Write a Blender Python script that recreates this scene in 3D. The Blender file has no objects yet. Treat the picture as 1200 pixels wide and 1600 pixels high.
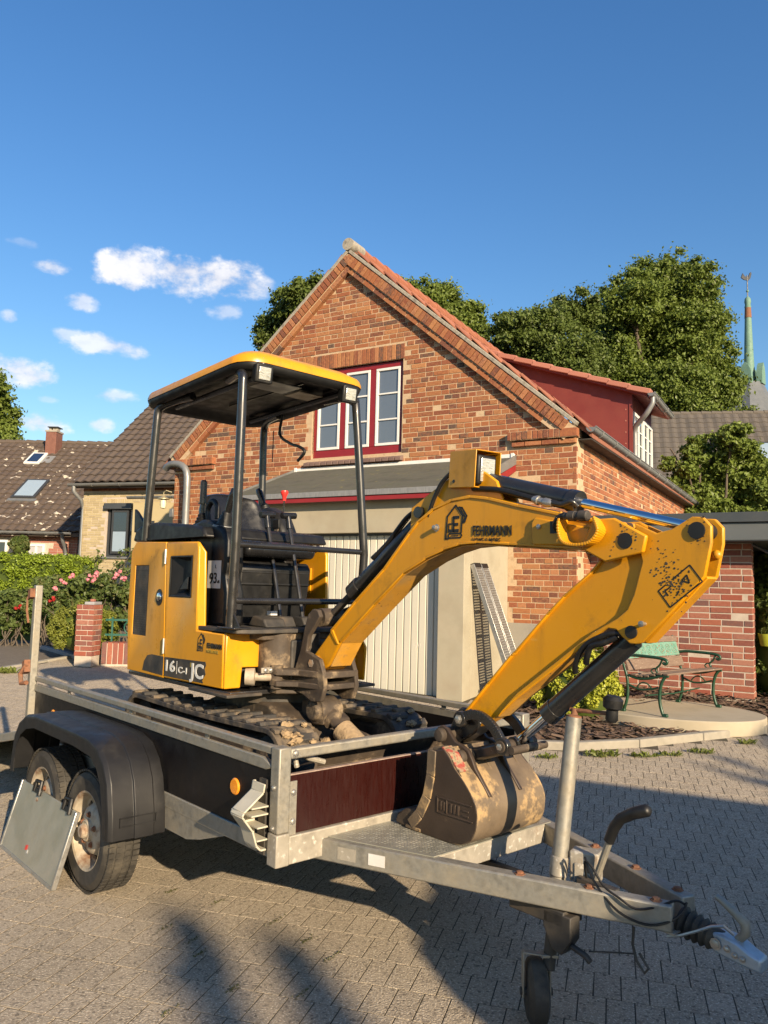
import bpy, bmesh, math, random
import numpy as np
from mathutils import Matrix, Vector
random.seed(7); RNG = np.random.default_rng(7)
R = math.radians
scene = bpy.context.scene
COL = scene.collection
# ------------------------------------------------------------------ camera
F_PX, PITCH, ROLL, EYE = 1216.0, 0.0975, 0.0249, 1.6      # focal length for a 1600 px tall frame
_f = np.array([0, math.cos(PITCH), math.sin(PITCH)]); _u0 = np.array([0, -math.sin(PITCH), math.cos(PITCH)]); _r0 = np.array([1.0, 0, 0])
_u = _u0*math.cos(ROLL) - _r0*math.sin(ROLL); _r = _r0*math.cos(ROLL) + _u0*math.sin(ROLL)
CAM = np.array([0, 0, EYE])
cd = bpy.data.cameras.new('camera'); cam = bpy.data.objects.new('camera', cd); COL.objects.link(cam)
cd.sensor_fit = 'VERTICAL'; cd.sensor_height = 24.0; cd.lens = 24.0*F_PX/1600.0; cd.clip_end = 3000; cd.clip_start = 0.05
M = Matrix.Identity(4)
for i in range(3):
    M[i][0] = _r[i]; M[i][1] = _u[i]; M[i][2] = -_f[i]; M[i][3] = CAM[i]
cam.matrix_world = M; scene.camera = cam
# ------------------------------------------------------------------ light
SUN_AZ, SUN_EL = R(28), R(20)                     # sun behind the camera, to the right
d_sun = Vector((-math.sin(SUN_AZ)*math.cos(SUN_EL), math.cos(SUN_AZ)*math.cos(SUN_EL), -math.sin(SUN_EL)))
sl = bpy.data.lights.new('sun', 'SUN'); sl.energy = 5.0; sl.angle = R(0.5); sl.color = (1.0, 0.80, 0.55)
so = bpy.data.objects.new('sun', sl); COL.objects.link(so); so.rotation_euler = d_sun.to_track_quat('-Z', 'Y').to_euler()
so.location = (6, -10, 8)
world = bpy.data.worlds.new('World'); scene.world = world; world.use_nodes = True
scene.view_settings.view_transform = 'Standard'; scene.view_settings.look = 'None'
scene.view_settings.gamma = 1.0; scene.view_settings.use_curve_mapping = False
scene.view_settings.exposure = 1.0
SKY_STRENGTH = 0.088
def px_dir(x, y): return _f + _r*(x-600)/F_PX - _u*(y-800)/F_PX
def build_world():
    nt = world.node_tree; N = nt.nodes; L = nt.links
    bg = N['Background']; sky = N.new('ShaderNodeTexSky'); sky.sky_type = 'NISHITA'; sky.sun_disc = False
    sky.sun_elevation = SUN_EL; sky.sun_rotation = R(180)-SUN_AZ; sky.altitude = 0; sky.air_density = 1.45; sky.dust_density = 0.6; sky.ozone_density = 4.5
    hs = N.new('ShaderNodeHueSaturation'); hs.inputs['Saturation'].default_value = 1.2; hs.inputs['Value'].default_value = 1.0; hs.inputs['Hue'].default_value = 0.509
    L.new(sky.outputs[0], hs.inputs['Color'])
    tc = N.new('ShaderNodeTexCoord'); sep = N.new('ShaderNodeSeparateXYZ'); L.new(tc.outputs['Generated'], sep.inputs[0])
    def m(op, a, b=None, c=None, clamp=False):
        n = N.new('ShaderNodeMath'); n.operation = op; n.use_clamp = clamp
        for i, q in enumerate((a, b, c)):
            if q is None: continue
            if isinstance(q, (int, float)): n.inputs[i].default_value = q
            else: L.new(q, n.inputs[i])
        return n.outputs[0]
    az = m('ARCTAN2', sep.outputs[0], sep.outputs[1]); el = m('ARCSINE', sep.outputs[2])
    cb = N.new('ShaderNodeCombineXYZ'); L.new(az, cb.inputs[0]); L.new(m('MULTIPLY', el, 1.5), cb.inputs[1])
    def noise(scale, detail, rough, off=0):
        n = N.new('ShaderNodeTexNoise'); n.inputs['Scale'].default_value = scale; n.inputs['Detail'].default_value = detail; n.inputs['Roughness'].default_value = rough
        mp = N.new('ShaderNodeMapping'); mp.inputs['Location'].default_value = (off, off*0.7, 0); L.new(cb.outputs[0], mp.inputs[0]); L.new(mp.outputs[0], n.inputs['Vector'])
        return n.outputs['Fac']
    n1 = noise(17, 7, 0.58); n2 = noise(45, 5, 0.6, 3.1); n3 = noise(4.5, 3, 0.5, 9.3)
    wob = m('ADD', m('MULTIPLY', m('SUBTRACT', n1, 0.5), 3.6), m('MULTIPLY', m('SUBTRACT', n2, 0.5), 1.5))
    # (pixel x, pixel y, half width px, half height px, density)
    clouds = [(205, 420, 62, 34, 1), (285, 428, 62, 36, 1), (350, 436, 78, 36, 1), (395, 448, 40, 24, .8), (80, 416, 36, 13, .75), (128, 472, 28, 15, .7), (352, 487, 30, 16, .55),
              (160, 538, 62, 17, .8), (110, 524, 30, 12, .6), (200, 548, 36, 14, .7), (30, 582, 60, 26, .9), (178, 620, 36, 13, .65), (55, 662, 50, 18, .8), (160, 664, 24, 13, .7), (14, 495, 14, 11, .6), (35, 380, 26, 8, .3), (75, 624, 20, 7, .4)]
    tot = None
    for x, y, w, h, den in clouds:
        d = px_dir(x, y); d = d/np.linalg.norm(d); a0 = math.atan2(d[0], d[1]); e0 = math.asin(d[2])
        ra, re = w/F_PX*0.95, h/F_PX*0.95
        q = m('ADD', m('POWER', m('ABSOLUTE', m('MULTIPLY', m('SUBTRACT', az, a0), 1/ra)), 2), m('POWER', m('ABSOLUTE', m('MULTIPLY', m('SUBTRACT', el, e0), 1/re)), 2))
        v = m('MULTIPLY', m('MULTIPLY', m('ADD', m('SUBTRACT', 1.0, q), wob), 1.1, clamp=True), den)
        tot = v if tot is None else m('MAXIMUM', tot, v)
    # the same scattered fair-weather clouds low over the rest of the horizon
    band = m('MULTIPLY', m('SUBTRACT', 0.42, el), 4.0, clamp=True)
    away = m('MULTIPLY', m('SUBTRACT', m('ABSOLUTE', m('ADD', az, 0.02)), 0.62), 5.0, clamp=True)
    far = m('MULTIPLY', m('MULTIPLY', m('MULTIPLY', m('SUBTRACT', m('ADD', n3, m('MULTIPLY', wob, 0.06)), 0.60), 9.0, clamp=True), band), away)
    tot = m('MAXIMUM', tot, far)
    sm = N.new('ShaderNodeMapRange'); sm.interpolation_type = 'SMOOTHSTEP'; L.new(tot, sm.inputs[0]); sm.inputs[1].default_value = 0.0; sm.inputs[2].default_value = 1.15
    mix = N.new('ShaderNodeMix'); mix.data_type = 'RGBA'; L.new(m('MULTIPLY', sm.outputs[0], 0.93), mix.inputs[0]); L.new(hs.outputs[0], mix.inputs[6])
    cr = N.new('ShaderNodeValToRGB'); L.new(n1, cr.inputs[0]); cr.color_ramp.elements[0].position = 0.35; cr.color_ramp.elements[0].color = (4.2, 4.3, 4.9, 1)
    cr.color_ramp.elements[1].position = 0.62; cr.color_ramp.elements[1].color = (6.6, 6.4, 6.3, 1)
    L.new(cr.outputs[0], mix.inputs[7]); L.new(mix.outputs[2], bg.inputs[0]); bg.inputs[1].default_value = SKY_STRENGTH
build_world()
# ------------------------------------------------------------------ helpers
def P(x, y, Y):                                   # point at world depth Y on the line of sight through photograph pixel x, y
    d = px_dir(x, y); return CAM + d*(Y/d[1])
def Pz(x, y, z):
    d = px_dir(x, y); return CAM + d*((z-EYE)/d[2])
def gz(Y):                                        # the yard is level under the trailer and rises gently towards the houses
    t = Y-5.2
    if t <= 0: return 0.0
    if t < 1: return 0.03*t*t
    return 0.06*(min(t, 8.0)-0.5)
def Pg(x, y):
    d = px_dir(x, y); lo, hi = 1.0, 60.0
    for _ in range(50):
        mid = (lo+hi)/2; p = CAM + d*(mid/d[1])
        if p[2] > gz(p[1]): lo = mid
        else: hi = mid
    return CAM + d*(lo/d[1])
def tag(o, label=None, cat=None, group=None, kind=None):
    if label: o['label'] = label
    if cat: o['category'] = cat
    if group: o['group'] = group
    if kind: o['kind'] = kind
    return o
def empty(name, loc=(0, 0, 0), rz=0.0, label=None, cat=None, group=None):
    o = bpy.data.objects.new(name, None); COL.objects.link(o); o.location = loc; o.rotation_euler = (0, 0, rz); o.empty_display_size = 0.2
    return tag(o, label, cat, group)
def link(name, me, parent=None, mats=()):
    for mm in mats: me.materials.append(mm)
    o = bpy.data.objects.new(name, me); COL.objects.link(o)
    if parent: o.parent = parent
    return o
def V3(a): return np.array(a, float)
def nrm(a): a = V3(a); return a/max(1e-9, np.linalg.norm(a))
class MB:
    def __init__(s): s.v = []; s.f = []
    def add(s, vs, fs):
        n = len(s.v); s.v += [tuple(map(float, q)) for q in vs]; s.f += [tuple(n+i for i in q) for q in fs]; return s
    def box(s, x0, x1, y0, y1, z0, z1):
        return s.add([(x0,y0,z0),(x1,y0,z0),(x1,y1,z0),(x0,y1,z0),(x0,y0,z1),(x1,y0,z1),(x1,y1,z1),(x0,y1,z1)], [(0,3,2,1),(4,5,6,7),(0,1,5,4),(1,2,6,5),(2,3,7,6),(3,0,4,7)])
    def obox(s, c, ax, ay, az):                   # centre and three half-axis vectors
        c, ax, ay, az = V3(c), V3(ax), V3(ay), V3(az); vs = []
        for k in (-1, 1):
            for i, j in ((-1,-1),(1,-1),(1,1),(-1,1)): vs.append(c+i*ax+j*ay+k*az)
        return s.add(vs, [(0,3,2,1),(4,5,6,7),(0,1,5,4),(1,2,6,5),(2,3,7,6),(3,0,4,7)])
    def beam(s, p, q, w, h, up=(0, 0, 1)):
        p, q = V3(p), V3(q); d = nrm(q-p); sd = nrm(np.cross(d, V3(up))); uu = np.cross(sd, d)
        return s.obox((p+q)/2, (q-p)/2, sd*w/2, uu*h/2)
    def prism(s, poly, y0, y1, plane='xz'):       # poly in the plane, extruded along the third axis
        n = len(poly)
        def g(a, b, c): return {'xz': (a, c, b), 'xy': (a, b, c), 'yz': (c, a, b)}[plane]
        vs = [g(a, b, y0) for a, b in poly] + [g(a, b, y1) for a, b in poly]
        fs = [tuple(range(n)), tuple(range(2*n-1, n-1, -1))] + [(i, n+i, n+(i+1) % n, (i+1) % n) for i in range(n)]
        return s.add(vs, fs)
    def frames(s, pts):
        pts = [V3(p) for p in pts]; out = []; prev = None
        for i, p in enumerate(pts):
            t = nrm((pts[min(i+1, len(pts)-1)]-pts[i])) + nrm((pts[i]-pts[max(i-1, 0)])); t = nrm(t) if np.linalg.norm(t) > 1e-6 else nrm(pts[-1]-pts[0])
            if prev is None:
                a = V3((0, 0, 1)) if abs(t[2]) < 0.9 else V3((1, 0, 0)); x = nrm(np.cross(a, t))
            else: x = nrm(prev - t*np.dot(prev, t))
            prev = x; out.append((p, x, np.cross(t, x)))
        return out
    def tube(s, pts, r, n=10, caps=True):
        fr = s.frames(pts); b = len(s.v); vs = []
        for i, (p, x, y) in enumerate(fr):
            rr = r[i] if isinstance(r, (list, tuple)) else r
            vs += [p + rr*(x*math.cos(2*math.pi*k/n) + y*math.sin(2*math.pi*k/n)) for k in range(n)]
        fs = []
        for i in range(len(fr)-1):
            for k in range(n): fs.append((i*n+k, i*n+(k+1) % n, (i+1)*n+(k+1) % n, (i+1)*n+k))
        if caps: fs += [tuple(range(n-1, -1, -1)), tuple((len(fr)-1)*n+k for k in range(n))]
        return s.add(vs, fs)
    def cyl(s, p, q, r, r2=None, n=16): return s.tube([p, q], [r, r if r2 is None else r2], n)
    def lathe(s, p, axis, prof, n=24, caps=True): # prof: (distance along axis, radius)
        p, t = V3(p), nrm(axis); a = V3((0, 0, 1)) if abs(t[2]) < 0.9 else V3((1, 0, 0)); x = nrm(np.cross(a, t)); y = np.cross(t, x)
        vs = []; fs = []
        for d, r in prof: vs += [p + t*d + max(r, 1e-4)*(x*math.cos(2*math.pi*k/n)+y*math.sin(2*math.pi*k/n)) for k in range(n)]
        for i in range(len(prof)-1):
            for k in range(n): fs.append((i*n+k, i*n+(k+1) % n, (i+1)*n+(k+1) % n, (i+1)*n+k))
        if caps: fs += [tuple(range(n-1, -1, -1)), tuple((len(prof)-1)*n+k for k in range(n))]
        return s.add(vs, fs)
    def ball(s, c, r, n=14, m=8, sq=(1, 1, 1)):
        prof = [(-math.cos(math.pi*i/m), math.sin(math.pi*i/m)) for i in range(m+1)]; b = len(s.v)
        s.lathe((0, 0, 0), (0, 0, 1), prof, n)
        for i in range(b, len(s.v)): q = s.v[i]; s.v[i] = (c[0]+q[0]*r*sq[0], c[1]+q[1]*r*sq[1], c[2]+q[2]*r*sq[2])
        return s
    def move(s, fn, start=0):
        for i in range(start, len(s.v)): s.v[i] = tuple(map(float, fn(*s.v[i])))
        return s
    def build(s, name, mat, parent=None, bevel=0.0, smooth=35, seg=2, tone=None):
        me = bpy.data.meshes.new(name); me.from_pydata(s.v, [], s.f)
        bm = bmesh.new(); bm.from_mesh(me); bmesh.ops.recalc_face_normals(bm, faces=bm.faces); bm.to_mesh(me); bm.free()
        if smooth:
            me.polygons.foreach_set('use_smooth', [True]*len(me.polygons)); me.set_sharp_from_angle(angle=R(smooth))
        o = link(name, me, parent, [mat])
        if bevel:
            b = o.modifiers.new('edge', 'BEVEL'); b.width = bevel; b.segments = seg; b.limit_method = 'ANGLE'; b.angle_limit = R(40)
        return o
def fast_mesh(name, verts, quads, mat, parent=None, tone=None, smooth=False):
    verts = np.asarray(verts, np.float32).reshape(-1, 3); quads = np.asarray(quads, np.int32); k = quads.shape[1]
    me = bpy.data.meshes.new(name); me.vertices.add(len(verts)); me.vertices.foreach_set('co', verts.ravel())
    me.loops.add(quads.size); me.loops.foreach_set('vertex_index', quads.ravel())
    me.polygons.add(len(quads)); me.polygons.foreach_set('loop_start', np.arange(0, quads.size, k, dtype=np.int32))
    me.polygons.foreach_set('use_smooth', np.full(len(quads), bool(smooth)))
    me.update(calc_edges=True); me.validate()
    if tone is not None:
        at = me.attributes.new('tone', 'FLOAT', 'FACE'); at.data.foreach_set('value', np.asarray(tone, np.float32))
    return link(name, me, parent, [mat])
def box(name, mat, parent, *a, bevel=0.0): return MB().box(*a).build(name, mat, parent, bevel)
def text(body, size, parent, origin, xdir, ydir, mat, name='lettering', width=None, depth=0.001, shear=0.0, bold=0.0):
    cu = bpy.data.curves.new('t', 'FONT'); cu.body = body; cu.size = size; cu.extrude = depth; cu.shear = shear; cu.resolution_u = 4; cu.offset = bold*size
    ob = bpy.data.objects.new('t', cu); COL.objects.link(ob); dg = bpy.context.evaluated_depsgraph_get(); dg.update()
    me = bpy.data.meshes.new_from_object(ob.evaluated_get(dg)); bpy.data.objects.remove(ob)
    xs = [v.co.x for v in me.vertices]; w = max(xs)-min(xs); k = 1.0 if width is None else width/w
    x, y = V3(xdir), V3(ydir); z = np.cross(x, y); o = V3(origin); x0 = min(xs)
    for v in me.vertices:
        q = o + x*((v.co.x-x0)*k) + y*v.co.y + z*(v.co.z+depth); v.co = q
    me.name = name
    return link(name, me, parent, [mat])
# ------------------------------------------------------------------ materials
def pm(name, cols, scale=8.0, rough=0.6, metal=0.0, bump=0.0, bscale=60.0, coat=0.0, detail=6, contrast=(0.3, 0.7), dirt=None, dirt_scale=5.0, dirt_pos=(0.55, 0.7), random=0.0, tone=False, stretch=None, rvar=0.12, spec=0.5, spots=None, transl=0.0, dist=0.002):
    m = bpy.data.materials.new(name); m.use_nodes = True; nt = m.node_tree; N = nt.nodes; L = nt.links; bs = N['Principled BSDF']
    tc = N.new('ShaderNodeTexCoord'); vec = tc.outputs['Object']
    if stretch:
        mp = N.new('ShaderNodeMapping'); mp.inputs['Scale'].default_value = stretch; L.new(vec, mp.inputs[0]); vec = mp.outputs[0]
    def noise(sc, det=detail, rg=0.55):
        n = N.new('ShaderNodeTexNoise'); n.inputs['Scale'].default_value = sc; n.inputs['Detail'].default_value = det; n.inputs['Roughness'].default_value = rg; L.new(vec, n.inputs['Vector']); return n.outputs['Fac']
    def math_(op, a, b, clamp=False):
        n = N.new('ShaderNodeMath'); n.operation = op; n.use_clamp = clamp
        for i, q in enumerate((a, b)):
            if isinstance(q, (int, float)): n.inputs[i].default_value = q
            else: L.new(q, n.inputs[i])
        return n.outputs[0]
    n1 = noise(scale)
    def ramp(fac, cs, lo, hi):
        r = N.new('ShaderNodeValToRGB'); L.new(fac, r.inputs[0]); e = r.color_ramp.elements
        while len(e) < len(cs): e.new(0.5)
        for i, c in enumerate(cs):
            e[i].position = lo + (hi-lo)*i/max(1, len(cs)-1); e[i].color = (*c, 1)
        return r.outputs[0]
    fac = n1
    if tone:
        at = N.new('ShaderNodeAttribute'); at.attribute_name = 'tone'; oi = N.new('ShaderNodeObjectInfo')
        t = math_('FRACT', math_('ADD', at.outputs['Fac'], oi.outputs['Random']), 0.0)
        fac = math_('ADD', math_('MULTIPLY', t, 1.0-random), math_('MULTIPLY', n1, random)); lo, hi = 0.0, 1.0
    else: lo, hi = contrast
    col = ramp(fac, cols, lo, hi) if len(cols) > 1 else None
    def mixc(f, a, b):
        x = N.new('ShaderNodeMix'); x.data_type = 'RGBA'
        if isinstance(f, (int, float)): x.inputs[0].default_value = f
        else: L.new(f, x.inputs[0])
        for i, q in ((6, a), (7, b)):
            if isinstance(q, tuple): x.inputs[i].default_value = (*q, 1)
            else: L.new(q, x.inputs[i])
        return x.outputs[2]
    if col is None: col = mixc(0.0, cols[0], cols[0])
    if dirt:
        dn = noise(dirt_scale, 9, 0.68); mr = N.new('ShaderNodeMapRange'); L.new(dn, mr.inputs[0]); mr.inputs[1].default_value, mr.inputs[2].default_value = dirt_pos; mr.inputs[4].default_value = 0.85
        col = mixc(mr.outputs[0], col, dirt); dfac = mr.outputs[0]
    if spots:
        sc, colr, lo_, hi_ = spots; sn = noise(sc, 3, 0.5); mr = N.new('ShaderNodeMapRange'); L.new(sn, mr.inputs[0]); mr.inputs[1].default_value = lo_; mr.inputs[2].default_value = hi_
        col = mixc(mr.outputs[0], col, colr)
    L.new(col, bs.inputs['Base Color']); bs.inputs['Metallic'].default_value = metal; bs.inputs['Specular IOR Level'].default_value = spec
    rn = noise(scale*2.3, 4); mr = N.new('ShaderNodeMapRange'); L.new(rn, mr.inputs[0]); mr.inputs[1].default_value = 0.3; mr.inputs[2].default_value = 0.7
    mr.inputs[3].default_value = max(0.03, rough-rvar); mr.inputs[4].default_value = min(1, rough+rvar); rr = mr.outputs[0]
    if dirt: rr = math_('ADD', rr, math_('MULTIPLY', dfac, 0.35), True)
    L.new(rr, bs.inputs['Roughness'])
    if coat: bs.inputs['Coat Weight'].default_value = coat; bs.inputs['Coat Roughness'].default_value = 0.12
    if bump:
        bp = N.new('ShaderNodeBump'); bp.inputs['Strength'].default_value = bump; bp.inputs['Distance'].default_value = dist; L.new(noise(bscale, 5), bp.inputs['Height']); L.new(bp.outputs[0], bs.inputs['Normal'])
    if transl:
        tr = N.new('ShaderNodeBsdfTranslucent'); mx = N.new('ShaderNodeMixShader'); mx.inputs[0].default_value = transl; L.new(col, tr.inputs[0]); L.new(bs.outputs[0], mx.inputs[1]); L.new(tr.outputs[0], mx.inputs[2]); L.new(mx.outputs[0], N['Material Output'].inputs[0])
    return m
def leafmat(name, cols, transl=0.3, rough=0.5): return pm(name, cols, 3.0, rough, tone=True, random=0.35, transl=transl, spec=0.35)
MAT = {}
MAT['yellow'] = pm('yellow paint', [(0.5544,0.24,0.0045), (0.6048,0.276,0.0063)], 3, .36, coat=.05, bump=.05, bscale=90, dirt=(.20,.095,.012), dirt_scale=6, dirt_pos=(.56,.80), spots=(75, (.06,.04,.02), .74, .77))
def add_streaks(m, col, scale, stretch, lo, hi, amount):
    nt = m.node_tree; N, L = nt.nodes, nt.links; bs = N['Principled BSDF']; src = bs.inputs['Base Color'].links[0].from_socket
    tc = N.new('ShaderNodeTexCoord'); mp = N.new('ShaderNodeMapping'); mp.inputs['Scale'].default_value = stretch; L.new(tc.outputs['Object'], mp.inputs[0])
    n = N.new('ShaderNodeTexNoise'); n.inputs['Scale'].default_value = scale; n.inputs['Detail'].default_value = 8; n.inputs['Roughness'].default_value = .7; L.new(mp.outputs[0], n.inputs['Vector'])
    mr = N.new('ShaderNodeMapRange'); L.new(n.outputs['Fac'], mr.inputs[0]); mr.inputs[1].default_value = lo; mr.inputs[2].default_value = hi; mr.inputs[4].default_value = amount
    x = N.new('ShaderNodeMix'); x.data_type = 'RGBA'; L.new(mr.outputs[0], x.inputs[0]); L.new(src, x.inputs[6]); x.inputs[7].default_value = (*col, 1); L.new(x.outputs[2], bs.inputs['Base Color'])
add_streaks(MAT['yellow'], (.23, .115, .02), 7, (1, 1, .16), .52, .78, .55)         # rain-washed grime
add_streaks(MAT['yellow'], (.62, .36, .07), 28, (.12, 1, 1), .66, .72, .5)          # fine scuffs
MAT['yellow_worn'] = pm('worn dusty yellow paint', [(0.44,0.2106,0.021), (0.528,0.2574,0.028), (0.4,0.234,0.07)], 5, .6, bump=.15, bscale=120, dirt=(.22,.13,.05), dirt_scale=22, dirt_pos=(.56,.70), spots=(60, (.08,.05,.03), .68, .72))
MAT['black_paint'] = pm('black painted steel', [(.012,.012,.013), (.022,.021,.020)], 6, .32, coat=.3, bump=.06, bscale=80, dirt=(.10,.075,.05), dirt_scale=18, dirt_pos=(.62,.82))
MAT['black_plastic'] = pm('black plastic', [(0.0066,0.0066,0.0072), (0.0114,0.0114,0.0114)], 10, .5, bump=.12, bscale=260, dirt=(.06,.052,.04), dirt_scale=7, dirt_pos=(.58,.9), spec=.4)
MAT['lining'] = pm('black canopy lining', [(.006,.006,.006), (.010,.010,.010)], 6, .55, bump=.1, bscale=120, spec=.3)
MAT['fender_plastic'] = pm('black fender plastic', [(.009,.009,.010), (.014,.014,.015)], 4, .5, bump=.1, bscale=300, dirt=(.04,.037,.033), dirt_scale=4, dirt_pos=(.58,.95), spec=.35)
MAT['dusty_black'] = pm('dusty dark steel', [(0.015,0.015,0.015), (0.04125,0.036,0.03), (0.0825,0.06375,0.045)], 9, .65, bump=.3, bscale=70)
MAT['rubber'] = pm('rubber', [(.022,.020,.017), (.042,.037,.030)], 12, .75, bump=.25, bscale=140, dirt=(.11,.095,.07), dirt_scale=6, dirt_pos=(.50,.8))
MAT['track_rubber'] = pm('muddy track rubber', [(.02,.019,.018), (.045,.04,.035)], 7, .7, bump=.4, bscale=60, dirt=(.20,.15,.095), dirt_scale=9, dirt_pos=(.46,.66))
MAT['mud'] = pm('dried mud', [(0.17,0.119,0.068), (0.323,0.2295,0.1275), (0.238,0.17,0.102)], 14, .95, bump=.9, bscale=45, dist=.01)
MAT['mud_steel'] = pm('muddy brown steel', [(0.02693,0.01958,0.01469), (0.05386,0.03917,0.02693), (0.0832,0.0612,0.04162)], 7, .7, bump=.5, bscale=60, dirt=(.34,.25,.15), dirt_scale=7, dirt_pos=(.54,.7))
MAT['bucket'] = pm('worn bucket steel', [(0.09,0.0675,0.045), (0.153,0.1125,0.072), (0.198,0.1485,0.0945)], 6, .6, metal=.15, bump=.35, bscale=80, dirt=(.40,.27,.13), dirt_scale=4.2, dirt_pos=(.53,.59))
MAT['bucket_side'] = pm('dark bucket steel', [(.035,.024,.017), (.065,.045,.032)], 5, .5, metal=.2, bump=.35, bscale=90, dirt=(.20,.14,.09), dirt_scale=8, dirt_pos=(.6,.75))
MAT['zinc'] = pm('galvanised steel', [(0.2125,0.204,0.1785), (0.306,0.2932,0.255), (0.255,0.2422,0.2125)], 22, .5, metal=.55, bump=.08, bscale=120, dirt=(.30,.26,.19), dirt_scale=6, dirt_pos=(.42,.72))
MAT['zinc_dirty'] = pm('weathered galvanised steel', [(0.2652,0.2418,0.195), (0.3432,0.312,0.2574), (0.2262,0.2028,0.1638)], 9, .62, metal=.3, bump=.2, bscale=90, dirt=(.20,.12,.07), dirt_scale=7, dirt_pos=(.6,.75), spots=(40, (.50,.47,.41), .60, .68))
MAT['zinc_grey'] = pm('grey zinc sheet', [(0.1728,0.1786,0.1786), (0.2189,0.2246,0.2246)], 5, .45, metal=.4, bump=.04, dirt=(.22,.21,.19), dirt_scale=4, dirt_pos=(.55,.8))
MAT['alu'] = pm('aluminium', [(0.341,0.3348,0.3162), (0.4092,0.403,0.3844)], 15, .38, metal=.75, bump=.05)
MAT['alu_sheet'] = pm('scuffed aluminium sheet', [(0.27,0.27,0.2205), (0.342,0.333,0.279), (0.297,0.297,0.252)], 4, .42, metal=.45, bump=.05, bscale=40, dirt=(.34,.31,.25), dirt_scale=5, dirt_pos=(.5,.75))
MAT['chrome'] = pm('polished rod', [(.78,.79,.80)], 5, .08, metal=1.0, rvar=.03)
MAT['steel_bolt'] = pm('bolt steel', [(.32,.31,.29), (.5,.48,.44)], 40, .4, metal=.8)
MAT['rust'] = pm('rusty steel', [(.10,.045,.025), (.21,.09,.045), (.14,.08,.05)], 18, .85, bump=.4, bscale=90)
MAT['rust_rim'] = pm('rusty wheel steel', [(.30,.24,.16), (.40,.35,.27), (.24,.15,.09)], 9, .65, metal=.2, bump=.15, dirt=(.15,.07,.035), dirt_scale=8, dirt_pos=(.54,.66))
MAT['plywood_red'] = pm('red-brown film-faced board', [(0.0189,0.003465,0.00252), (0.02363,0.00441,0.00315)], 6, .34, bump=.05, bscale=30, stretch=(1, 8, 1), coat=.15, dirt=(.13,.08,.06), dirt_scale=3, dirt_pos=(.66,.86))
MAT['plywood_edge'] = pm('board edge', [(.33,.25,.2), (.22,.15,.12)], 30, .8)
MAT['plywood_black'] = pm('dark film-faced board', [(0.0036,0.003,0.0036), (0.006,0.0048,0.0054)], 5, .45, bump=.06, bscale=40, dirt=(.03,.026,.024), dirt_scale=5, dirt_pos=(.6,.9), spec=.3)
MAT['amber'] = pm('amber reflector', [(.75,.24,.01), (.85,.32,.02)], 40, .25, coat=.6)
MAT['white_plastic'] = pm('aged white plastic', [(0.396,0.369,0.288), (0.486,0.45,0.36)], 9, .5, dirt=(.36,.31,.23), dirt_scale=10, dirt_pos=(.58,.78), bump=.08)
MAT['white_sticker'] = pm('white sticker', [(0.5616,0.5544,0.5328), (0.504,0.4896,0.4608)], 10, .45)
MAT['black_print'] = pm('black print', [(.012,.012,.012)], 10, .5)
MAT['white_print'] = pm('white print', [(.72,.71,.66), (.60,.58,.53)], 20, .5)
MAT['grey_print'] = pm('worn grey print', [(.22,.16,.03), (.30,.21,.03)], 20, .6)
MAT['red_flakes'] = pm('flaking red and cream paint', [(.30,.035,.025), (.28,.07,.05), (.30,.23,.14), (.09,.065,.045)], 34, .8, bump=.6, bscale=80, contrast=(.32,.68))
MAT['red_plastic'] = pm('red plastic', [(.62,.035,.03)], 10, .35)
MAT['lamp_glass'] = pm('ribbed lamp glass', [(.50,.49,.45), (.66,.65,.60), (.36,.35,.32)], 30, .15, metal=.6, bump=.6, bscale=55, stretch=(1, 1, 3))
MAT['vinyl'] = pm('black seat vinyl', [(0.0084,0.0084,0.0091), (0.014,0.014,0.0147)], 8, .28, bump=.06, bscale=120)
MAT['belt'] = pm('brown belt webbing', [(.10,.075,.055), (.15,.12,.09)], 60, .9, bump=.3, bscale=300)
MAT['brass'] = pm('dull brass', [(.40,.34,.20), (.5,.44,.28)], 12, .45, metal=.6)
MAT['opal'] = pm('lantern glass', [(.62,.58,.42)], 8, .25, coat=.4)
MAT['coupling'] = pm('shade-tinted zinc coupling', [(.30,.36,.42), (.42,.47,.52)], 14, .42, metal=.5, dirt=(.2,.19,.17), dirt_scale=12, dirt_pos=(.55,.75))  # blue cast of the open shade mixed into the zinc colour
# buildings
BR = [(.33,.125,.046), (.24,.078,.031), (.31,.14,.058), (.17,.05,.026), (.36,.165,.068), (.21,.068,.034), (.29,.105,.04), (.12,.045,.03), (.34,.15,.07), (.27,.095,.038), (.075,.05,.04), (.30,.13,.06)]
MAT['brick'] = pm('orange-red brick', BR, 26, .88, bump=.7, bscale=70, tone=True, random=.16, dist=.004, dirt=(.16,.10,.08), dirt_scale=2.2, dirt_pos=(.64,.9))
BR2 = [(0.2592,0.072,0.0396), (0.216,0.0576,0.036), (0.2736,0.0936,0.054), (0.1584,0.0504,0.0396), (0.3024,0.1368,0.0936), (0.2376,0.0684,0.0396), (0.1224,0.0612,0.054), (0.252,0.0792,0.0432)]
MAT['brick_red'] = pm('red brick', BR2, 26, .88, bump=.7, bscale=70, tone=True, random=.16, dist=.004, dirt=(.34,.28,.23), dirt_scale=9, dirt_pos=(.64,.74))
MAT['brick_plain'] = pm('brick accents', BR, 26, .88, bump=.7, bscale=70, tone=True, random=.2, dist=.004)
MAT['mortar'] = pm('sandy mortar', [(0.3894,0.2719,0.1628), (0.4517,0.3323,0.2124), (0.3427,0.2417,0.1487)], 9, .95, bump=.5, bscale=90, dist=.004)
MAT['mortar_pale'] = pm('pale mortar', [(0.36,0.3024,0.2448), (0.4464,0.3816,0.3168)], 9, .95, bump=.5, bscale=90, dist=.004)
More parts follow.
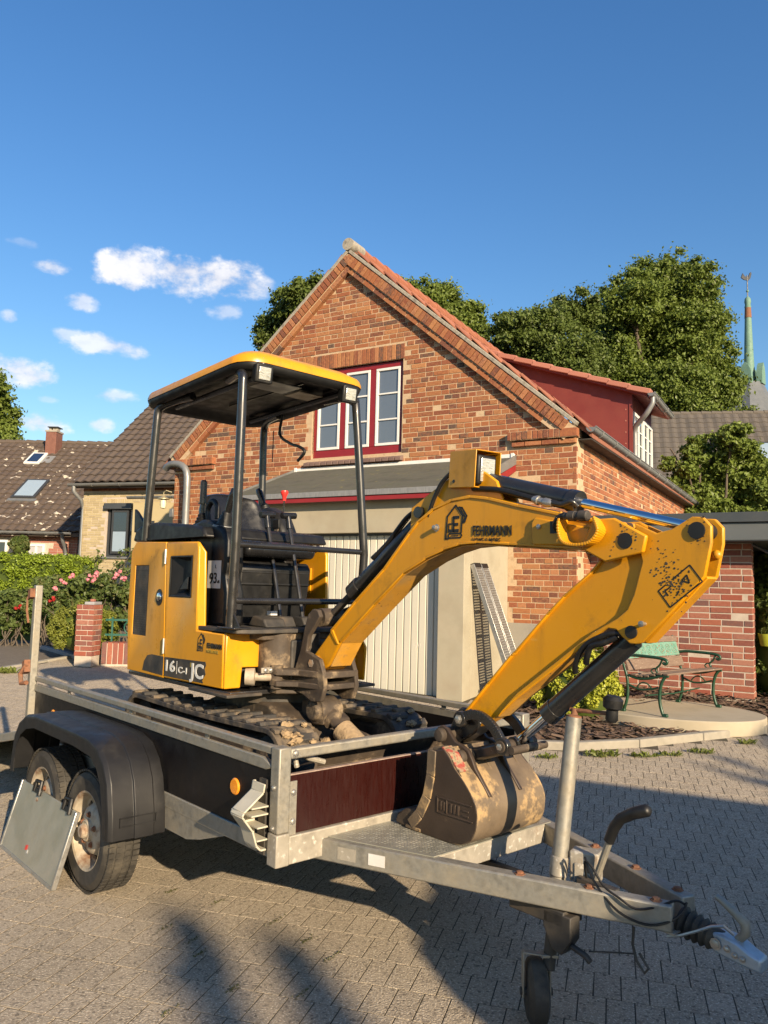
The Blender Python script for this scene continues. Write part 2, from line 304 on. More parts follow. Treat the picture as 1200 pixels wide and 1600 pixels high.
MAT['stucco'] = pm('beige render', [(0.2728,0.2418,0.174), (0.3224,0.2914,0.216), (0.2914,0.2542,0.186)], 2.2, .9, bump=.35, bscale=120, dirt=(.36,.31,.23), dirt_scale=1.6, dirt_pos=(.5,.8), dist=.003)
MAT['stucco_grey'] = pm('grey render plinth', [(0.2448,0.2244,0.1904), (0.2856,0.2652,0.2244)], 3, .92, bump=.35, bscale=120, dist=.003)
MAT['cement'] = pm('old cement', [(0.195,0.1725,0.135), (0.3,0.2775,0.2325), (0.15,0.135,0.1125)], 10, .95, bump=.7, bscale=50, dist=.006)
MAT['window_red'] = pm('dark red frame paint', [(0.184,0.0112,0.0144), (0.216,0.0144,0.0176)], 6, .4, bump=.05, coat=.1)
MAT['window_white'] = pm('white frame paint', [(0.629,0.629,0.612), (0.578,0.578,0.561)], 8, .4)
def glassmat(name, col, rough=.03):
    m = pm(name, [col], 2, rough, rvar=.01, spec=.9); b = m.node_tree.nodes['Principled BSDF']; b.inputs['Coat Weight'].default_value = 1.0; b.inputs['Coat Roughness'].default_value = .01; return m
MAT['glass'] = glassmat('window glass', (.10,.12,.15)); MAT['glass_dark'] = glassmat('dark window glass', (.02,.03,.05)); MAT['curtain'] = pm('grey curtain', [(.30,.31,.34), (.36,.37,.40)], 3, .8, stretch=(12, 1, 1))
MAT['sill_brick'] = pm('dark brick sill', [(.12,.075,.065), (.17,.11,.09)], 8, .8, bump=.4, tone=True, random=.3)
MAT['roof_felt'] = pm('mossy roofing felt', [(0.0578,0.0578,0.0442), (0.08496,0.0816,0.0612), (0.068,0.0714,0.0476)], 4, .95, bump=.8, bscale=150, dist=.004, spots=(9, (.17,.15,.05), .66, .74))
MAT['lead'] = pm('lead edge strip', [(.17,.175,.18), (.25,.255,.26)], 10, .6, metal=.2, stretch=(6, 1, 1))
MAT['fascia_red'] = pm('red fascia paint', [(0.2,0.0128,0.016), (0.232,0.0176,0.0208)], 6, .45)
MAT['door_white'] = pm('cream garage door paint', [(0.4591,0.4382,0.3587), (0.5008,0.48,0.4061)], 1.5, .5, dirt=(.50,.46,.37), dirt_scale=2, dirt_pos=(.55,.85))
MAT['dormer_red'] = pm('brown-red cladding', [(0.1368,0.02304,0.01872), (0.1584,0.0288,0.02304)], 2.5, .6, bump=.08)
MAT['tile_orange'] = pm('orange clay tile', [(0.2736,0.0936,0.0504), (0.3312,0.1296,0.072), (0.216,0.072,0.0432), (0.2448,0.1152,0.072)], 5, .85, bump=.5, bscale=60, tone=True, random=.3)
MAT['tile_pink'] = pm('pinkish clay verge tile', [(0.315,0.1275,0.09), (0.375,0.165,0.12)], 5, .8, bump=.3, tone=True, random=.3)
MAT['tile_brown'] = pm('brown concrete tile', [(0.06256,0.04784,0.03827), (0.08832,0.06624,0.05152), (0.0736,0.0552,0.04416), (0.103,0.07728,0.05888)], 1.5, .85, bump=.4, bscale=40, tone=True, random=.3)
MAT['tile_lichen'] = pm('lichen spotted tile', [(0.06502,0.0459,0.03672), (0.08798,0.06502,0.04972), (0.0765,0.05508,0.04208)], 1.5, .9, bump=.4, bscale=40, tone=True, random=.3, spots=(4.6, (.50,.45,.37), .63, .66))
MAT['tile_grey'] = pm('grey-brown tile', [(0.0792,0.0684,0.0576), (0.1008,0.0864,0.072), (0.0648,0.0576,0.0504)], 1.5, .85, tone=True, random=.3)
MAT['brick_cream'] = pm('cream brick', [(0.34,0.272,0.1452), (0.3808,0.3128,0.1782), (0.2992,0.238,0.132), (0.408,0.34,0.2046)], 12, .9, tone=True, random=.25, bump=.4)
MAT['brick_pink'] = pm('weathered red brick', [(0.255,0.09,0.06375), (0.3,0.1275,0.09), (0.21,0.0675,0.0525)], 12, .9, tone=True, random=.25, bump=.4)
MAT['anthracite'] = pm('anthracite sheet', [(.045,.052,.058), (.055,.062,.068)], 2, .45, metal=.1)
MAT['anthracite_lit'] = pm('sunlit anthracite fascia', [(.085,.095,.10), (.10,.11,.115)], 2, .5, metal=.1)  # lighter copy of the anthracite, sunlight put into the colour
MAT['chimney'] = pm('sooty chimney brick', [(.13,.055,.04), (.17,.075,.055)], 8, .9, bump=.4)
MAT['dark_frame'] = pm('dark grey frame', [(.035,.037,.04)], 5, .45)
MAT['blind'] = pm('pale blue blind', [(0.228,0.3,0.372), (0.252,0.324,0.396)], 2, .5)
MAT['copper_green'] = pm('green copper', [(0.1,0.19,0.15), (0.13,0.23,0.18)], 3, .7)
MAT['slate'] = pm('slate', [(.09,.10,.11), (.12,.13,.14)], 2, .6)
MAT['white_wall'] = pm('white render', [(.62,.62,.60), (.68,.68,.66)], 2, .85)
# ground
def paver_material():
    m = pm('worn concrete paver', [(.33,.272,.20), (.37,.306,.226), (.35,.289,.21), (.315,.26,.19), (.385,.32,.24)], 24, .93, bump=1.0, bscale=120, tone=True, random=.5, dist=.010, spots=(120, (.62,.54,.42), .54, .66), dirt=(.20,.165,.115), dirt_scale=1.1, dirt_pos=(.52,.95))
    nt = m.node_tree; N, L = nt.nodes, nt.links; bs = N['Principled BSDF']          # dark grit between the pale grains
    src = bs.inputs['Base Color'].links[0].from_socket; tc = [n for n in N if n.type == 'TEX_COORD'][0]
    geo = N.new('ShaderNodeNewGeometry'); v = N.new('ShaderNodeTexVoronoi'); v.inputs['Scale'].default_value = 95; L.new(geo.outputs['Position'], v.inputs['Vector'])
    mr = N.new('ShaderNodeMapRange'); L.new(v.outputs['Color'], mr.inputs[0]); mr.inputs[1].default_value = .62; mr.inputs[2].default_value = .95; mr.inputs[4].default_value = .85
    mx = N.new('ShaderNodeMix'); mx.data_type = 'RGBA'; L.new(mr.outputs[0], mx.inputs[0]); L.new(src, mx.inputs[6]); mx.inputs[7].default_value = (.095, .078, .057, 1); L.new(mx.outputs[2], bs.inputs['Base Color'])
    for n in list(N):                                                               # world-space noise so that no two stones look alike
        if n.type == 'TEX_NOISE':
            for l in list(n.inputs['Vector'].links): L.remove(l)
            L.new(geo.outputs['Position'], n.inputs['Vector'])
    return m
MAT['paver'] = paver_material()
MAT['ground'] = pm('joint sand', [(.045,.036,.023), (.065,.053,.034), (.04,.04,.02)], 6, .97, bump=.6, bscale=120)
MAT['asphalt'] = pm('old gravelly asphalt', [(.105,.088,.068), (.15,.125,.098)], 14, .95, bump=.9, bscale=130, spots=(70, (.27,.24,.2), .63, .72), dist=.006)
MAT['kerb'] = pm('concrete kerb', [(0.2295,0.2104,0.1721), (0.2907,0.2639,0.2142)], 10, .92, bump=.5, bscale=90, dirt=(.16,.15,.10), dirt_scale=4, dirt_pos=(.55,.8))
MAT['kerb_grey'] = pm('grey kerb', [(.22,.22,.23), (.28,.28,.29)], 10, .92, bump=.4)
MAT['slab'] = pm('brushed concrete slab', [(0.3145,0.272,0.1955), (0.3825,0.3315,0.2465)], 3, .9, bump=.3, bscale=140, dirt=(.26,.22,.15), dirt_scale=3, dirt_pos=(.55,.85))
MAT['mulch'] = pm('bark mulch', [(.06,.038,.025), (.14,.085,.055), (.10,.06,.04), (.22,.15,.10)], 12, .95, tone=True, random=.3, bump=.5)
MAT['soil'] = pm('dark soil', [(.045,.03,.02), (.07,.05,.035)], 10, .98, bump=.6)
MAT['bench_green'] = pm('green painted cast iron', [(0.009,0.042,0.021), (0.0132,0.054,0.027)], 9, .45, bump=.25, bscale=90, dirt=(.05,.05,.03), dirt_scale=20, dirt_pos=(.6,.8))
MAT['bench_turquoise'] = pm('verdigris cast panel', [(0.1088,0.2304,0.1728), (0.1408,0.2752,0.2112)], 20, .6, bump=.5, bscale=60, spots=(38, (.22,.12,.08), .60, .64))
MAT['bench_wood'] = pm('weathered brown slat', [(.13,.085,.06), (.18,.125,.09)], 7, .75, stretch=(1, 10, 10), bump=.3, spots=(16, (.42,.33,.25), .66, .70))
MAT['fence_green'] = pm('dark green metal', [(.012,.075,.055)], 6, .4)
MAT['bark'] = pm('bark', [(.07,.055,.04), (.12,.095,.07)], 12, .95, bump=.8, stretch=(1, 1, .3), dist=.02)
MAT['leaf_tree'] = leafmat('tree leaves', [(0.08029,0.121,0.02016), (0.1231,0.1693,0.0288), (0.1683,0.2192,0.04032), (0.101,0.1436,0.02448)], .35)
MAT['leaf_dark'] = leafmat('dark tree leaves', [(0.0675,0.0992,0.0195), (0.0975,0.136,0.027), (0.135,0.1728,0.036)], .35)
MAT['leaf_box'] = leafmat('box leaves', [(.12,.14,.02), (.17,.19,.028), (.21,.23,.036)], .3)
MAT['leaf_bright'] = leafmat('yellow-green leaves', [(.26,.28,.025), (.34,.36,.035), (.40,.42,.05)])
MAT['leaf_hedge'] = leafmat('hedge leaves', [(0.136,0.1955,0.0162), (0.184,0.255,0.0216), (0.224,0.2975,0.027)])
MAT['leaf_rose'] = leafmat('rose leaves', [(0.05,0.0825,0.0225), (0.08125,0.115,0.03), (0.1063,0.1438,0.0375), (0.125,0.08125,0.04125)])
MAT['petal_pink'] = pm('pink petals', [(0.585,0.165,0.21), (0.6375,0.255,0.3)], 30, .6, transl=.2); MAT['petal_red'] = pm('red petals', [(0.33,0.015,0.012)], 30, .6, transl=.2)
MAT['weed'] = leafmat('weed leaves', [(.09,.12,.02), (.13,.16,.03), (.16,.165,.05)])
MAT['moss'] = leafmat('moss', [(.055,.06,.018), (.08,.08,.025), (.10,.09,.035)], .1)
# ------------------------------------------------------------------ ground
def visible_xy(x, y, z=0.0, margin=1.3):
    q = np.array([x, y, z]) - CAM; d = q@_f
    if d < 1.0: return False
    return abs(q@_r) < 600/F_PX*d + margin and -(q@_u) < 800/F_PX*d + margin
def build_ground():
    xs = [-600, -120, -40, -16, -9, -6, -3, 0, 3, 6, 9, 16, 40, 120, 600]; ys = [-600, -100, -20, -5] + [5.2+.25*i for i in range(0, 5)] + [7.0, 9.0, 11.0, 13.2, 13.7, 20, 40, 120, 600]
    mb = MB(); vs = [(x, y, gz(y)-.0020) for y in ys for x in xs]; n = len(xs)
    fs = [(j*n+i, j*n+i+1, (j+1)*n+i+1, (j+1)*n+i) for j in range(len(ys)-1) for i in range(n-1)]
    g = mb.add(vs, fs).build('ground', MAT['ground']); tag(g, 'sandy ground of the yard under the paving', kind='structure')
    return g
GROUND = build_ground()
HYAW = .5246
HU = np.array([-math.cos(HYAW), math.sin(HYAW), 0]); HW = np.array([math.sin(HYAW), math.cos(HYAW), 0])
H0 = np.array([2.614, 10.507, 0.0])
def Hp(u, v, z): return H0 + HU*u - HW*v + np.array([0, 0, z])
def toH(p): q = np.array(p)-H0; return q@HU, -(q@HW), p[2]
# garden bed outline (world xy): kerb line on the yard side
KERB = [Pg(*p)[:2] for p in ((820, 1170), (900, 1173), (1000, 1168), (1100, 1157), (1200, 1146), (1300, 1136))]
KERB = [np.array(k) for k in KERB]
def in_bed(x, y):
    for a, b in zip(KERB[:-1], KERB[1:]):
        if min(a[0], b[0])-.001 <= x <= max(a[0], b[0])+.001:
            t = (x-a[0])/(b[0]-a[0]); return y > a[1]+t*(b[1]-a[1]) - .02
    return x > KERB[-1][0] and y > KERB[-1][1]
DRIVE_A = Pg(0, 1047)[:2]; DRIVE_B = Pg(140, 1023)[:2]
def in_drive(x, y):
    t = (x-DRIVE_A[0])/(DRIVE_B[0]-DRIVE_A[0]); return x < DRIVE_B[0]+.6 and y > DRIVE_A[1]+t*(DRIVE_B[1]-DRIVE_A[1])-.06
def chamfer_block(l, w, h, c):
    x, y = l/2, w/2; V = []
    for s, z in ((0, -h), (0, -c), (c, 0)): V += [(-x+s, -y+s, z), (x-s, -y+s, z), (x-s, y-s, z), (-x+s, y-s, z)]
    Fq = [(i, (i+1) % 4, 4+(i+1) % 4, 4+i) for i in range(4)] + [(4+i, 4+(i+1) % 4, 8+(i+1) % 4, 8+i) for i in range(4)] + [(8, 9, 10, 11)]
    return np.array(V), np.array(Fq)
def build_paving():
    l, w = .108, .205; g = .0055; bv, bf = chamfer_block(l-g, w-g, .05, .0004)
    e1, e2 = np.array([math.cos(R(16.5)), -math.sin(R(16.5))]), np.array([math.sin(R(16.5)), math.cos(R(16.5))])   # staggered rows across the yard
    items = []
    for i in range(-120, 120):
        for j in range(-40, 60):
            c = e1*((i+.5*(j % 2)+.06*math.sin(j*2.3))*l) + e2*(j*w) + np.array([0, 6.0])
            if not (2.0 < c[1] < 13.4 and -8 < c[0] < 8.5): continue
            if not visible_xy(c[0], c[1], gz(c[1])) or in_bed(c[0], c[1]) or in_drive(c[0], c[1]): continue
            u, v, _ = toH((c[0], c[1], 0))
            if -.05 < u < 7.5 and v < .05 or (.9 < u < 4.8 and v < 1.5): continue
            items.append(c)
    inframe = [c for c in items if visible_xy(c[0], c[1], 0, -.05) and c[1] < 5.1]
    inframe.sort(key=lambda c: c[0]**2 + c[1]**2); single = {tuple(c) for c in inframe[:300]}
    ang = math.atan2(e1[1], e1[0]); me = None; VV, FF, TT = [], [], []; n = 0; ca, sa = e1
    for c in items:
        jit = RNG.normal(0, 1, 4); z = gz(c[1]) + jit[0]*.0003
        if tuple(c) in single:
            if me is None:
                me = bpy.data.meshes.new('paving_stone'); me.from_pydata([tuple(q) for q in bv], [], [tuple(map(int, q)) for q in bf]); me.materials.append(MAT['paver']); me.update()
            o = bpy.data.objects.new('paving_stone', me); COL.objects.link(o); o.parent = GROUND; o.location = (c[0], c[1], z); o.rotation_euler = (jit[1]*.0012, jit[2]*.0012, ang+jit[3]*.005)
            continue
        q = np.empty_like(bv); q[:, 0] = c[0] + bv[:, 0]*ca - bv[:, 1]*sa; q[:, 1] = c[1] + bv[:, 0]*sa + bv[:, 1]*ca
        q[:, 2] = bv[:, 2] + jit[0]*.0003 + [gz(yy) for yy in q[:, 1]]
        VV.append(q); FF.append(bf+n); n += len(bv); TT += [random.random()]*len(bf)
    o = fast_mesh('paving_stones', np.concatenate(VV), np.concatenate(FF), MAT['paver'], GROUND, TT); tag(o, kind='stuff')
build_paving()
def ribbon(name, pts, w, h, mat, label, cat, seglen=1.0):
    """kerb: individual stones along a polyline (world xy)"""
    root = empty(name, (0, 0, 0), 0, label, cat)
    for a, b in zip(pts[:-1], pts[1:]):
        a, b = np.array(a), np.array(b); L = np.linalg.norm(b-a); n = max(1, round(L/seglen))
        for k in range(n):
            p, q = a+(b-a)*(k/n), a+(b-a)*((k+1)/n); d = (q-p)/np.linalg.norm(q-p); p, q = p+d*.004, q-d*.004; sd = np.array([-d[1], d[0]])*w
            z0, z1 = gz(p[1]), gz(q[1])
            vs = [(*p, z0-.12), (*q, z1-.12), (*(q+sd), z1-.12), (*(p+sd), z0-.12), (*p, z0+h), (*q, z1+h), (*(q+sd), z1+h), (*(p+sd), z0+h)]
            MB().add(vs, [(0,3,2,1),(4,5,6,7),(0,1,5,4),(1,2,6,5),(2,3,7,6),(3,0,4,7)]).build('kerb_stone', mat, root, bevel=.012)
    return root
ribbon('kerb', KERB, .09, .075, MAT['kerb'], 'pale concrete kerb edging the mulch bed in front of the bench', 'kerb')
ribbon('kerb', [DRIVE_A-(DRIVE_B-DRIVE_A)*1.0, DRIVE_A, DRIVE_B, DRIVE_B+(DRIVE_B-DRIVE_A)*.25], .10, .03, MAT['kerb'], 'flush pale kerb between the paved yard and the driveway', 'kerb')
fk = [Pg(-60, 963)[:2], Pg(0, 966)[:2], Pg(92, 975)[:2]]
ribbon('kerb', fk, .12, .09, MAT['kerb_grey'], 'grey kerb at the foot of the hedge and rose bushes', 'kerb')
fk2 = [Pg(62, 1014)[:2], Pg(118, 1030)[:2]]
ribbon('kerb', fk2, .10, .06, MAT['kerb_grey'], 'short grey kerb in front of the ball-shaped box bush', 'kerb')
dr = [(-30, DRIVE_A[1]-1.2), tuple(DRIVE_A), tuple(DRIVE_B), (DRIVE_B[0]+.3, DRIVE_B[1]+.2), (DRIVE_B[0]+.4, 16.5), (-30, 17.5)]
mb = MB(); 
grid = [(x, y) for y in np.linspace(8, 20, 25) for x in np.linspace(-26, -3.2, 30)]
def clampdrive(x, y):
    t = (x-DRIVE_A[0])/(DRIVE_B[0]-DRIVE_A[0]); return max(y, DRIVE_A[1]+t*(DRIVE_B[1]-DRIVE_A[1])+.08)
vs = [(x, clampdrive(x, y), gz(clampdrive(x, y))+.006) for x, y in grid]
fs = [(j*30+i, j*30+i+1, (j+1)*30+i+1, (j+1)*30+i) for j in range(24) for i in range(29)]
tag(mb.add(vs, fs).build('driveway', MAT['asphalt']), 'old gravelly asphalt driveway left of the yard', kind='structure')
# mulch bed, slab
bedpoly = [(k[0], k[1]+.09) for k in KERB] + [(12, 10.0), (12, 16), (1.2, 12.2)]
SLAB_Z = .31
vs = [(x, y, gz(y)+.03) for x, y in bedpoly]
tag(MB().add(vs, [tuple(range(len(vs)))]).build('garden_bed', MAT['soil'], smooth=0), 'dark soil of the planting bed along the house', kind='structure')
def chips():
    n = 5200; V, Q, T = [], [], []
    k = 0
    while k < n:
        x = random.uniform(1.4, 7.0); y = random.uniform(7.2, 11.6)
        if not in_bed(x, y-.12) or not visible_xy(x, y, .3, .2): continue
        L, W = random.uniform(.02, .07), random.uniform(.008, .022); a = random.uniform(0, 6.28); d = np.array([math.cos(a), math.sin(a), random.uniform(-.35, .35)]); s = np.array([-math.sin(a), math.cos(a), random.uniform(-.4, .4)])
        c = np.array([x, y, gz(y)+.045+random.uniform(0, .02)]); V += [c-d*L-s*W, c+d*L-s*W, c+d*L+s*W, c-d*L+s*W]; Q.append((4*k, 4*k+1, 4*k+2, 4*k+3)); T.append(random.random()); k += 1
    tag(fast_mesh('bark_mulch', V, Q, MAT['mulch'], None, T), 'brown bark mulch covering the bed behind the kerb', 'mulch', kind='stuff')
chips()
BENCH_O = np.array([3.02, 8.45]); BX = np.array([.745, .667]); BY = np.array([-.667, .745])      # bench: front-left foot, along, backwards
def build_slab():
    c = BENCH_O + BX*.62 + BY*.3; pts = []
    for k in range(48):
        t = 2*math.pi*k/48; q = c + HU[:2]*(-1.05*math.cos(t)) + HW[:2]*(.80*math.sin(t)); pts.append(q)
    mb = MB(); mb.prism([tuple(p) for p in pts], SLAB_Z-.16, SLAB_Z, 'xy')
    tag(mb.build('concrete_slab', MAT['slab'], None, bevel=.012), 'round-edged pale concrete slab under the garden bench', kind='structure')
build_slab()
# ------------------------------------------------------------------ bricks and tiles
BV, BF = None, None
def brick_block(l, h, c=.003, depth=.05):
    v, f = chamfer_block(l, h, depth, c); return v, f
def lay_bricks(parent, rects, place, axes, mat, n_single=0, name='brick', depth=.05, weight=None, c=.003):
    """rects: (s0, s1, t0, t1, outward offset); place(s, t, d) -> local point; axes -> matrix columns (s, t, outward)"""
    order = list(range(len(rects)))
    if n_single and weight: order.sort(key=lambda i: -weight(rects[i]))
    VV, FF, TT = [], [], []; n = 0; cache = {}
    A = np.array(axes).T
    for rank, i in enumerate(order):
        s0, s1, t0, t1, off = rects[i]; l, h = s1-s0, t1-t0; cpt = V3(place((s0+s1)/2, (t0+t1)/2, off + random.gauss(0, .0022)))
        if rank < n_single:
            key = (round(l, 2), round(h, 3))
            if key not in cache:
                v, f = brick_block(key[0], key[1], c, depth); me = bpy.data.meshes.new(name); me.from_pydata([tuple(q) for q in v], [], [tuple(map(int, q)) for q in f]); me.materials.append(mat); cache[key] = me
            o = bpy.data.objects.new(name, cache[key]); COL.objects.link(o); o.parent = parent
            mm = Matrix.Identity(4)
            for r in range(3):
                for cc in range(3): mm[r][cc] = A[r][cc]
                mm[r][3] = cpt[r]
            o.matrix_local = mm @ Matrix.Rotation(random.gauss(0, .006), 4, 'Z'); continue
        v, f = brick_block(l, h, c, depth); q = v@A.T + cpt + RNG.normal(0, .0008, 3); VV.append(q); FF.append(f+n); n += len(v); TT += [random.random()]*len(f)
    if VV: tag(fast_mesh(name+'_courses', np.concatenate(VV), np.concatenate(FF), mat, parent, TT), kind='stuff')
def cross_bond(s0, s1, t0, t1, ch=.077, L=.25, Hd=.12, j=.011, keep=None, header_rows=True, ph=0):
    out = []; r = 0; t = t0
    while t + ch <= t1+1e-6:
        hdr = (r % 2 == 0) if header_rows else False
        step = (Hd if hdr else L)+j; s = s0 - random.uniform(0, .02) - ((L/2+j/2)*((r//2) % 2) if not hdr else Hd*.5*((r//2) % 2)) - ph
        while s < s1:
            st = step
            if not hdr and random.random() < .10: st = Hd+j
            a, b = max(s, s0), min(s+st-j, s1)
            if b-a > .035 and (keep is None or keep(a, b, t, t+ch-j)): out.append((a, b, t, t+ch-j+random.uniform(-.002, .002), 0.0))
            s += st
        r += 1; t += ch
    return out
def tile_sheet(parent, name, mat, o, ax, up, W, Lr, tw=.30, rh=.34, wave=.028, lift=.022, skip=None, seg=5):
    o, ax, up = V3(o), nrm(ax), nrm(up); nn = np.cross(ax, up); nc, nr = int(W/tw), int(Lr/rh); V, Q, T = [], [], []; k = 0
    prof = [wave*(.5-.5*math.cos(2*math.pi*i/seg)) if i < seg else 0 for i in range(seg+1)]
    for r in range(nr):
        for c in range(nc):
            if skip and skip((c+.5)*tw, (r+.5)*rh): continue
            b = random.gauss(0, .002); base = len(V); lf = lift+random.gauss(0, .003)
            for i in range(seg+1):
                x = (c+i/seg)*tw
                V += [o+ax*x+up*(r*rh)+nn*(prof[i]+b), o+ax*x+up*(r*rh)+nn*(prof[i]+lf+b), o+ax*x+up*((r+1)*rh+.02)+nn*(prof[i]+b)]
            tn = random.random()
            for i in range(seg):
                a = base+3*i; Q += [(a, a+3, a+4, a+1), (a+1, a+4, a+5, a+2)]; T += [tn, tn]
    return tag(fast_mesh(name, V, Q, mat, parent, T), kind='stuff')
# ------------------------------------------------------------------ brick gable house with the garage
HOUSE = empty('brick_house', H0, math.atan2(HU[1], HU[0]), 'orange-red brick gable house with red windows and a garage front', 'house')
U1, EZ, AU, AZ, SL = 7.5, 3.85, 3.78, 7.05, .8466
WU0, WU1, WZ0, WZ1 = 2.74, 4.44, 3.70, 5.18
def roofz(u): return AZ - abs(u-AU)*SL
def build_house():
    d0, d1 = -.35, -.005
    mb = MB()
    for poly in ([(0,-.3),(U1,-.3),(U1,WZ0),(0,WZ0)], [(WU1,WZ0),(U1,WZ0),(U1,EZ),(WU1,roofz(WU1))], [(0,WZ0),(WU0,WZ0),(WU0,roofz(WU0)),(0,EZ)], [(WU0,WZ1),(WU1,WZ1),(WU1,roofz(WU1)),(AU,AZ),(WU0,roofz(WU0))]):
        mb.prism(poly, d0, d1, 'xz')
    wall = mb.build('gable_wall', MAT['mortar'], HOUSE, smooth=0)
    BU0, BU1 = .90, 4.74                                     # garage front stands before this stretch
    def keep(a, b, t0, t1):
        m = (a+b)/2
        if t1 > roofz(m)-.26 and not (m < .35 or m > 7.15): return False
        if t1 > roofz(m)-.02 or t1 > EZ-.0 and (a < .02 or b > U1-.02) and t1 > 3.7: return False
        if t0 > 3.60 and t1 < 3.9 and (m < .97 or m > 6.5): return False
        if b > WU0-.005 and a < WU1+.005 and t1 > WZ0-.13 and t0 < WZ1+.26 and not (t0 < WZ0-.125): return False
        if BU0 < m < BU1 and t1 < 3.46: return False
        if m < 1.2 and t1 < 1.17: return False
        return True
    rects = cross_bond(0, U1, .3, 7.0, keep=keep)
    # clean reveals beside the window
    rects = [r for r in rects]
    def weight(r):
        u, z = (r[0]+r[1])/2, (r[2]+r[3])/2; p = Hp(u, 0, z); x = px_x(p)
        hidden = (u > 4.2) or (z < 3.5 and u > .9) or z < 1.2
        return (r[1]-r[0])/np.linalg.norm(p-CAM) - (10 if hidden else 0) - (.004*abs(z-4.2))
    lay_bricks(wall, rects, lambda s, t, d: (s, d, t), ((1,0,0),(0,0,1),(0,1,0)), MAT['brick'], 300, weight=weight)
    # corbelled rake courses: headers on edge above a plain strip
    for sgn in (1, -1):
        e = nrm((sgn*1, 0, -SL)); nrmv = nrm((sgn*SL, 0, 1)); apex = V3((AU, 0, AZ+.03))
        Lr = 3.78/abs(e[0])
        mb = MB(); c0 = apex - nrmv*.130; mb.obox(c0+e*Lr/2+V3((0, .022, 0)), e*Lr/2, V3((0, .05, 0)), nrmv*.118); mb.build('rake_backing', MAT['mortar'], HOUSE, smooth=0)
        rc = [(k*.083+.05, k*.083+.05+.071, -.16, -.01, 0) for k in range(int((Lr-.12)/.083))]
        pl = lambda s, t, d, e=e, nrmv=nrmv, apex=apex: apex + e*s + nrmv*t + V3((0, .105+d, 0))
        ax = (e, nrmv, (0, 1, 0)) if sgn < 0 else (e, nrmv, (0, 1, 0))
        lay_bricks(HOUSE, rc, pl, ax, MAT['brick_plain'], 0, 'rake_brick', depth=.09)
        rc2 = [(k*.262+.08, k*.262+.08+.25, -.255, -.178, -.026) for k in range(int((Lr-.38)/.262))]
        lay_bricks(HOUSE, rc2, pl, ax, MAT['brick_plain'], 0, 'rake_strip', depth=.09)
        # cement fillet and verge tiles
        mb = MB(); mb.obox(apex + e*Lr*.5 + nrmv*.03 + V3((0, -.01, 0)), e*Lr*.5, V3((0, .10, 0)), nrmv*.028); mb.build('verge_mortar', MAT['cement'], HOUSE, bevel=.008)
        nt = 15
        for k in range(nt):
            s = Lr+.22 - k*.335
            if s < .3: break
            p = apex + e*(s-.19) + nrmv*(.085) + V3((0, -.13, 0)); tl = nrm(e*1.0 - nrmv*.10); nn2 = np.cross(tl, V3((0, 1, 0)));
            MB().obox(p, tl*.19, V3((0, .15+random.gauss(0, .012), 0)), nn2*.013).build('roof_tile', MAT['tile_orange'], HOUSE, bevel=.006)
    mb = MB(); mb.tube([(AU, .10, AZ+.17), (AU, -.3, AZ+.17)], .105, 12); mb.build('ridge_tile', MAT['cement'], HOUSE)
    mb = MB()
    for k in range(22): mb.tube([(AU, -.28-k*.4, AZ+.165), (AU, -.70-k*.4, AZ+.145)], [.10, .085], 10)
    mb.build('ridge_tile', MAT['tile_orange'], HOUSE)
    # kneelers at the eaves
    for s0, s1, dirn in ((-.03, .97, 1), (6.52, 7.53, -1)):
        box('kneeler_backing', MAT['mortar'], HOUSE, s0+.01, s1-.01, -.2, .088, 3.725, 3.85)
        rc = []; s = s0
        long_first = [.24] if dirn > 0 else []
        while s < s1-.03:
            w = .24 if (s == s0 and dirn > 0) or (s1-s < .26 and dirn < 0) else .067
            rc.append((s, min(s+w, s1), 3.73, 3.845, .098)); s += w+.011
        lay_bricks(HOUSE, rc, lambda s, t, d: (s, d, t), ((1,0,0),(0,0,1),(0,1,0)), MAT['brick_plain'], 0, 'kneeler_brick', depth=.11)
        rc = [(s0+.03+k*.245, min(s0+.03+k*.245+.235, s1-.05), 3.645, 3.71, .055) for k in range(4)]
        lay_bricks(HOUSE, rc, lambda s, t, d: (s, d, t), ((1,0,0),(0,0,1),(0,1,0)), MAT['brick_plain'], 0, 'kneeler_brick', depth=.065)
    # lintel of soldier bricks and the sill
    rc = [(2.72+k*.079, 2.72+k*.079+.068, WZ1+.005, WZ1+.245, .002) for k in range(25)]
    lay_bricks(wall, rc, lambda s, t, d: (s, d + .006, t), ((1,0,0),(0,0,1),(0,1,0)), MAT['brick_plain'], 0, 'lintel_brick')
    for k in range(16):
        u = 2.70 + k*.115; vs = []
        for uu in (u, u+.105):
            vs += [(uu, -.13, 3.58), (uu, .09, 3.56), (uu, .09, 3.615), (uu, -.13, 3.69)]
        MB().add(vs, [(0,1,2,3),(7,6,5,4),(0,4,5,1),(1,5,6,2),(2,6,7,3),(3,7,4,0)]).build('sill_brick', MAT['sill_brick'], HOUSE, bevel=.006)
    build_window()
    # side wall, seen along its length
    mb = MB(); mb.box(d1*-1.0+.0, .35, -9.6, -.36, -.3, EZ+.035); side = mb.build('side_wall', MAT['mortar'], HOUSE, smooth=0)
    mb = MB(); mb.box(-d1, .34, -.36, -.012, -.3, EZ-.02); mb.build('wall_corner', MAT['mortar'], HOUSE, smooth=0)
    rs = cross_bond(-9.5, -.001, 1.17, 3.78, keep=lambda a, b, t0, t1: not (b < -2.2 and t1 < 2.2), ph=.06)
    lay_bricks(side, rs, lambda s, t, d: (-d, s, t), ((0,1,0),(0,0,1),(-1,0,0)), MAT['brick'], 0)
    mb = MB(); mb.box(-.022, 1.0, -.10, .016, -.3, 1.165); mb.box(-.020, .2, -9.6, -.10, -.3, 1.16); mb.build('render_plinth', MAT['stucco_grey'], HOUSE, bevel=.006)
